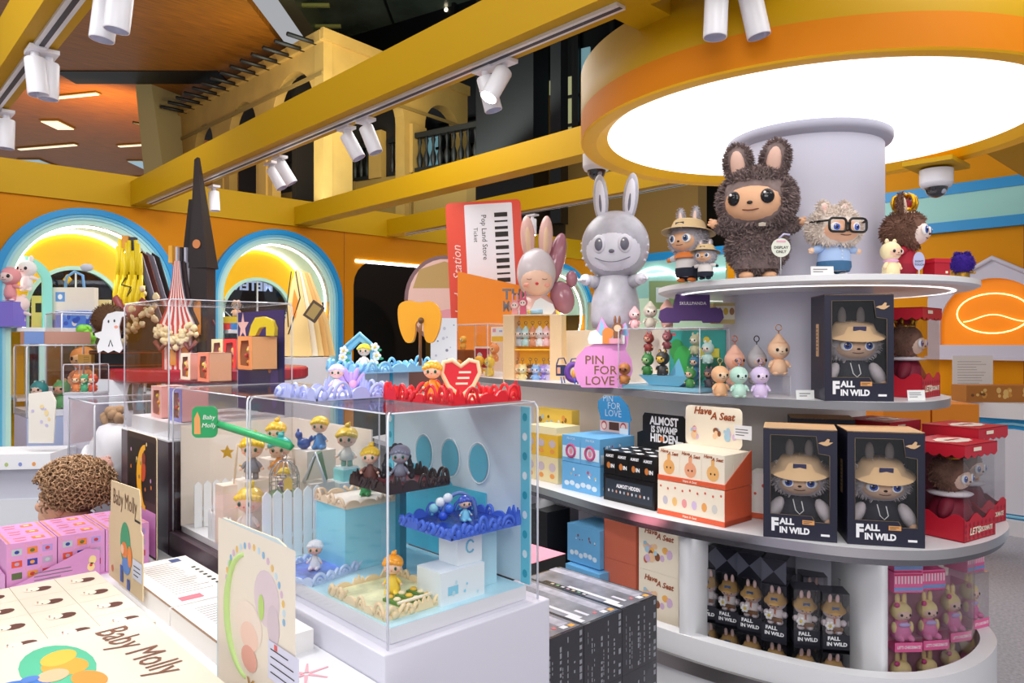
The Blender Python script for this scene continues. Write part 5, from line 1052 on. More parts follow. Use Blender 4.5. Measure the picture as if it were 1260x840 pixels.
carton('plain black carton under the pink-lidded one', PD(672, 2.55, .30), 0, .2, .2, .319, BLACK)
# ================================================================ BY THE RIGHT WALL
BLU = C('#1fa4e0', .4)
r = thing('wall_counter', 'white counter with blue arched fronts along the right wall', 'counter')
b = MB(); b.bx(WX-.62, WX-.02, -1.5, 5.4, .9, 1.02, WHITE); b.bx(WX-.62, WX-.02, -1.5, 5.4, 0, .12, WHITE); b.build('worktop', r)
b = MB(); b.bx(WX-.56, WX-.02, -1.5, 5.4, .12, .9, BLU); b.build('carcass', r)
for k, y in enumerate((4.6, 3.55, 2.5, 1.45)):
    b = MB(TR(WX-.565, y, 0) @ RZ(-PI/2)); b.prism(archloop(0, .40, .42, .16, 20), .02, C('#e4e6f0', .4), R=TR(0, -.012, 0)); b.build('arched_door', r)
    b = MB(TR(WX-.565, y, 0) @ RZ(-PI/2)); b.tube([(x, -.006, z) for x, z in archloop(0, .44, .42, .14, 20)], .012, C('#8fd4f0', .4), 6, closed=True); b.build('arch_moulding', r)
pS = PX(1222, 440, WX-.02)
r = thing('arched_wall_sign', 'white gabled frame on the orange right wall with a glowing arched panel', 'sign', (WX-.002, pS.y, 1.37), -PI/2)
lav = C('#cfccdc', .5); wd = .50
b = MB(); out = [(-wd, 0), (wd, 0), (wd, .50), (wd*.98, .56), (0, .83), (-wd*.98, .56), (-wd, .50)]
b.prism([out, archloop(0, wd*.80, .27, .10, 24)], -.05, lav); b.prism([[(-wd*1.04, -.03), (wd*1.04, -.03), (wd*1.04, .0), (-wd*1.04, 0)]], -.07, lav); b.build('frame', r)
b = MB(); b.tube([(-wd*1.02, -.055, .55), (0, -.055, .84), (wd*1.02, -.055, .55)], .022, lav, 8); b.build('gable_moulding', r)
MB().prism(archloop(0, wd*.80, .27, .10, 24), -.01, mat('glowing_orange_panel', hx('#f58a00'), .5, emit=hx('#ff8c00'), es=.25), R=TR(0, -.005, 0)).build('panel', r)
b = MB(); nn = mat('neon_line', (1, .9, .5), emit=(1, .82, .35), es=1.6)
b.tube([(.27*math.cos(t), -.03, .37+.17*math.sin(t)) for t in [2*PI*i/30 for i in range(30)]], .006, nn, 6, closed=True); b.tube([(.22*t, -.03, .33+.03*math.cos(t*3)) for t in [i/8 for i in range(-8, 9)]], .005, nn, 6); b.build('neon_outline', r)
b = MB(); b.bx(-.17, .17, 0, .004, 0, .36, WHITE2); lines(b, -.13, .13, .05, .32, 12, GREYINK, hh=.12)
b.T = Matrix(); b.build('notice_sheet', None, 'white notice sheet leaning on the wall counter below the gabled sign', 'notice', loc=(WX-.25, PX(1197, 470, WX-.25).y, 1.021), rz=CAM)
b = MB(); b.bx(-.3, .3, 0, .2, 0, .13, C('#b8742c', .6)); blobs(b, 0, .065, .56, .1, 26, ['#e8c070', '#7a4a1c', '#d89a40'], 4, sz=.06)
b.build('snack_carton', None, 'brown patterned low carton on the white wall counter', 'carton', loc=(WX-.5, PX(1240, 455, WX-.4).y, 1.021), rz=CAM)
for k, (px, w_) in enumerate(((1116, .32), (1176, .32))):
    MB().bx(-w_/2, w_/2, 0, .4, 0, 1.07, C('#f08c14', .4)).build('orange_pedestal', None, 'plain orange block %s red boxes' % ('peeking over the lids of the', 'beside the arched blue front, right behind the')[k] + (', nearer the column' if k == 0 else ''), 'pedestal', loc=PD(px, 5.0, 0), rz=CAM)
# ================================================================ PLINTHS AND CLEAR CASES ON THE LEFT
DKB = mat('dark_brown_laminate', hx('#43303a'), .3)
LVW = mat('plinth_lavender_white', hx('#dddbe8'), .45)
r = thing('display_plinth', 'white box plinth carrying the nearest clear case', 'plinth', (.82, 1.24, 0))
MB().bx(0, .48, 0, .70, 0, .87, LVW).build('body', r, bevel=.003)
r = thing('display_plinth', 'dark brown plinth under the second clear case', 'plinth', (.84, 1.95, 0))
MB().bx(0, .46, 0, .59, 0, .84, DKB).build('body', r); MB().bx(0, .46, 0, .59, .84, .87, DKB).build('worktop', r)
r = thing('display_plinth', 'tall dark brown plinth under the clear case of little pink boxes', 'plinth', (.84, 2.55, 0))
MB().bx(0, .52, 0, .52, 0, 1.165, DKB).build('body', r); MB().bx(0, .52, 0, .52, 1.165, 1.17, WHITE).build('worktop', r)
def gcase(label, x0, x1, y0, y1, z0, z1, base=.03, bm=None, inset=.02, group=None):
    w, dp = x1-x0, y1-y0; r = thing('display_case', label, 'display case', (x0, y0, z0), 0, group); t = .005
    b = MB(); b.bx(0, w, 0, t, 0, z1-z0, ACR); b.bx(0, t, t, dp-t, 0, z1-z0, ACR); b.bx(w-t, w, t, dp-t, 0, z1-z0, ACR); b.bx(0, w, dp-t, dp, 0, z1-z0, ACR); b.bx(0, w, 0, dp, z1-z0, z1-z0+t, ACR); b.build('acrylic_cover', r)
    h = z1-z0; e = .0026; b = MB()
    for x in (0, w):
        for y in (0, dp):
            sx = 1 if x == 0 else -1; sy = 1 if y == 0 else -1
            b.tube([(x, y, 0), (x, y, h-.012), (x+sx*.004, y+sy*.004, h-.002), (x+sx*.012, y+sy*.012, h+t*.5)], e, ACRE, 8)
    for a_, c_ in (((0, .01), (0, dp-.01)), ((w, .01), (w, dp-.01)), ((.01, 0), (w-.01, 0)), ((.01, dp), (w-.01, dp))): b.tube([(*a_, h+t*.4), (*c_, h+t*.4)], e*.7, ACRE, 6)
    b.build('case_edge', r)
    if base: MB().bx(inset, w-inset, inset, dp-inset, 0, base, bm or WHITE).build('case_base', r)
    return r
gcase('nearest large clear display case full of trays and toys', .84, 1.275, 1.257, 1.914, .871, 1.35, .032)
gcase('second large clear display case, with the green hanging sign on top', .85, 1.275, 1.955, 2.535, .871, 1.345, .02)
gcase('tall-standing clear display case of pink and orange little boxes', .845, 1.285, 2.56, 3.05, 1.171, 1.64, .05)
FL = .904    # floor height inside the nearest case
AQ = mat('aqua_print', hx('#bfe8f4'), .35, noise_=.10, nscale=9); CY = C('#22b4d6', .4); SNOW = C('#eef6fa', .6)
MB().bx(.862, 1.253, 1.279, 1.892, .9032, .9045, AQ).build('floor_print', None, 'pale aqua printed sheet lining the floor of the nearest clear case', 'printed sheet')
# frosted backdrop on the right-hand side of the case
r = thing('backdrop_panel', 'frosted blue backdrop panel with dotted edges and round holes in the nearest case', 'backdrop', (1.262, 1.27, .905))
b = MB(RZ(PI/2)); b.prism([[(0, 0), (.61, 0), (.61, .435), (0, .435)]]+[[(x+.037*math.cos(-t), .26+.046*math.sin(-t)) for t in [2*PI*i/20 for i in range(20)]] for x in (.19, .31, .43)], -.004, C('#b2d3e2', .3), R=RZ(PI) @ TR(-.61, 0, 0) @ TR(0, 0, 0)); b.v = [(x, y, z) for x, y, z in b.v]
b = MB(); 
def yz(l): return l
bp = MB(Matrix(((0, 1, 0, 0), (1, 0, 0, 0), (0, 0, 1, 0), (0, 0, 0, 1))))
bp.prism([[(0, 0), (.615, 0), (.615, .435), (0, .435)]], .004, C('#cfe2ec', .3)); bp.build('panel', r)
bp = MB(Matrix(((0, -1, 0, 0), (1, 0, 0, 0), (0, 0, 1, 0), (0, 0, 0, 1))))
bp.prism([[(.16, 0), (.56, 0), (.56, .15), (.50, .15), (.50, .24), (.40, .24), (.38, .20), (.34, .24), (.30, .20), (.16, .20)]], .002, C('#52c4de', .4), R=TR(0, .001, 0)); [bp.disc((x, .275), .074, .098, C('#5ab4cc', .35), .0035, n=22) for x in (.19, .31, .43)]; [bp.tube([(x+.042*math.cos(t), .003, .275+.054*math.sin(t)) for t in [2*PI*i/24 for i in range(24)]], .0016, C('#e4f2f8'), 5, closed=True) for x in (.19, .31, .43)]; bp.bx(.0, .03, .001, .003, 0, .435, C('#6ccbe0', .4)); bp.bx(.585, .615, .001, .003, 0, .435, C('#6ccbe0', .4))
for k in range(9): 
    for x in (.015, .60): bp.disc((x, .025+.048*k), .017, .02, (C('#1aa0b8'), C('#e4f4f8'))[k % 2], .0038, n=12)
bp.T = bp.T; bp.build('print', r)
def tray(label, c, rz, w, dp, col, flo, seed=1, hgt=.03, group='ornate square trays', amp=1.0, accents=()):
    """square tray with a pierced wavy border; c = centre of its base"""
    rn = random.Random(seed); r = thing('ornate_tray', label, 'tray', c, rz, group); m = C(col, .35)
    b = MB(); b.bx(-w/2, w/2, -dp/2, dp/2, 0, .008, m); b.bx(-w/2+.008, w/2-.008, -dp/2+.008, dp/2-.008, .008, .0095, flo); b.build('base', r)
    b = MB()
    for (ax, ay, bx_, by, L) in ((-w/2, -dp/2, w/2, -dp/2, w), (w/2, -dp/2, w/2, dp/2, dp), (w/2, dp/2, -w/2, dp/2, w), (-w/2, dp/2, -w/2, -dp/2, dp)):
        ux, uy = (bx_-ax)/L, (by-ay)/L; T = Matrix(((ux, uy*-1, 0, ax), (uy, ux, 0, ay), (0, 0, 1, 0), (0, 0, 0, 1))); b.T = T @ TR(0, -.0012, .0004); x = 0
        while x < L-.012:
            q = min(rn.uniform(.03, .055), L-x); kind = (0, 0, 1, 2, 3, 3, 0, 2)[rn.randrange(8)]; hh = hgt*rn.uniform(.7, 1.2)*amp
            if kind == 0: b.tube([(x+q/2+q*.42*math.cos(t), .003, .004+hh*math.sin(t)) for t in [PI*i/8 for i in range(9)]], .0042, m, 6); b.tube([(x+q/2+q*.2*math.cos(t), .003, .004+hh*.5*math.sin(t)) for t in [PI*i/6 for i in range(7)]], .0032, m, 6)
            elif kind == 1: b.prism([(x, .001), (x+q, 0), (x+q*.95, hh*.5), (x+q*.75, hh*1.1), (x+q*.6, hh*.6), (x+q*.45, hh*1.3), (x+q*.3, hh*.6), (x+q*.12, hh), (x, hh*.4)], .006, m)
            elif kind == 2: b.prism([(x, 0), (x+q, 0)]+[(x+q/2+q/2*math.cos(t), .3*hh+hh*.55*math.sin(t)) for t in [PI*i/8 for i in range(9)]], .006, m)
            else: b.tube([(x+q*t, .003, .006+hh*.7*abs(math.sin(t*PI*1.5))) for t in [i/9 for i in range(10)]], .005, m, 6); b.ell((x+q*.5, .002, hh*.3), (q*.2, .006, hh*.35), m, 8, 6)
            x += q
    b.build('border', r); return r
tray('red ornate tray with a doll against a heart, on top of the nearest case', (1.125, 1.405, 1.3565), .02, .215, .265, '#dc1c2c', C('#e8c49c', .5), 3, .033)
tray('lavender blue ornate tray on top of the nearest case', (.965, 1.705, 1.3565), .0, .205, .22, '#b4bcf2', C('#c8c8f4', .4), 5, .034)
MB().bx(-.055, .055, -.055, .055, 0, .055, C('#c6d4e0', .4)).bx(-.012, -.002, -.057, -.055, 0, .055, CY).build('tray_pedestal', None, 'pale square block lifting the sky blue tray above the nearest case', 'pedestal', loc=(1.205, 1.83, 1.3565))
tray('sky blue ornate tray with a little house, raised on a block', (1.205, 1.83, 1.4125), .0, .245, .22, '#8cc8ee', C('#7cc4e8', .35), 8, .032)
# doll on the red tray
def kid(label, c, rz, s, hair='#f2c92e', cloth='#e8dcc8', skin='#f6cdb4', sit=False, bun=True, extra=None, group='small dolls in the clear cases', cat='doll', legs=None):
    r = thing('toy_doll', label, cat, c, rz, group, s); hm = C(hair, .3, coat=.4); cm = C(cloth, .5); sm = C(skin, .4); lm = C(legs, .5) if legs else cm
    b = MB()
    if sit: b.lathe([(1e-4, 0), (.17, .01), (.18, .10), (.13, .26), (.07, .40), (1e-4, .42)], cm, seg=16); b.ell((-.10, -.16, .06), (.07, .16, .06), lm, 10, 8); b.ell((.10, -.16, .06), (.07, .16, .06), lm, 10, 8)
    else:
        b.lathe([(.05, .12), (.16, .14), (.14, .28), (.07, .42), (1e-4, .44)], cm, seg=16)
        for q in (-1, 1): b.lathe([(1e-4, 0), (.06, .005), (.055, .16), (1e-4, .18)], lm, (q*.07, 0, 0), 10)
    for q in (-1, 1): b.ell((q*.15, -.05, .28), (.04, .045, .10), cm, 10, 8, R=RY(-q*.6)); b.ell((q*.21, -.08, .21), .035, sm, 8, 6)
    b.build('body', r)
    b = MB(); b.ell((0, 0, .62), (.22, .20, .20), sm, 18, 12)
    for q in (-1, 1): b.ell((q*.09, -.185, .60), (.035, .02, .045), C('#2f7a5a', .2), 10, 6); b.ell((q*.09, -.20, .60), (.018, .01, .025), EYEB, 8, 6); b.ell((q*.14, -.165, .55), (.03, .02, .02), C('#f2a090'), 8, 6)
    b.ell((0, -.205, .555), (.02, .012, .012), C('#d86860'), 8, 6); b.build('head', r)
    b = MB(); b.ell((0, .035, .68), (.245, .225, .19), hm, 20, 12)
    for k in range(7): a = -1.2+k*.4; b.ell((.19*math.sin(a), -.13*math.cos(a)-.02, .74-.02*abs(k-3)), (.075, .07, .06), hm, 10, 8)
    if bun: b.ell((.02, .02, .90), (.07, .07, .06), hm, 12, 8); b.ell((.06, .02, .95), (.03, .03, .035), hm, 8, 6)
    b.build('hair', r)
    return r
kid('doll in orange and yellow robe sitting in the red tray', (1.085, 1.43, 1.367), CAM, .10, '#f0b428', '#f08c28', sit=True, bun=False)
b = MB(); hp = [(.0, -.045), (.03, -.02), (.045, .01), (.04, .035), (.02, .04), (0, .025), (-.02, .04), (-.04, .035), (-.045, .01), (-.03, -.02)]
b.prism([(x, z) for x, z in hp], .008, C('#d8283a', .4)); b.tube([(x*1.05, .002, z*1.05) for x, z in hp], .006, C('#f0d8b4', .5), 6, closed=True)
for k in range(3): b.flat((.01-.004*k, .012-.014*k), .03, .005, C('#f4e6d8'), -.001)
b.build('heart_ornament', None, 'red heart with cream edging standing tilted in the red tray', 'ornament', loc=(1.15, 1.40, 1.412), rz=CAM+.2)
b = MB(); b.lathe([(.02, 0), (.026, .012), (.012, .03), (1e-4, .032)], C('#8a3a24', .4), seg=14); [b.tube([(.022*math.cos(a), .022*math.sin(a), .004), (.006*math.cos(a), .006*math.sin(a), .03)], .002, C('#3a8a3a'), 5) for a in (0, .8, 1.6, 2.4, 3.2, 4, 4.8, 5.6)]
b.build('striped_ornament', None, 'small striped green and brown dome behind the heart in the red tray', 'ornament', loc=(1.19, 1.47, 1.367))
# lavender tray doll, blue tray house and doll
kid('pale doll in white and pink seated in the lavender tray', (.99, 1.72, 1.367), CAM, .085, '#e8dcf4', '#f2e4f0', sit=True, bun=False)
b = MB(); lf = C('#c8a8e8', .4); [b.ell((.012*k, 0, .03+.012*(k % 2)), (.008, .006, .022), lf, 8, 6, R=RY((k-2)*.3)) for k in range(5)]; b.ell((.03, .0, .018), .012, C('#f0b0c8'), 8, 6)
b.build('flower_ornament', None, 'lilac and pink flower cluster at the edge of the lavender tray', 'ornament', loc=(1.03, 1.76, 1.367), rz=CAM)
r = thing('toy_house', 'blue gabled house frame with white flowers in the sky blue tray', 'toy house', (1.14, 1.85, 1.4235), CAM)
b = MB(); hb = C('#7cc4e8', .4); o_ = [(-.042, 0), (.042, 0), (.042, .055), (0, .095), (-.042, .055)]; i_ = [(-.030, .0), (.030, .0), (.030, .05), (0, .078), (-.030, .05)]
b.prism([[(-.042, 0), (-.030, 0), (-.030, .05), (0, .078), (.030, .05), (.030, 0), (.042, 0), (.042, .055), (0, .095), (-.042, .055)]], .03, hb); b.tube([(-.052, .0, .052), (0, 0, .10), (.052, 0, .052)], .006, hb, 6); b.build('house_frame', r)
b = MB()
for i, (x, z) in enumerate(((.045, .06), (.05, .035), (.042, .015), (-.045, .05), (-.048, .03))):
    b = MB(); [b.ell((x+.008*math.cos(k*1.257), -.006, z+.008*math.sin(k*1.257)), (.006, .003, .006), EYEW, 8, 4) for k in range(5)]
    b.ell((x, -.009, z), .004, C('#f0d060'), 6, 4); b.ell((x+.012, -.002, z-.008), (.008, .003, .004), C('#3aa06a'), 6, 4); b.build('flower', r)
kid('blond doll in white looking out of the blue toy house', (1.145, 1.835, 1.4235), CAM, .082, '#f4d838', '#f4f0ea', sit=True, bun=False)
q = [(-.040, .004), (-.020, .004), (-.012, .03), (-.011, .055), (0, .066), (.011, .055), (.012, .03), (.020, .004), (.040, .004), (.056, .04), (.061, .08), (.050, .108), (.030, .120), (0, .116), (-.030, .122), (-.056, .112), (-.062, .085), (-.056, .04)]
q = smooth([q[-1]]+q+[q[0], q[1]], 3)[3:-3]; b = MB(); b.prism(q[:-1], .034, C('#f2a818', .6))
b.build('cushion_sign', None, 'thick yellow horseshoe-shaped cushion on a thin pole above the sky blue tray', 'cushion', loc=P(516, 422, 2.09), rz=CAM, bevel=.008)
b = MB(); b.tube([(0, 0, -.02), (0, 0, .08), (.0, -.004, .105)], .0045, C('#8a5a2c', .4), 8); b.ell((0, -.004, .108), .009, C('#6a4420'), 8, 6); b.build('cushion_pole', None, 'thin brown pole holding up the yellow horseshoe cushion', 'pole', loc=P(517, 441, 2.075))
# ---- trays and toys inside the nearest case
def atz(px, py, z): return PZ(px, py, z)
MB().bx(-.085, .085, -.075, .075, 0, .164, C('#7fd0e4', .35)).build('tray_pedestal', None, 'turquoise block under the sandy tray in the nearest case', 'pedestal', loc=(1.065, 1.735, .905))
tray('sandy shell-coloured tray with a green seated figure in the nearest case', (1.065, 1.735, 1.0695), 0, .175, .165, '#e8d0b4', C('#e6e0d6', .5, noise_=.15, nscale=30), 11, .026)
kid('rosy bald doll in a green ring in the sandy tray', (1.085, 1.73, 1.081), CAM, .085, '#b0684c', '#3a9a5a', sit=True, bun=False)
b = MB(); [b.lathe([(1e-4, 0), (.007, .004), (.007, .05), (1e-4, .056)], C('#3aa05a', .4), (x, y, 0), 10) for x, y in ((0, 0), (.018, .004))]; b.ell((.009, 0, .03), (.014, .004, .004), C('#3aa05a', .4), 8, 6)
b.build('toy_cactus', None, 'green toy cactus behind the rosy doll in the sandy tray', 'toy plant', loc=(1.12, 1.77, 1.081))
b = MB(); b.box((0, 0, 0), (.02, .02, .23), C('#1c7a94', .3)); b.build('tray_post', None, 'teal post under the black tray in the nearest case', 'post', loc=(1.10, 1.585, 1.022))
MB().bx(-.05, .05, -.03, .03, 0, .23, ACR).build('clear_riser', None, 'clear block supporting the black tray beside its teal post', 'riser', loc=(1.06, 1.51, .905))
tray('black and wine ornate tray held high in the nearest case', (1.065, 1.54, 1.138), .0, .18, .18, '#2a1418', C('#7c1c2c', .3), 13, .032)
kid('grey doll under a dark arch in the black tray', (1.06, 1.53, 1.149), CAM, .105, '#8a90a8', '#8c92a8', '#b4b4c4', bun=False)
b = MB(); b.tube([(.035*math.cos(t), .012, .01+.075*math.sin(t)) for t in [PI*i/14 for i in range(15)]], .006, C('#1c1c24', .3), 8); [b.ell((.035*math.cos(t), .012, .01+.075*math.sin(t)), .009, C('#24242e', .3), 8, 6) for t in [PI*i/9 for i in range(10)]]
b.build('dark_arch', None, 'knobbly dark arch behind the grey doll in the black tray', 'ornament', loc=(1.06, 1.545, 1.149), rz=CAM)
for k, (px, py, z, w_, d_, h_, lb) in enumerate([(536, 722, .9046, .13, .09, .075, 'long low white block with blue print on the case floor'), (585, 712, .9046, .07, .07, .07, 'pale blue white block behind the long one')]):
    b = MB(); b.bx(0, w_, 0, d_, 0, h_, C('#eaf4f8', .5)); b.flat((.035, .03), .03, .02, C('#8cd4ec'), -.0006); blobs(b, w_*.5, h_*.4, w_*.8, h_*.6, 7, ['#8cd4ec', '#c4e8f4'], k+4, sz=.08)
    b.build('snow_block', None, lb, 'block', loc=PZ(px, py, z) if k else (1.01, 1.30, .9046), rz=0 if not k else 0)
b = MB(); b.bx(0, .075, 0, .07, 0, .075, C('#eef6fa', .5)); b.tube([(.038+.012*math.cos(t), -.001, .04+.014*math.sin(t)) for t in [.6+5*i/10 for i in range(11)]], .0022, C('#7cc8e0'), 5); b.build('snow_block', None, 'white cube with a ring print carrying the blue tray', 'block', loc=(1.07, 1.315, .980))
MB().bx(0, .06, 0, .06, 0, .15, C('#bfe4f0', .4)).build('snow_block', None, 'tall pale block behind the white cube under the blue tray', 'block', loc=(1.155, 1.34, .905))
tray('royal blue ornate tray with a blue arch, lowest of the raised trays', (1.125, 1.372, 1.0565), .0, .215, .20, '#3f6ad8', C('#1c3ea0', .25, noise_=.4, nscale=40), 17, .030)
kid('blue-haired doll under the clear arch in the royal blue tray', (1.13, 1.36, 1.068), CAM+.4, .070, '#2a50b8', '#7cc8e8', sit=True, bun=False)
b = MB(); b.tube([(.040*math.cos(t), .0, .045*1.3*math.sin(t)+.005) for t in [-.1+(PI+.2)*i/16 for i in range(17)]], .0048, C('#5a78b8', .2), 8); b.build('blue_arch', None, 'smooth grey blue arch in the royal blue tray', 'ornament', loc=(1.125, 1.375, 1.070), rz=CAM+.2)
b = MB(); [b.ell((x, 0, z), (.012, .01, .012), C(c_, .3), 8, 6) for x, z, c_ in ((0, .012, '#2a5ad8'), (.015, .03, '#3a78e8'), (-.006, .045, '#e8f0f8'), (-.022, .03, '#8cd0e0'), (.012, .055, '#dce8f4'))]
b.build('blue_ornament', None, 'pile of blue and white beads in the royal blue tray', 'ornament', loc=(1.09, 1.395, 1.068), rz=CAM)
tray('blue and white wave tray on the case floor near the white fence', (.93, 1.72, .9046), .25, .17, .16, '#b8cdf0', C('#5a7ad0', .35, noise_=.5, nscale=30), 19, .022)
kid('bald white doll crouching in the wave tray', (.925, 1.715, .916), CAM, .085, '#dcdfe8', '#d8dce6', '#f2bfa8', sit=True, bun=False)
tray('golden cream tray nearest the corner of the case', (.965, 1.43, .9046), .0, .19, .235, '#f0d8ac', C('#dfe0b0', .45, noise_=.25, nscale=24), 23, .024)
kid('orange-haired doll with yellow bunches in the golden tray', (.97, 1.43, .916), CAM, .10, '#f0a018', '#f2d040', sit=True, bun=True)
b = MB(); 
for k in range(3): b.bx(-.05+.035*k, -.025+.035*k, -.035, .035, 0, .006, C('#5a8a3c', .6)); [b.ell((-.037+.035*k, -.025+.025*j, .008), (.009, .010, .005), C(('#f0c03c', '#f4e4b8')[(j+k) % 2]), 8, 4) for j in range(3)]
b.tube([(-.06, -.03, .012), (.06, -.04, .012)], .004, C('#f2ead8')); b.build('toy_garden', None, 'green and yellow toy garden beds in the golden tray', 'toy garden', loc=(.975, 1.37, .915), rz=.1)
# white block with the boy, figure on a clear cube, pennant block
MB().bx(-.05, .05, -.05, .05, 0, .263, C('#e9e4dc', .5)).build('white_block', None, 'tall cream block carrying the boy with the blue dragon', 'block', loc=(1.155, 2.15, .892))
kid('blond doll in a blue striped robe on the tall cream block', (1.17, 2.14, 1.1555), CAM, .12, '#f2ca30', '#4a8ac8', sit=True, bun=False)
b = MB(); bd = C('#1c4a9c', .3, coat=.4); b.ell((0, 0, .018), (.022, .014, .018), bd, 14, 10); b.ell((-.016, 0, .045), (.012, .010, .013), bd, 12, 8); b.ell((-.012, 0, .03), (.009, .008, .016), bd, 10, 8); b.ell((.02, 0, .03), (.006, .004, .016), bd, 8, 6, R=RY(.4)); b.ell((-.018, 0, .058), (.004, .003, .008), bd, 8, 6)
b.build('toy_dragon', None, 'small dark blue dragon toy beside the blue robed doll', 'toy animal', loc=(1.125, 2.16, 1.1555), rz=CAM)
MB().bx(-.03, .03, -.03, .03, 0, .035, C('#8cd8d8', .2)).bx(-.027, .027, -.027, .027, .035, .042, C('#d8eef0', .2)).build('glass_block', None, 'aqua glass block under the flower-holding doll', 'block', loc=(1.195, 2.015, 1.0695))
MB().bx(-.05, .05, -.045, .045, 0, .177, C('#dfe6e4', .5)).build('white_block', None, 'pale block with coloured pennants under the aqua glass block', 'block', loc=(1.195, 2.015, .892))
b = MB(); [b.prism([(x, 0), (x+.028, 0), (x+.014, -.024)], .002, C(c_)) for x, c_ in ((-.05, '#f0b030'), (-.02, '#8cd0a8'), (.01, '#f4f0ea'))]; b.build('pennant_string', None, 'yellow, green and white paper pennants across the pale block', 'pennants', loc=(1.143, 2.045, 1.062), rz=-PI/2)
kid('blond doll holding blue and yellow flowers on the aqua glass block', (1.195, 2.015, 1.112), CAM, .14, '#f2cc38', '#e8e8e0', legs='#8cb8a8')
kid('yellow-haired doll leaning over the black tray\'s edge', (1.01, 1.59, 1.149), CAM, .10, '#f4cc20', '#6a3c34', sit=True)
b = MB(RX(0)); b.add([(-.03, 0, 0), (.03, 0, 0), (.012, 0, .085), (0, 0, .085), (-.03, .05, 0), (.03, .05, 0), (.012, .05, .085), (0, .05, .085)], [(0, 3, 7, 4), (1, 5, 6, 2), (2, 6, 7, 3)], C('#4a7a5c', .5)); b.tube([(-.03, 0, 0), (.006, 0, .088), (.035, 0, 0)], .005, C('#e8eef4'), 6)
b.build('toy_tent', None, 'green and white A-shaped toy roof by the bird cage', 'toy tent', loc=(1.065, 1.985, 1.081), rz=CAM)
MB().bx(-.028, .05, -.025, .045, 0, .188, C('#e4dcd2', .5)).build('white_block', None, 'cream block under the green toy roof in the second case', 'block', loc=(1.075, 1.99, .892))
# white picket fences
def fence(label, o, rz, n, sp=.032, h=.085):
    r = thing('picket_fence', label, 'fence', o, rz, 'little white picket fences'); w_ = C('#eef2f6', .5)
    for k in range(n): b = MB(); x = k*sp; b.prism([(x, 0), (x+sp*.82, 0), (x+sp*.82, h-.012), (x+sp*.41, h), (x, h-.012)], .004, w_); b.build('picket', r)
    b = MB(); b.bx(0, n*sp-.005, .004, .007, .02, .032, w_); b.bx(0, n*sp-.005, .004, .007, .055, .066, w_); b.build('rail', r)
fence('white picket fence just inside the nearest case', (.862, 1.885, .905), 0, 6, .030, .19)
fence('white picket fence inside the second case, further from the camera', (.885, 2.44, .892), 0, 6, .03, .15)
fence('white picket fence along the second case\'s left wall', (.875, 2.30, .892), -PI/2, 6, .03, .09)
MB().bx(0, .40, 0, .004, 0, .33, C('#efe4d8', .5)).build('backdrop_panel', None, 'cream backdrop panel across the far end of the second case', 'backdrop', loc=(.865, 2.505, .892))
MB().bx(0, .004, 0, .53, 0, .33, C('#efe4d8', .5)).build('backdrop_panel', None, 'cream backdrop panel along the long side of the second case', 'backdrop', loc=(1.258, 1.972, .892))
# ---- second case toys
F2 = .892
kid('yellow-haired doll in silver grey with a swirl on its back', (.95, 2.15, 1.085), CAM+.2, 0.150, '#f4c828', '#8c9098')
MB().bx(-.04, .04, -.04, .04, 0, .192, C('#f0e6da', .5)).build('white_block', None, 'cream block under the silver grey doll', 'block', loc=(.95, 2.15, F2))
kid('yellow-haired doll in a red and white hood near the front of the second case', (.888, 2.03, .945), CAM-.1, 0.162, '#f4d030', '#e8e0d8', '#f4c8b0')
kid('teal-haired doll next to the bird cage', (1.02, 2.11, 1.085), CAM, 0.144, '#3ab8b8', '#f0a850')
MB().bx(-.03, .04, -.04, .04, 0, .192, C('#ece4da', .5)).build('white_block', None, 'cream block under the teal-haired doll', 'block', loc=(1.02, 2.11, F2))
kid('yellow-haired doll standing high behind the teal-haired one', (1.06, 2.22, 1.13), CAM, 0.132, '#f2c428', '#e8d8c0')
MB().bx(-.04, .04, -.04, .04, 0, .237, C('#e6dccf', .5)).build('white_block', None, 'tallest cream block at the back of the second case', 'block', loc=(1.06, 2.22, F2))
r = thing('bird_cage', 'silver domed wire cage with a yellow-haired doll inside', 'toy cage', (.985, 2.01, 1.062)); sv = C('#b8bcc4', .25, metal=.8)
b = MB(); 
for k in range(12):
    a = k*PI/6; b.tube([(.042*math.cos(a), .042*math.sin(a), 0), (.042*math.cos(a), .042*math.sin(a), .05), (.034*math.cos(a), .034*math.sin(a), .072), (.016*math.cos(a), .016*math.sin(a), .088), (0, 0, .094)], .0013, sv, 5)
for z in (0, .025, .05): b.tube([(.042*math.cos(a), .042*math.sin(a), z) for a in [PI*i/10 for i in range(20)]], .0016, sv, 5, closed=True)
b.tube([(.008*math.cos(a), 0, .102+.008*math.sin(a)) for a in [PI*i/6 for i in range(12)]], .0015, sv, 5, closed=True); b.build('cage_wire', r)
b = MB(); b.lathe([(1e-4, -.01), (.045, -.01), (.045, 0), (1e-4, 0)], C('#5a8a4c', .5), seg=20); b.prism([(-.012, .012), (.012, .012), (.012, .04), (0, .052), (-.012, .04)], .002, C('#f2cc50'), R=TR(-.01, -.045, 0) @ RZ(-.3)); b.build('cage_floor', r)
kid('doll with yellow hair shut inside the wire cage', (.985, 2.01, 1.063), CAM, .08, '#f4d030', '#8a5a9a', bun=False)
MB().bx(-.045, .045, -.045, .045, 0, .159, C('#efe6da', .5)).build('white_block', None, 'cream block under the wire cage', 'block', loc=(.985, 2.01, F2))
b = MB(); gd = C('#e0b030', .3, metal=.5)
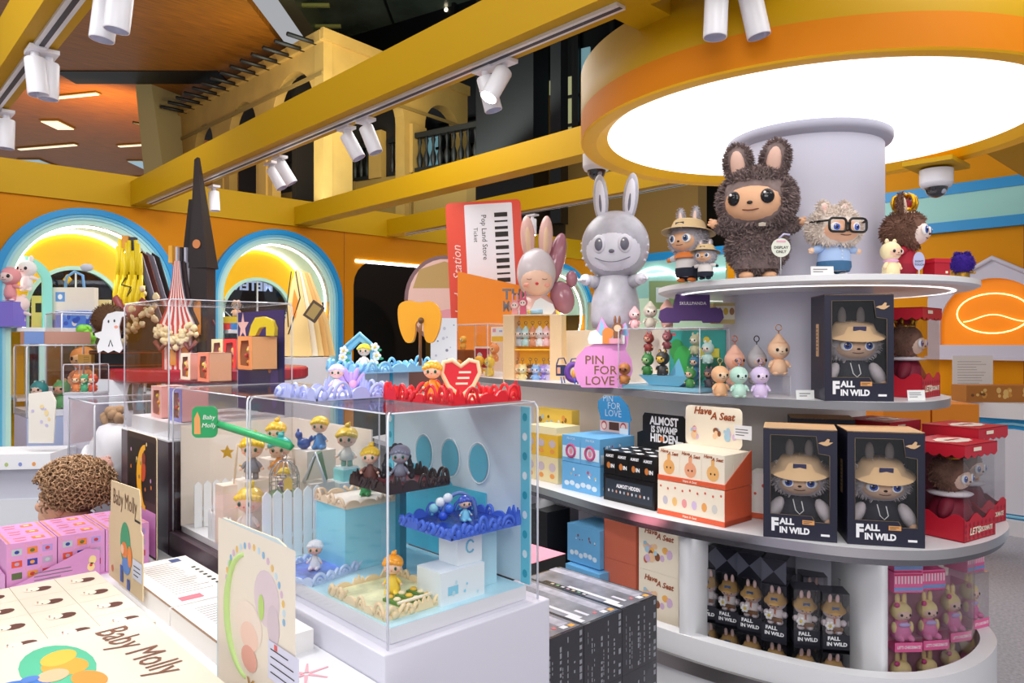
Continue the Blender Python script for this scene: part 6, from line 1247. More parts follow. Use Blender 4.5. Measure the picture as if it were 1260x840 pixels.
b.prism([(.03*math.cos(t), .035*math.sin(t)) for t in [-1.9+i*.31 for i in range(13)]]+[(.012+.024*math.cos(t), .030*math.sin(t)*1.0) for t in [1.6-i*.27 for i in range(13)]], .006, gd, R=TR(.05, 0, .02) @ RY(PI)) if False else b.tube([(.035+.026*math.cos(t), 0, .03+.036*math.sin(t)) for t in [-1.9+i*.28 for i in range(14)]], .006, gd, 8, radii=[.002+.007*math.sin(PI*i/13) for i in range(14)])
b.prism([(q*math.cos(PI/2+i*PI/5), q*math.sin(PI/2+i*PI/5)+.035) for i in range(10) for q in ((.022, .010)[i % 2],)], .005, gd, R=TR(-.01, 0, 0))
b.tube([(.01, .004, -.06), (.015, .004, .0), (.02, .004, .06)], .003, C('#d8c0a0'), 6); b.build('moon_ornament', None, 'golden star and crescent moon ornament on a stem in the second case', 'ornament', loc=(.90, 2.19, 1.13), rz=CAM)
MB().bx(-.03, .03, -.03, .03, 0, .178, C('#f0dccc', .5)).build('white_block', None, 'pinkish block under the moon ornament', 'block', loc=(.898, 2.195, F2))
b = MB(); b.bx(0, .12, 0, .20, 0, .012, C('#a8d4dc', .4)); blobs(b, 0, 0, 0, 0, 0, ['#fff'], 1)
for k in range(14):
    rn = random.Random(k); x, y, q = rn.uniform(.01, .11), rn.uniform(.01, .19), rn.uniform(.006, .014); b.add([(x-q, y-q, .0125), (x+q, y-q, .0125), (x+q, y+q, .0125), (x-q, y+q, .0125)], [(0, 1, 2, 3)], C(rn.choice(['#f0c890', '#8ab0d8', '#e8e0f0', '#c87860']), .5))
b.build('picture_mat', None, 'flat pastel printed mat on the floor of the second case', 'printed mat', loc=(.88, 2.06, F2))
MB().bx(-.03, .03, -.03, .03, 0, .052, C('#f2e4da', .5)).build('white_block', None, 'low cream block under the red hooded doll', 'block', loc=(.888, 2.03, F2))
# green hanging sign on a bar across the top of case two
r = thing('green_sign', 'green rounded sign at the end of a green bar across the second case', 'sign', PZ(243, 527, 1.27)*0+P(250, 520, 2.02), CAM+.1, None, 1.25)
b = MB(); b.prism(rrect(-.024, .03, -.033, .036, .012), .004, C('#2aa060', .4)); b.text('Baby', (.012, .012), .014, EYEW, -.001, shear=.2); b.text('Molly', (.012, -.006), .014, EYEW, -.001, shear=.2); b.flat((-.012, .0), .014, .05, C('#e8a060'), -.0008, [(-.5, -.5), (.5, -.5), (.4, .2), (0, .5), (-.5, .2)]); b.build('sign_face', r)
b = MB(Matrix.Rotation(-(CAM+.1), 4, 'Z')); a = (P(266, 521, 2.04)-r.location)/1.25; e = (P(358, 549, 1.78)-r.location)/1.25; b.tube([a, e], .0085, C('#2fa868', .4), 4); b.build('bar', r)
# ---- case three: little window boxes, purple card, yellow shoe
F3 = 1.2215
def wbox(label, o, col, inner, s=.115, frame=None, side=None):
    r = thing('window_box', label, 'toy box', o, -PI/2, 'little window boxes in the tall-standing case'); x = s/2; m = C(col, .5); fm = C(frame, .5) if frame else m; sm = C(side, .5) if side else m
    b = MB(); b.prism([[(-x, 0), (x, 0), (x, s), (-x, s)], [(-x*.65, s*.12), (x*.55, s*.10), (x*.68, s*.5), (x*.5, s*.88), (-x*.55, s*.86), (-x*.72, s*.5)]], .002, fm)
    b.bx(-x, x, s*.8-.002, s*.8, 0, s, sm); b.bx(-x, -x+.002, .002, s*.8, 0, s, sm); b.bx(x-.002, x, .002, s*.8, 0, s, sm); b.bx(-x, x, .002, s*.8, s-.002, s, sm); b.bx(-x, x, .002, s*.8, 0, .002, sm); b.build('carton', r)
    b = MB(); rn = random.Random(int(o[0]*1000)); c1 = C(inner, .3, coat=.4); b.lathe([(1e-4, .002), (.025, .01), (.02, .05), (1e-4, .06)], c1, (0, s*.28, 0), 12); b.ell((0, s*.26, s*.6), (.026, .022, .024), C('#f0b890'), 12, 8); b.ell((0, s*.30, s*.68), (.03, .024, .022), c1, 12, 8); [b.ell((rn.uniform(-.03, .03), s*.12, rn.uniform(.01, .08)), .008, C(rn.choice(['#e8a030', '#c83a2a', '#f0d860', '#7a3a20'])), 8, 6) for k in range(8)]
    b.build('toy', r); return r
wbox('pale pink window box with an orange toy at the near left of the tall-standing case', (.895, 2.845, F3), '#f2b8b4', '#d87830')
wbox('lilac blue window box with a golden toy beside the pale pink one', (.90, 2.66, F3), '#eeb0b4', '#d8a030', frame='#8a88d0')
for nm, x0, y0, w_, d_, h_ in (('middle', 1.0, 2.62, .14, .36, .13), ('rear', 1.145, 2.60, .12, .42, .17)):
    MB().bx(0, w_, 0, .003, 0, h_, ACR).bx(0, w_, d_-.003, d_, 0, h_, ACR).bx(0, w_, 0, d_, h_, h_+.003, ACR).build('clear_riser', None, nm+' clear step for boxes in the tall-standing case', 'riser', loc=(x0, y0, F3))
wbox('pink window box with a golden toy on the middle clear step', (1.01, 2.88, F3+.1335), '#f2b4a4', '#e0a020', .10, frame='#f0e0c8')
wbox('peach window box with an orange toy on the middle clear step', (1.01, 2.70, F3+.1335), '#f4b48c', '#d85a28', .105, frame='#f09070')
wbox('cream window box farthest left on the rear clear step', (1.16, 2.955, F3+.1735), '#f0b0a8', '#a83820', .115, frame='#f0e4b0')
wbox('red window box in the middle of the rear clear step', (1.16, 2.83, F3+.1735), '#f0a0a0', '#d84030', .115, frame='#e83a38')
wbox('orange window box at the right of the rear clear step', (1.16, 2.69, F3+.1735), '#f8b478', '#c84a20', .125, frame='#f4a060')
b = MB(Matrix(((0, 1, 0, 0), (-1, 0, 0, 0), (0, 0, 1, 0), (0, 0, 0, 1)))); b.bx(-.0, .42, .0, .003, 0, .40, C('#2a1f6a', .4))
for x, z, q in ((.05, .34, .06), (.33, .30, .04), (.15, .25, .02)): b.flat((x, z), 1, 1, C('#f4c8c0'), -.001, [(q*(1 if i % 2 == 0 else .4)*math.cos(PI/2+i*PI/5), q*(1 if i % 2 == 0 else .4)*math.sin(PI/2+i*PI/5)) for i in range(10)])
b.disc((.34, .12), .07, .2, C('#5a3a9a'), -.001); b.disc((.3, .17), .03, .03, C('#f09850'), -.0015)
b.build('star_card', None, 'deep purple backdrop card with pale stars in the tall-standing case', 'backdrop', loc=(1.278, 3.03, F3))
b = MB(); yy = C('#f4d416', .35); b.prism([(-.045, 0), (-.02, 0), (-.005, .03), (.02, .035), (.02, 0), (.05, 0), (.052, .03), (.04, .06), (.01, .072), (-.02, .068), (-.035, .04)], .04, yy); b.build('yellow_shoe', None, 'chunky yellow arched toy shoe on the orange window box', 'toy shoe', loc=(1.19, 2.62, F3+.2995), rz=CAM, bevel=.006)
# ================================================================ LOW TABLE WITH CARTONS, FRONT LEFT
TZ = .81
r = thing('low_table', 'low white table under the baby-book cartons and pink boxes', 'table', (-.5, .6, 0))
MB().bx(0, 1.318, 0, 2.09, .77, TZ, WHITE).build('tabletop', r); MB().bx(.05, 1.27, .05, 2.04, 0, .77, LVW).build('body', r)
KRAFT = C('#d9c29c', .7); SKIN = C('#f2b48c', .6)
# big lid box with the handwritten title
b = MB(); b.bx(-.40, 0, -.52, 0, 0, .068, C('#dccfba', .6)); b.bx(-.404, .004, -.524, .004, .03, .072, C('#e4d9c8', .6))
Rt = Matrix.Translation((0, 0, .0722)) @ RX(-PI/2)
def topd(x, y, w_, h_, m, e=.0005, rz=0, n=20): b.add([RZ(rz) @ Vector((w_/2*math.cos(2*PI*i/n), h_/2*math.sin(2*PI*i/n), 0))+Vector((x, y, .0722+e)) for i in range(n)], [tuple(range(n))], m)
b.text('Baby Molly', (0, 0), .088, C('#7c4a34', .6), 0, R=Matrix.Translation((-.065, -.18, .0732)) @ RZ(-PI/2+.10) @ RX(-PI/2), shear=.1, sx=.8)
topd(-.20, -.16, .12, .24, C('#4cb890', .6), .0004, .0); topd(-.19, -.17, .07, .10, C('#f2a02c', .6), .0008, .3); topd(-.215, -.20, .05, .06, SKIN, .0012); topd(-.19, -.12, .06, .08, C('#f4b83c', .6), .001, -.4); topd(-.25, -.19, .03, .03, C('#4a7ac8', .6), .0016)
topd(-.27, -.22, .07, .11, C('#2c74c8', .6), .001, .8); topd(-.29, -.26, .03, .09, C('#2c64b8', .6), .0014, .1); topd(-.245, -.26, .03, .07, C('#3a86d8', .6), .0014, 1.2); topd(-.17, -.26, .05, .09, C('#f0902c', .6), .0012, .2)
b.build('lidded_box', None, 'large cream lidded box titled Baby Molly with a green oval, nearest corner of the table', 'box', loc=(.528, 1.765, TZ), rz=.0)
# small printed blind boxes behind it
def facebox(x, y, w_, d_, h, i, j):
    b = MB(); b.bx(0, w_-.001, 0, d_-.001, 0, h, C('#e0d5c3', .6)); e = h+.0005
    def d(cx, cy, a, c_, m, q, rz=0): b.add([RZ(rz) @ Vector((a/2*math.cos(2*PI*k/12), c_/2*math.sin(2*PI*k/12), 0))+Vector((cx, cy, e+q)) for k in range(12)], [tuple(range(12))], m)
    d(w_*.60, d_*.45, w_*.42, d_*.30, C('#5a2c20', .6), .0001, .3); d(w_*.38, d_*.5, w_*.34, d_*.30, C('#f0dcca', .6), .0003); d(w_*.36, d_*.42, w_*.04, d_*.05, INK, .0006); d(w_*.30, d_*.58, w_*.04, d_*.05, INK, .0006); d(w_*.28, d_*.5, w_*.03, d_*.06, C('#d87060'), .0006)
    return b.build('blind_box', None, 'small cream printed box, %s column from the tan board, %s row behind the lidded box' % (('fourth', 'third', 'second', 'first')[i], ('first', 'second', 'third', 'fourth')[j]), 'box', 'small cream printed boxes', loc=(x, y, TZ))
for i in range(4):
    for j in range(4):
        if i > 0 or j > 1: facebox(.155+.101*i, 1.775+.127*j, .101, .127, .05, i, j)
# pink printed boxes in their tray
LIL = C('#dc9ad0', .5); OR_ = C('#f0803c', .5)
def pinkbox(x, y, w_, d_, h, i, j):
    b = MB(); b.bx(0, w_-.001, 0, d_-.001, 0, h, LIL); e = h+.0006
    def q(x0, x1, y0, y1, m, k=0): b.add([(x0, y0, e+k), (x1, y0, e+k), (x1, y1, e+k), (x0, y1, e+k)], [(0, 1, 2, 3)], m)
    for k in range(6): q(.004, .010, d_*(k+.15)/6, d_*(k+.75)/6, C('#e8a050', .5)); q(w_-.011, w_-.005, d_*(k+.15)/6, d_*(k+.75)/6, C('#e8a050', .5))
    q(w_*.55, w_*.80, d_*.3, d_*.65, OR_); q(w_*.62, w_*.73, d_*.4, d_*.55, C('#f8d8a0'), .0003); q(w_*.2, w_*.45, d_*.62, d_*.72, C('#e87868'), .0001); q(w_*.2, w_*.42, d_*.25, d_*.34, C('#e87868'), .0001)
    if j == 0:
        cols = ['#b8c4c8', '#e8842c', '#b098d8', '#e0502c', '#2c3c9c', '#b8a0c0', '#5a6a3c', '#e89840', '#c83a3c']
        for a in range(3):
            for c_ in range(3): b.flat((w_*(.2+.3*a), h*(.80-.26*c_)), w_*.2, h*.14, C(cols[a+3*c_]), -.0006); b.disc((w_*(.2+.3*a), h*(.80-.26*c_)), w_*.10, h*.08, C(cols[(a*2+c_+4) % 9]), -.0010, n=8); b.disc((w_*(.07+.3*a), h*(.92-.26*c_)), w_*.03, w_*.03, C('#f0b040'), -.0006, n=6)
    return b.build('pink_box', None, 'pink printed box with orange badge, %s column from the photo edge, %s row' % (('first', 'second', 'third')[i], ('front', 'middle', 'back')[j]), 'box', 'pink printed boxes in their tray', loc=(x, y, TZ+.003))
for i in range(3):
    for j in range(3): pinkbox(.372+.1235*i, 2.42+.085*j, .122, .084, .127, i, j)
r = thing('display_tray', 'lilac card display tray in front of the pink printed boxes', 'display tray', (.365, 2.41, TZ))
b = MB(); b.bx(0, .38, .0, .27, 0, .0025, LIL); b.bx(0, .003, .0, .26, 0, .05, LIL); b.build('tray_base', r)
b = MB(); b.prism([(0, 0), (.235, 0), (.235, .075), (.20, .085), (.03, .018), (0, .012)], -.002, C('#d896cc', .5)); lines(b, .07, .17, .015, .045, 3, GREYINK, -.0028, hh=.25)
for c_ in ((.212, .03), (.216, .05)): b.disc(c_, .02, .025, C('#f4dc98'), -.0028)
b.disc((.212, .035), .008, .008, C('#d83a3c'), -.0034); b.build('front_panel', r)
# upright boards (they face the aisle on the left: local front -> -X)
def board(label, y1, x, z0, w_, h, m, prints, notch=None, name='header_board'):
    b = MB(); pts = notch or rrect(0, w_, 0, h, .012); b.prism(pts, .003, m, side=C('#e8d4ae')); prints(b, w_, h); return b.build(name, None, label, 'header board', loc=(x, y1, z0), rz=-PI/2)
def pr1(b, w_, h):
    b.text('Baby Molly', (w_*.50, h*.82), .062, C('#6a4a34', .6), sx=.78, bold=-.004); b.flat((w_*.87, h*.70), w_*.16, .006, INK)
    b.disc((w_*.52, h*.42), w_*.30, h*.42, C('#3c9c70', .6), -.0008); b.disc((w_*.50, h*.36), w_*.18, h*.16, C('#e8843c', .6), -.0012); b.disc((w_*.44, h*.36), w_*.10, h*.09, C('#f0c0a0', .6), -.0016); b.disc((w_*.66, h*.33), w_*.12, h*.2, C('#ee8c3c', .6), -.0018); b.disc((w_*.55, h*.22), w_*.24, h*.16, C('#5a8ad0', .6), -.0014)
    b.flat((w_*.42, h*.12), w_*.08, h*.16, C('#3c5cae', .6), -.0018); b.flat((w_*.62, h*.06), w_*.08, h*.10, C('#3c5cae', .6), -.0018)
    b.flat((w_*.88, h*.25), w_*.26, h*.18, C('#cfd6ea', .6), -.002); lines(b, w_*.78, w_*.98, h*.18, h*.30, 3, INK, -.0024, hh=.25); b.disc((w_*.12, h*.10), .02, .02, C('#d8704c'), -.001)
nb = [(0, 0), (.30, 0), (.30, .17), (.285, .18), (.28, .26), (.27, .285), (.02, .275), (.015, .18), (0, .17)]
board('tan header board titled Baby Molly with a green oval, standing by the small cream boxes', 2.32, .602, TZ+.02, .30, .285, KRAFT, pr1, nb)
def pr2(b, w_, h):
    b.flat((w_*.5, h*.20), w_*.96, h*.36, LIL, -.0006); b.flat((w_*.5, h*.70), w_*.9, h*.50, C('#1e1410', .6), -.0006)
    mp = [(.5+.30*math.cos(t), .5+.45*math.sin(t)) for t in [PI*.5+i*PI/12 for i in range(13)]]+[(.5+.14*math.cos(t), .5+.38*math.sin(t)) for t in [PI*1.5-i*PI/12 for i in range(13)]]
    b.flat((w_*.15, h*.33), w_, h*.62, C('#f0b424', .5), -.0012, [(x, z) for x, z in mp]); b.disc((w_*.56, h*.70), w_*.2, h*.2, C('#c8502c'), -.0010); b.disc((w_*.60, h*.80), w_*.12, h*.10, C('#8a3a28'), -.0016)
    for k in range(12): rn = random.Random(k+60); b.disc((w_*rn.uniform(.1, .9), h*rn.uniform(.5, .95)), .012, .014, C(rn.choice(['#f0d8a0', '#d8803c', '#7a9a5a', '#c8a0c8'])), -.0014, n=8)
board('dark header board with a yellow crescent moon above the pink boxes', 2.73, .765, TZ+.002, .30, .385, C('#3a2a22', .6), pr2)
def pr3(b, w_, h):
    b.flat((w_*.5, h*.5), w_*.96, h*.96, C('#ece2d4', .6), -.0004)
    for k in range(22):
        t = k/21*PI*1.1-.1; b.disc((w_*(.50+.36*math.cos(t)), h*(.62+.28*math.sin(t))), .012, .014, C(('#8cb8dc', '#c4dcec', '#e8c070', '#d8b8d0')[k % 4]), -.0008, n=8)
    pts = [(w_*(.42-.26*math.cos(1.5-2.9*t)), h*(.50-.34*math.sin(1.5-2.9*t))) for t in [i/16 for i in range(17)]]; b.tube([(x, -.0002, z) for x, z in pts], .008, C('#c0de90', .6), 6, radii=[.004+.005*math.sin(PI*i/16) for i in range(17)]); b.disc((w_*.20, h*.72), w_*.05, h*.10, C('#a8d068', .6), -.0012); b.disc((w_*.60, h*.60), w_*.07, h*.14, C('#b8d878', .6), -.0013)
    b.disc((w_*.66, h*.66), w_*.30, h*.30, C('#dccbd4', .6), -.0008); b.disc((w_*.74, h*.54), w_*.14, h*.22, C('#d4c4ce', .6), -.0011); b.disc((w_*.44, h*.46), w_*.34, h*.26, C('#f0e0d4', .6), -.0010); b.disc((w_*.45, h*.40), w_*.22, h*.16, C('#f2cfc0', .6), -.0012); b.disc((w_*.45, h*.28), w_*.20, h*.14, C('#e8ab9c', .6), -.0014)
    b.flat((w_*.86, h*.36), w_*.34, h*.20, C('#d8d8ee', .6), -.0026); lines(b, w_*.72, w_*1.0, h*.28, h*.44, 4, INK, -.003, hh=.16); b.flat((w_*.78, h*.44), .012, .01, C('#e05a5a'), -.003)
    b.text('You', (w_*.52, h*.12), .05, C('#b88a3c', .5), -.002, shear=.3, bold=.02)
nb3 = [(0, 0), (.345, 0), (.345, .12), (.33, .15), (.32, .17), (.318, .30), (.30, .335), (.27, .342), (.03, .338), (.022, .21), (0, .20)]
board('pale flowered header board with a green stem, closest to the camera', 1.49, .585, TZ-.0, .345, .342, C('#cfe0e8', .6), pr3, nb3)
# flat booklets between the boards and the plinth
for k, (x, y, w_, d_, lb) in enumerate([(.615, 1.86, .185, .42, 'flat white carton printed with small text beside the tan header board'), (.615, 1.50, .19, .35, 'flat white carton with small text, nearer, by the pale flowered board')]):
    b = MB(); b.bx(0, w_, 0, d_, 0, .045, C('#f4f1ee', .6))
    def q(x0, x1, y0, y1, m, e=.0006): b.add([(x0, y0, .045+e), (x1, y0, .045+e), (x1, y1, .045+e), (x0, y1, .045+e)], [(0, 1, 2, 3)], m)
    for i in range(16): q(w_*.22, w_*random.Random(i+k).uniform(.6, .78), d_*(.2+.045*i), d_*(.2+.045*i)+.004, C('#a89ca0'))
    for i in range(7): q(w_*.84, w_*.90, d_*(.25+.07*i), d_*(.25+.07*i)+.012, INK)
    q(w_*.7, w_*.85, d_*.88, d_*.96, C('#4a5a8a')); q(w_*.2, w_*.5, d_*.05, d_*.13, C('#e87a8a')); q(.0, .006, 0, d_, C('#8a6a50'))
    b.build('flat_carton', None, lb, 'carton', loc=(x, y, TZ))
b = MB(); 
for k in range(6): b.add([RZ(k*PI/3) @ Vector(q) for q in ((.006, -.004, 0), (.05, -.002, 0), (.05, .002, 0), (.006, .004, 0))]+[RZ(k*PI/3) @ Vector(q) for q in ((.006, -.004, .0008), (.05, -.002, .0008), (.05, .002, .0008), (.006, .004, .0008))], [(4, 5, 6, 7), (0, 1, 5, 4), (2, 3, 7, 6)], C('#f4a8b4'))
b.build('star_sticker', None, 'pink six-armed star sticker on the white table beside the nearest plinth', 'sticker', loc=PZ(377, 829, TZ+.0006))
# ================================================================ PEOPLE
def skinbody(name, par, verts, edges, radii, m, sub=2, root=0):
    me = bpy.data.meshes.new(name); me.from_pydata(verts, edges, []); me.materials.append(m); o = bpy.data.objects.new(name, me); COL.objects.link(o); o.parent = par
    bm = bmesh.new(); bm.from_mesh(me); sl = bm.verts.layers.skin.verify(); bm.verts.ensure_lookup_table()
    for i, v in enumerate(bm.verts): v[sl].radius = radii[i] if hasattr(radii[i], '__len__') else (radii[i],)*2; v[sl].use_root = (i == root)
    bm.to_mesh(me); bm.free()
    o.modifiers.new('skin', 'SKIN').use_smooth_shade = True; s_ = o.modifiers.new('sub', 'SUBSURF'); s_.levels = sub; s_.render_levels = sub; return o
def person(label, loc, rz, h, skin, shirt, trousers, hairf, arm_fwd=.0):
    r = thing('person', label, 'person', loc, rz); k = h/1.75
    V = [(0, 0, .95), (0, 0, 1.15), (0, 0, 1.38), (0, 0, 1.5), (0, -.01, 1.57)]; E = [(0, 1), (1, 2), (2, 3), (3, 4)]; R_ = [(.15, .11), (.14, .10), (.16, .10), (.055, .055), (.05, .05)]
    for s in (-1, 1):
        n = len(V); V += [(s*.19, 0, 1.42), (s*.24, -.02-.05*arm_fwd, 1.14), (s*.23, -.08-.25*arm_fwd, .90), (s*.22, -.10-.3*arm_fwd, .82)]; E += [(2, n), (n, n+1), (n+1, n+2), (n+2, n+3)]; R_ += [.06, .047, .035, .034]
        for f in range(5):
            m_ = len(V); a = (f-2)*.018
            if f == 0: V += [(s*.195, -.12-.3*arm_fwd, .81), (s*.185, -.14-.3*arm_fwd, .77)]
            else: V += [(s*.22+a*.3, -.10-.3*arm_fwd+a-.01, .76), (s*.215+a*.3, -.11-.3*arm_fwd+a-.01, .70-.01*(f == 2))]
            E += [(n+3, m_), (m_, m_+1)]; R_ += [.011, .009]
        n = len(V); V += [(s*.09, 0, .88), (s*.10, -.01, .50), (s*.10, .02, .09), (s*.11, -.12, .05)]; E += [(0, n), (n, n+1), (n+1, n+2), (n+2, n+3)]; R_ += [.085, .06, .042, .04]
    V = [(x*k, y*k, z*k) for x, y, z in V]; R_ = [tuple(q*k for q in x) if hasattr(x, '__len__') else x*k for x in R_]
    body = skinbody('body', r, V, E, R_, skin)
    hk = k if h > 1.4 else .85; hz = 1.63*k if h > 1.4 else h-.13
    b = MB(); b.ell((0, -.01, hz), (.075*hk, .095*hk, .115*hk), skin, 24, 18); b.ell((0, -.05*hk, hz-.05*hk), (.055*hk, .06*hk, .06*hk), skin, 16, 12)
    b.ell((0, -.105*hk, hz-.015*hk), (.013*hk, .022*hk, .022*hk), skin, 10, 8)
    for s in (-1, 1): b.ell((s*.03*hk, -.092*hk, hz+.012*hk), (.013*hk, .008*hk, .008*hk), EYEW, 10, 6); b.ell((s*.03*hk, -.099*hk, hz+.012*hk), (.006*hk, .004*hk, .006*hk), EYEB, 8, 6); b.ell((s*.078*hk, .0, hz-.005), (.01*hk, .02*hk, .03*hk), skin, 10, 8); b.tube([(s*.018*hk, -.098*hk, hz+.032*hk), (s*.045*hk, -.088*hk, hz+.032*hk)], .003, INK, 5)
    b.tube([(-.022*hk, -.098*hk, hz-.055*hk), (0, -.108*hk, hz-.057*hk), (.022*hk, -.098*hk, hz-.055*hk)], .005*hk, C('#b86a5a'), 6); b.build('head', r)
    b = MB(); b.lathe([(.165*k, .93*k), (.17*k, 1.1*k), (.185*k, 1.34*k), (.15*k, 1.44*k), (.06*k, 1.5*k)], shirt, seg=28); b.v = [(x*1.05, y*.74, z) for x, y, z in b.v]
    for s in (-1, 1): b.tube([(s*.16*k, 0, 1.41*k), (s*.215*k, -.01, 1.30*k), (s*.243*k, (-.02-.05*arm_fwd)*k, 1.14*k), (s*.235*k, (-.08-.22*arm_fwd)*k, .93*k)], .06*k, shirt, 12, radii=[.06*k, .066*k, .055*k, .045*k])
    b.build('jacket', r)
    b = MB(); b.lathe([(.155*k, .84*k), (.165*k, .95*k)], trousers, seg=24); b.v = [(x, y*.78, z) for x, y, z in b.v]
    for s in (-1, 1): b.tube([(s*.085*k, 0, .92*k), (s*.098*k, -.01*k, .5*k), (s*.10*k, .02*k, .10*k)], .09*k, trousers, 14, radii=[.098*k, .073*k, .056*k])
    b.build('trousers', r)
    b = MB(); [b.ell((s*.11*k, -.05*k, .04*k), (.05*k, .13*k, .045*k), C('#22201f', .6), 14, 8) for s in (-1, 1)]; b.build('shoes', r)
    b = MB(); hairf(b, hz, hk); b.build('hair', r); return r
def curly(b, hz, hk):
    hm = C('#a88462', .6, noise_=.4, nscale=60); b.ell((0, .022, hz+.045), (.108*hk, .118*hk, .098*hk), C('#7a5a42', .8), 24, 16)
    rn = random.Random(4); n = 620
    for i in range(n):
        z = 1-1.45*(i+.5)/n; a = i*2.39996; q = math.sqrt(1-z*z); p = Vector((q*math.cos(a), q*math.sin(a), z))
        if p.y < -.5 and z < .35: continue
        c = Vector((p.x*.116*hk, .022+p.y*.126*hk, hz+.045+p.z*.105*hk)); t = Vector((rn.uniform(-1, 1), rn.uniform(-1, 1), rn.uniform(-1, 1))).normalized(); u = t.cross(p).normalized(); v = p.cross(u).normalized(); rr = rn.uniform(.007, .012)
        b.tube([c+p*(.004*j)+(u*math.cos(j*1.15)+v*math.sin(j*1.15))*rr for j in range(8)], .0024, hm, 4)
person('child with bushy curly brown hair in black clothes, mostly hidden behind the pink boxes', RD(-1.515, 2.50), CAM-1.45, 1.08, C('#e8b494', .55), C('#18181c', .8), C('#1c1c22', .8), curly)
def short(b, hz, hk): b.ell((0, .015, hz+.045), (.088*hk, .105*hk, .09*hk), C('#1c1614', .8), 24, 16); b.ell((0, -.06, hz+.075), (.07, .07, .02), C('#1a1a20', .8), 16, 8)
person('person in dark clothes and dark cap standing beyond the arched window', PD(38, 6.35, 0)+Vector((0, .25, 0)), CAM-.9, 1.84, C('#b88468', .55), C('#1e1c22', .8), C('#1a1a1e', .8), short)
# ================================================================ MIDDLE LEFT: TABLES, SCULPTURES, SMALL CASES
WT = C('#e9eaf2', .4)
r = thing('round_table', 'dark red round table top on a white drum, seen through the tall-standing case', 'table', PD(262, 3.75, 0)); 
b = MB(); b.lathe([(1e-4, 1.31), (.46, 1.31), (.47, 1.32), (.47, 1.362), (.46, 1.37), (1e-4, 1.37)], C('#b01c34', .3), seg=64, smooth=False); b.build('tabletop', r)
MB().cyl((0, 0, 0), .22, 1.31, C('#cfe6ea', .4), seg=48).build('drum', r)
for k, (px, c_, lb) in enumerate(((161, '#3a6a5a', 'dark green strap hanging from a hook under the red round table'), (173, '#8cc4d8', 'pale blue bag charm hanging from a hook under the red round table'))):
    b = MB(); b.tube([(0, 0, 0), (.006, 0, -.02), (.0, 0, -.035)], .004, C('#3a4a5a', .3, metal=.6), 6); b.tube([(0, 0, -.03), (-.008, 0, -.09), (.0, 0, -.15)], .012, C(c_, .5), 8, radii=[.006, .012, .02 if k else .010]); b.build('hanging_charm', None, lb, 'charm', loc=P(px, 465, 3.42), rz=CAM)
# haunted towers: layered board sculptures
BOARD = C('#1c1412', .6); GRY = C('#8a8898', .5)
r = thing('round_platform', 'black half-round platform with a gold plate carrying the popcorn tower', 'platform', PD(165, 3.75, 0))
b = MB(); b.lathe([(1e-4, 1.371), (.20, 1.371), (.20, 1.456), (1e-4, 1.456)], C('#141216', .35), seg=48, smooth=False); b.lathe([(.202, 1.381), (.203, 1.386)], C('#8a4a28', .4), seg=48); b.lathe([(.202, 1.443), (.203, 1.448)], C('#8a4a28', .4), seg=48); b.build('drum', r)
b = MB(RZ(CAM-.35)); b.bx(-.13, -.04, -.215, -.195, 1.386, 1.436, C('#e0a850', .3, metal=.5)); [b.disc((-.085+.012*i, 1.411+.012*j), .005, .005, INK, -.2155) for i in (0, 1, 2) for j in (-1, 0, 1)]; b.build('gold_plate', r)
r = thing('tower_sculpture', 'layered popcorn tower cutout topped by dripping yellow lettering', 'sculpture', PD(160, 3.72, 1.457), CAM+.1); r.scale = (1, 1, 1.22)
for k in range(5): MB().prism([(-.15+.012*k, 0), (.17-.004*k, 0), (.17, .03), (.10, .20), (.03, .40), (-.005, .42), (-.06, .26), (-.12, .10)], .012, (BOARD, GRY, C('#5a2418'), GRY, BOARD)[k], R=TR(.015*k, .035*k, 0)).build('tower_layer', r)
b = MB(); ym = C('#f0d21c', .35); rn = random.Random(2)
for k in range(11): x = -.055+.011*k; z0 = .30+.03*math.sin(k*1.7); b.tube([(x, -.012, z0), (x+.004, -.016, z0+.07), (x, -.012, z0+.13)], .010, ym, 8)
for k in range(15): x = -.065+.0095*k; z0 = .17+.025*math.sin(k*2.1); b.tube([(x, -.016, z0), (x, -.02, z0+.06), (x+.003, -.016, z0+.12)], .011, ym, 8, radii=[.005, .012, .009])
b.tube([(-.01, -.026, .30), (-.03, -.028, .27), (.015, -.028, .26), (-.005, -.026, .22), (.02, -.026, .25)], .004, C('#4a3a08'), 6); b.build('yellow_lettering', r)
b = MB(); b.box((-.02, 0, .445), (.03, .03, .06), C('#e8a040')); b.box((.012, .01, .435), (.03, .03, .07), C('#3a3a44')); b.build('tower_finial', r)
b = MB(); rn = random.Random(9); pm = C('#f2deb0', .6)
for k in range(64):
    x = rn.uniform(-.14, .16); z = .10+.06*math.sin(x*20)+rn.uniform(-.05, .06)+(.08 if abs(x) > .07 else -.02)*.5; b.ell((x, -.02+rn.uniform(-.015, .01), z), rn.uniform(.009, .017), pm, 8, 6, disp=.4)
b.build('popcorn', r)
b = MB(); b.tube([(-.06, -.015, .22), (-.02, -.02, .15), (.03, -.02, .14), (.08, -.015, .21)], .022, C('#8a3a3c', .5), 10); b.ell((.02, -.02, .16), (.05, .02, .03), C('#c88078', .5), 14, 8); b.build('curtain_swag', r)
plush('plush_figure', 'large brown-haired toy head and body seen from behind the ghost cutout', 'plush toy', PD(134, 3.50, 1.457), CAM-1.9, .215, C('#5a3818', .7), C('#e89a84', .5), None, furn=900, furlen=.010, ears=None, head=(.36, .33, .34), bodyw=.2, feet=C('#3a2414', .6), eye=.14)
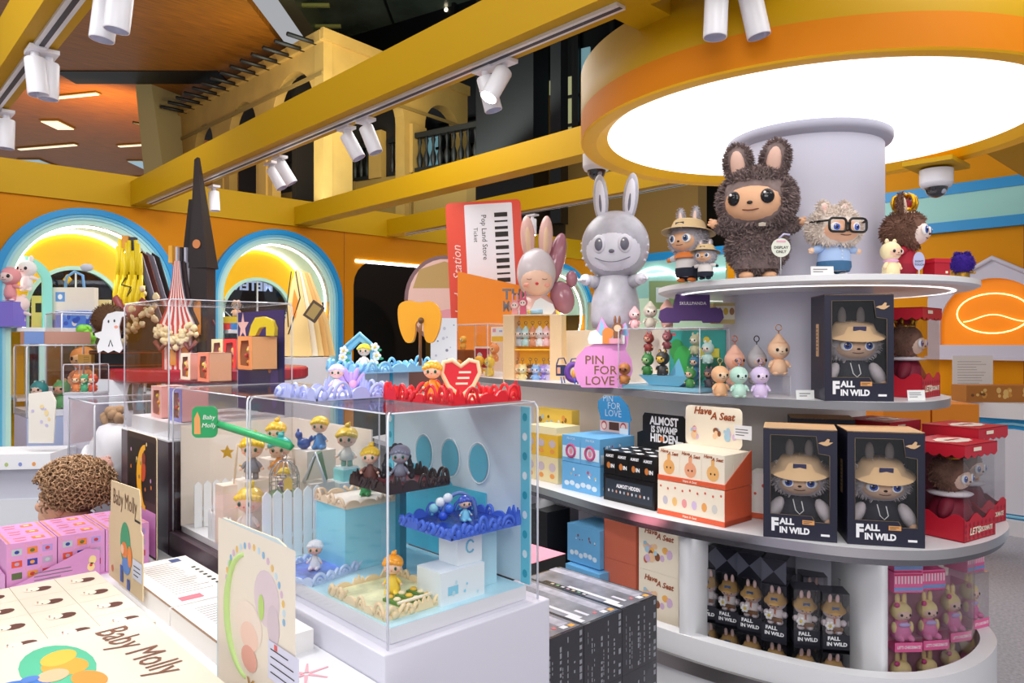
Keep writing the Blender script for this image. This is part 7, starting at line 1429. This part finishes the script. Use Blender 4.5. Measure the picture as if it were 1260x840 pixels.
b = MB(); gp = [(-.055, .0), (-.03, .012), (-.008, 0), (.018, .012), (.045, 0), (.06, .02), (.05, .06), (.042, .12), (.055, .165), (.075, .175), (.07, .19), (.03, .192), (-.01, .18), (-.03, .15), (-.038, .10), (-.07, .09), (-.066, .075), (-.045, .065), (-.06, .03)]
b.prism(gp, .008, C('#f0f0f4', .4), side=C('#c8c8d4')); b.disc((-.005, .145), .008, .014, INK, -.001); b.disc((.022, .148), .008, .014, INK, -.001); b.disc((.03, .12), .018, .014, C('#f0a088'), -.001); b.tube([(-.005, -.001, .03), (.004, -.001, .06), (.014, -.001, .03)], .002, INK, 5)
b.build('ghost_cutout', None, 'white ghost cutout with orange cheeks leaning on the black platform', 'cutout', loc=P(135, 434, 3.38)-Vector((0, 0, 0)), rz=CAM)
# striped tower and black spires
r = thing('tower_sculpture', 'tall black spires and striped red white tent tower above the clear cases', 'sculpture', PD(241, 3.42, 1.371), CAM-.1)
bs = [(-.105, 0), (-.02, 0), (-.012, .62), (-.06, .62)]
b = MB(); b.add([(-.14, .02, 0), (-.04, .0, 0), (-.04, .07, 0), (-.14, .09, 0), (-.052, .03, .80), (-.036, .028, .80), (-.036, .045, .80), (-.052, .05, .80)], [(0, 1, 5, 4), (1, 2, 6, 5), (2, 3, 7, 6), (3, 0, 4, 7), (4, 5, 6, 7)], C('#241a1a', .5)); b.build('black_spire', r)
b = MB(); b.add([(-.02, -.03, .47), (.075, -.04, .47), (.085, .05, .47), (-.02, .06, .47), (-.008, .0, .98), (.008, -.002, .99), (.012, .015, .99), (-.008, .018, .98)], [(0, 1, 5, 4), (1, 2, 6, 5), (2, 3, 7, 6), (3, 0, 4, 7), (4, 5, 6, 7)], C('#2c2020', .45)); b.bx(-.015, .07, -.03, .05, 0, .47, C('#2c2020', .45)); b.prism(archloop(.025, .018, .30, .16, 10), .004, C('#d88a3c', .5), R=TR(0, -.036, 0)); b.prism([(q*math.cos(t)+.022, .58+q*1.1*math.sin(t)) for q in (.019,) for t in [2*PI*i/16 for i in range(16)]], .004, C('#d88a50', .5), R=TR(0, -.036, 0)); b.build('black_spire', r)
b = MB(); n = 12
for k in range(n):
    t0, t1 = k/n, (k+1)/n; m = (C('#c83a34', .5), C('#f2e2dc', .5))[k % 2]; W_ = lambda z: (.010 if z > .5 else .085)
    pr = [(.50, .014), (.42, .022), (.34, .036), (.27, .056), (.21, .085), (.20, .07), (0, .07)]
    for a in range(len(pr)-1):
        (z1, w1), (z0, w0_) = pr[a], pr[a+1]; b.add([(-.06+w0_*(2*t0-1), -.06-.0, z0), (-.06+w0_*(2*t1-1), -.06, z0), (-.06+w1*(2*t1-1), -.06, z1), (-.06+w1*(2*t0-1), -.06, z1)], [(0, 1, 2, 3)], m)
b.build('striped_tent', r)
for k in range(5):
    bb = MB(); pr = [(.014, .50), (.022, .42), (.036, .34), (.056, .27), (.085, .21), (.07, .20), (.07, 0)]; bb.prism([(x, z) for x, z in pr[::-1]]+[(-x, z) for x, z in pr], .010, (GRY, C('#3a2c30'), C('#c8c8d4'), GRY, C('#7a3a30'))[k], R=TR(-.06+.014*k, -.058+.020*k, 0)); bb.build('tower_layer', r)
b = MB(); b.box((-.085, -.06, .53), (.018, .02, .08), C('#f0b040')); [b.box((-.062+.014*i, -.05+.012*i, .53), (.010, .016, .07), (C('#c8c8d8'), C('#2a2a30'))[i % 2]) for i in range(5)]; b.build('tower_finial', r)
b = MB(); rn = random.Random(19)
for k in range(60): x = rn.uniform(-.15, .05); z = .16+.03*math.sin(x*30)+rn.uniform(-.035, .035); b.ell((x, -.08+rn.uniform(-.015, .01), z), rn.uniform(.009, .016), pm, 8, 6, disp=.4)
b.build('popcorn', r)
b = MB(); [b.tube([(x-.03, -.085, .13), (x, -.09, .09), (x+.03, -.085, .13)], .011, C('#7a3a34', .5), 8) for x in (-.12, -.05, .02)]; b.build('curtain_swag', r)
for k in range(2): MB().bx(-.09+.06*k, -.06+.06*k, -.066, -.062, .02, .12, C('#e0983c', .5)).build('lit_window', r)
# sail-like wooden tower and picture in the second arch
r = thing('paper_sculpture', 'cream folded paper tower with black outlines in front of the second arch', 'sculpture', PD(364, 5.0, 1.40), CAM)
WDM = C('#f0cf8c', .6)
for k in range(5): MB().prism([(-.13+.03*k, 0), (.11+.03*k, 0), (.08+.025*k, .25), (.02+.008*k, .58), (.0, .60), (-.03+.006*k, .50), (-.08+.02*k, .2)], .012, (WDM, C('#f6ecd4'), WDM, C('#e8b870'), WDM)[k], R=TR(0, .04*k, 0)).build('paper_layer', r)
b = MB(); b.tube([(-.03, -.004, .58), (-.06, -.004, .35), (-.05, -.004, .2)], .004, INK, 5); b.tube([(.0, -.004, .58), (.03, -.004, .40), (-.05, -.004, .15)], .004, INK, 5); b.prism([(-.03, .3), (.0, .26), (.015, .38), (-.01, .46)], .004, C('#f08c2c'), R=TR(0, -.006, 0)); b.build('outline', r)
MB().cyl((0, 0, 0), .22, 1.39, WT, seg=32).build('drum_pedestal', None, 'white drum pedestal under the folded paper tower', 'pedestal', loc=PD(366, 5.06, 0))
b = MB(RY(.6)); b.bx(-.045, .045, 0, .02, -.06, .06, C('#5a4a3c', .5)); b.flat((0, 0), .06, .09, C('#b8a060')); b.build('tilted_picture', None, 'small tilted dark framed picture beside the folded paper tower', 'picture', loc=P(386, 383, 4.7), rz=CAM)
# small cases and cabinets at far left
def pcase(label, px, py_b, d, w_, dp, h, base_label=None, base_m=None, base_h=.03):
    p = P(px, py_b, d); r = acrylic_case('display_case', label, p, 0, w_, dp, h, .004, None, (base_h, WT), edge=.004)
    if base_label:
        MB().bx(0, w_, 0, dp, 0, p.z-.002, base_m).build('cabinet', None, base_label, 'cabinet', loc=(p.x, p.y, 0))
    return p
CABB = C('#3a3c50', .3); CABL = C('#c8c8dc', .4)
p = pcase('clear case with a green-topped toy plant, on the dark blue cabinet', 76, 486, 3.9, .42, .38, .44, 'dark blue grey cabinet under the clear case at left', CABB)
mini('toy_figure', 'toy with leafy green hair in the clear case on the dark blue cabinet', 'figure', (p.x+.12, p.y+.08, p.z+.035), CAM, .26, '#e8944c', '#f0b880', 0, earw=.0605)
bq = MB(); [bq.ell((.06*math.cos(k*2.4)*(k % 5)/5, .05*math.sin(k*2.4)*(k % 5)/5, .02*(k % 4)), .03, C('#7cc838', .5), 8, 6) for k in range(14)]; bq.build('leafy_wig', None, 'bright green leafy tuft above the toy plant figure', 'leaf tuft', loc=(p.x+.12, p.y+.08, p.z+.29))
TIN = b = MB(); b.bx(0, .28, 0, .09, 0, .06, C('#c89888', .4)); b.bx(0, .08, -.004, 0, 0, .06, C('#7a9ad8', .4))
p2 = pcase('clear case with teal and green toys, lowest at the left', 33, 514, 3.35, .30, .30, .33, 'white and blue cabinet under the lowest clear case at left', C('#b8c4e4', .35))
TIN.build('pencil_tin', None, 'long pinkish tin box lying on top of the lowest clear case', 'tin', loc=p2+Vector((.01, .12, .338)))
for i, (x, y, c_, f_, lb) in enumerate(((.06, .06, '#2a8a8a', '#f0c8b0', 'teal figure in the lowest clear case at left'), (.15, .05, '#5a9a5a', '#d89878', 'green figure in the lowest clear case at left'), (.2, .16, '#d88a5a', '#f0c8b0', 'tan figure at the rear of the lowest clear case at left'))):
    mini('toy_figure', lb, 'figure', (p2.x+x, p2.y+y, p2.z+.034), CAM, .15, c_, f_, .1, 'figures in the lowest clear case', earw=.07)
# case E, larger and lower, with plush and orange toys; its white base
eE = P(107, 590, 2.95); zE = eE.z
r = acrylic_case('display_case', 'wide clear case with a white beaked plush and orange toys, left of the dark plinth', (.76, 3.12, .90), 0, .36, .40, .36, .004, None, (.03, WT), edge=.004)
MB().bx(.76, 1.12, 3.12, 3.52, 0, .898, LVW).build('cabinet', None, 'lavender white cabinet under the wide clear case left of the dark plinth', 'cabinet')
r = thing('plush_figure', 'white round plush with curly brown tuft in the wide clear case', 'plush toy', (.85, 3.22, .932), CAM); wm = C('#f0eef2', .8)
b = MB(); b.lathe([(1e-4, 0), (.085, .01), (.10, .08), (.08, .17), (.05, .23), (1e-4, .25)], wm, seg=24); b.ell((-.09, -.02, .10), (.02, .04, .06), wm, 12, 8); b.build('body', r)
b = MB(); [b.ell((.04*math.cos(k*2.4)*((k % 6)/6), .04*math.sin(k*2.4)*((k % 6)/6), .255+.012*(k % 4)), .02, C('#b08c68', .9), 8, 6) for k in range(18)]; b.build('tuft', r)
for i, (x, y, c_, f_, lb) in enumerate(((.80, 3.15, '#f0b8a8', '#f6dcd0', 'peach figure at the front of the wide clear case'), (.90, 3.135, '#e8642c', '#f0b890', 'orange figure next to the peach one in the wide clear case'), (.98, 3.14, '#e03a28', '#f0b090', 'red orange figure at the right of the wide clear case'), (.82, 3.30, '#8a7aa0', '#e8d0c8', 'mauve figure behind the peach one in the wide clear case'))):
    mini('toy_figure', lb, 'figure', (x, y, .932), CAM, .14, c_, f_, .1, 'figures in the wide clear case', earw=.075)
# white block with ledge and small fox toys near the ghost
p = P(150, 480, 3.6); MB().bx(-.12, .12, 0, .1, 0, p.z+.06, C('#eef0f6', .4)).build('white_block', None, 'white block in front of the black half-round platform', 'block', loc=(*PD(132, 3.42, 0)[:2], 0), rz=CAM)
bc = P(93, 484, 3.25); r = acrylic_case('display_case', 'small clear box of autumn-coloured toys beside the white block', (bc.x-.06, bc.y-.06, bc.z), CAM, .13, .12, .13, .003, None, (.01, WT))
MB().bx(-.0, .13, 0, .12, 0, bc.z-.001, C('#c8c4d4', .4)).build('cabinet', None, 'grey pedestal under the small clear box of autumn-coloured toys', 'cabinet', loc=(bc.x-.06, bc.y-.06, 0), rz=CAM)
Lb = TR(bc.x-.06, bc.y-.06, bc.z) @ RZ(CAM)
for i, (x, c_, lb) in enumerate(((.03, '#d87a3c', 'orange figure in the small clear box'), (.065, '#3a9a6a', 'green figure in the small clear box'), (.10, '#c84a2c', 'red figure in the small clear box'))): mini('toy_figure', lb, 'figure', Lb @ Vector((x, .05, .012)), CAM, .085, c_, '#f0d0a8', .1, 'figures in the small clear box', earw=.072)
# cabinets at the far left edge
MB().bx(-.5, .30, 0, .28, 0, .99, C('#e4e6f2', .35)).bx(-.5, .28, -.004, 0, .55, .86, C('#f4f6fc', .35)).build('cabinet', None, 'white cabinet at the left edge behind the curly-haired child', 'cabinet', loc=PZ(60, 545, .99)*0+PD(40, 3.3, 0)+RD(.0, -.35), rz=CAM+.15)
b = MB(); b.prism([(0, 0), (.10, 0), (.11, .17), (.09, .21), (.0, .20)], .006, C('#ece6dc', .5)); blobs(b, .05, .1, .08, .12, 8, ['#b8d8c0', '#f0d8a0', '#c8c0e0'], 3, sz=.2); b.build('header_board', None, 'small pale flowered board standing on the cabinet at the left edge', 'header board', loc=P(35, 545, 2.95), rz=CAM)
b = MB(); b.bx(-.3, .16, 0, .24, 0, .06, C('#f2f2f6', .5)); [b.disc((-.25+.05*k, .02), .014, .016, C(('#8a9ad8', '#f0a050', '#b8c880')[k % 3]), -.0006) for k in range(8)]; b.build('flat_carton', None, 'white carton with a row of tiny coloured dots on the left edge cabinet', 'carton', loc=PD(8, 2.90, .992), rz=CAM+.15)
# niche goods on the far wall
def npos(px, z, dy=.1): 
    k = (px-630)/F; Y = WY+dy; d = Y/(CS-SN*k); p = RD(k*d, d, z); return p
r = thing('toy_arch', 'mint arch frame with white and pink plushes on the shelf at far left', 'toy arch', npos(25, 1.602, .12), 0)
b = MB(); b.prism([archloop(0, .20, .32, 0), archloop(0, .14, .32, .001)], .05, C('#8fe0d4', .5)); b.build('arch_frame', r)
G = 'plushes on the far left arch shelf'
plush('plush_toy', 'pink hooded plush on the left leg of the mint arch', 'plush toy', npos(12, 1.78, -.02), CAM, .26, C('#f0a0a4', .7), C('#f8d8d4', .5), None, ears=None, group=G)
MB().bx(-.07, .07, -.07, .07, 0, .175, C('#8a7ae0', .5)).build('violet_box', None, 'violet box under the pink hooded plush by the mint arch', 'box', loc=npos(12, 1.602, -.02), rz=CAM)
plush('plush_toy', 'white long-eared plush hung in the top of the mint arch', 'plush toy', npos(33, 1.86, .05), CAM, .24, C('#f4f0f0', .7), C('#f8e8e4', .5), None, ears=(.2, .08), group=G)
plush('plush_toy', 'pale pink plush seated in the foot of the mint arch', 'plush toy', npos(24, 1.602, -.0), CAM, .24, C('#f8e0dc', .7), C('#fae8e4', .5), None, ears=(.1, .08), group=G)
b = MB(); b.bx(-.16, .16, 0, .06, 0, .30, C('#f2e6d6', .5)); b.flat((-.09, .23), .07, .07, C('#6aa0e0')); b.disc((-.09, .23), .035, .04, EYEW, -.001); b.text('LIMITED', (.05, .10), .06, C('#5a8ad8'), bold=.03, sx=.8); b.flat((0, .03), .32, .06, C('#88aae4')); b.build('gift_carton', None, 'cream and blue carton standing on the far left arch shelf', 'carton', loc=npos(89, 1.602, .05), rz=CAM)
b = MB(); b.bx(-.18, .18, 0, .05, 0, .12, C('#5a8ae0', .5)); blobs(b, 0, .06, .34, .1, 10, ['#f2e6d6', '#a8c8f0', '#3a5ac0'], 9, sz=.12); b.build('gift_carton', None, 'low blue and cream carton in front on the far left arch shelf', 'carton', loc=npos(98, 1.602, -.04), rz=CAM)
b = MB(); b.tube([(-.07, 0, 0), (-.06, 0, .08), (0, 0, .12), (.06, 0, .09), (.07, 0, 0)], .010, C('#7ab0e8', .5), 6); b.prism([(-.09, .06), (-.06, .03), (-.03, .06), (-.06, .10)], .02, C('#f0c030')); b.ell((.09, 0, .15), (.05, .03, .03), C('#c8c8d4'), 10, 6); b.build('toy_crane', None, 'blue arched toy with a yellow block on top of the cream carton', 'toy', loc=npos(92, 1.903, .07), rz=CAM)
b = MB(); b.bx(-.13, .13, 0, .04, 0, .24, C('#ecd87c', .5)); b.flat((-.06, .15), .08, .07, C('#2a2418')); b.build('gift_carton', None, 'yellow carton with a black square on the far left arch shelf', 'carton', loc=npos(60, 1.602, .20), rz=CAM)
b = MB(); b.bx(-.1, .1, 0, .04, 0, .22, C('#e8d8a0', .5)); b.build('gift_carton', None, 'plain cream yellow carton toward the popcorn tower on the arch shelf', 'carton', loc=npos(118, 1.602, .15), rz=CAM)
b = MB(); b.bx(-.14, .14, 0, .08, 0, .11, C('#e83a30', .5)); b.bx(-.14, .14, -.001, .081, .055, .11, C('#f4d020', .5)); b.bx(.02, .14, -.002, 0, 0, .055, C('#3a8ad8', .5)); b.build('toy_blocks', None, 'red, yellow and blue toy blocks on the second arch shelf', 'toy blocks', loc=npos(281, 1.602, .02), rz=CAM)
mini('toy_figure', 'yellow figure with a red cap on the toy blocks', 'figure', npos(268, 1.714, .05), CAM, .22, '#f4c030', '#f8d890', 0, 'figures on the second arch shelf', tail='point', earw=.081)
mini('toy_figure', 'peach curly figure on the toy blocks', 'figure', npos(291, 1.714, .05), CAM, .16, '#f6c8a4', '#f8e0d0', .1, 'figures on the second arch shelf', earw=.082)
b = MB(RZ(0)); b.text('METERS', (0, 0), .16, mat('sign_letters', (.6, .65, .8), emit=(.6, .65, .85), es=.7), R=RZ(PI), bold=.03, ex=.03); b.build('window_lettering', None, 'white shop lettering seen in reverse through the second arch window', 'lettering', loc=PY(309, 352, 8.56), rz=0)
# round portrait disc behind the ticket
b = MB(); b.T = TR(0, 0, 0); b.prism([(.33*math.cos(t), .36*math.sin(t)) for t in [2*PI*i/36 for i in range(36)]], .05, C('#8a6a70', .4)); b.disc((0, 0), .60, .66, C('#f4d0c4', .5), -.001, n=30); b.flat((0, .20), .52, .22, C('#c8a868', .5), -.0015, [(-.5, -.5), (.5, -.5), (.4, .2), (0, .5), (-.4, .2)]); b.disc((.05, -.18), .34, .2, C('#f0a8b4', .5), -.002); b.flat((.06, -.29), .16, .10, C('#3a2a4a', .5), -.0025)
b.bx(-.03, .03, .02, .05, -1.84, -.3, C('#5a5458', .4)); b.bx(-.2, .2, -.1, .2, -1.847, -1.82, C('#5a5458', .4)); b.build('round_poster', None, 'round pink and blond poster disc behind the yellow cushion', 'poster', loc=P(547, 368, 6.0), rz=CAM)
b = MB(); b.bx(-.065, .065, 0, .01, 0, .26, C('#eef0f6', .5)); blobs(b, 0, .13, .11, .22, 12, ['#c8c8d8', '#8a8aa0'], 12, sz=.1); b.build('sketch_card', None, 'white sketch-covered card behind the sky blue tray', 'card', loc=PD(546, 3.62, 1.356), rz=CAM)
MB().bx(-.17, .09, 0, .14, 0, 1.355, C('#6a4038', .4)).build('brown_pedestal', None, 'brown pedestal carrying the white sketch-covered card', 'pedestal', loc=PD(545, 3.6, 0), rz=CAM)
for px, w_ in ((112, .5),): pass
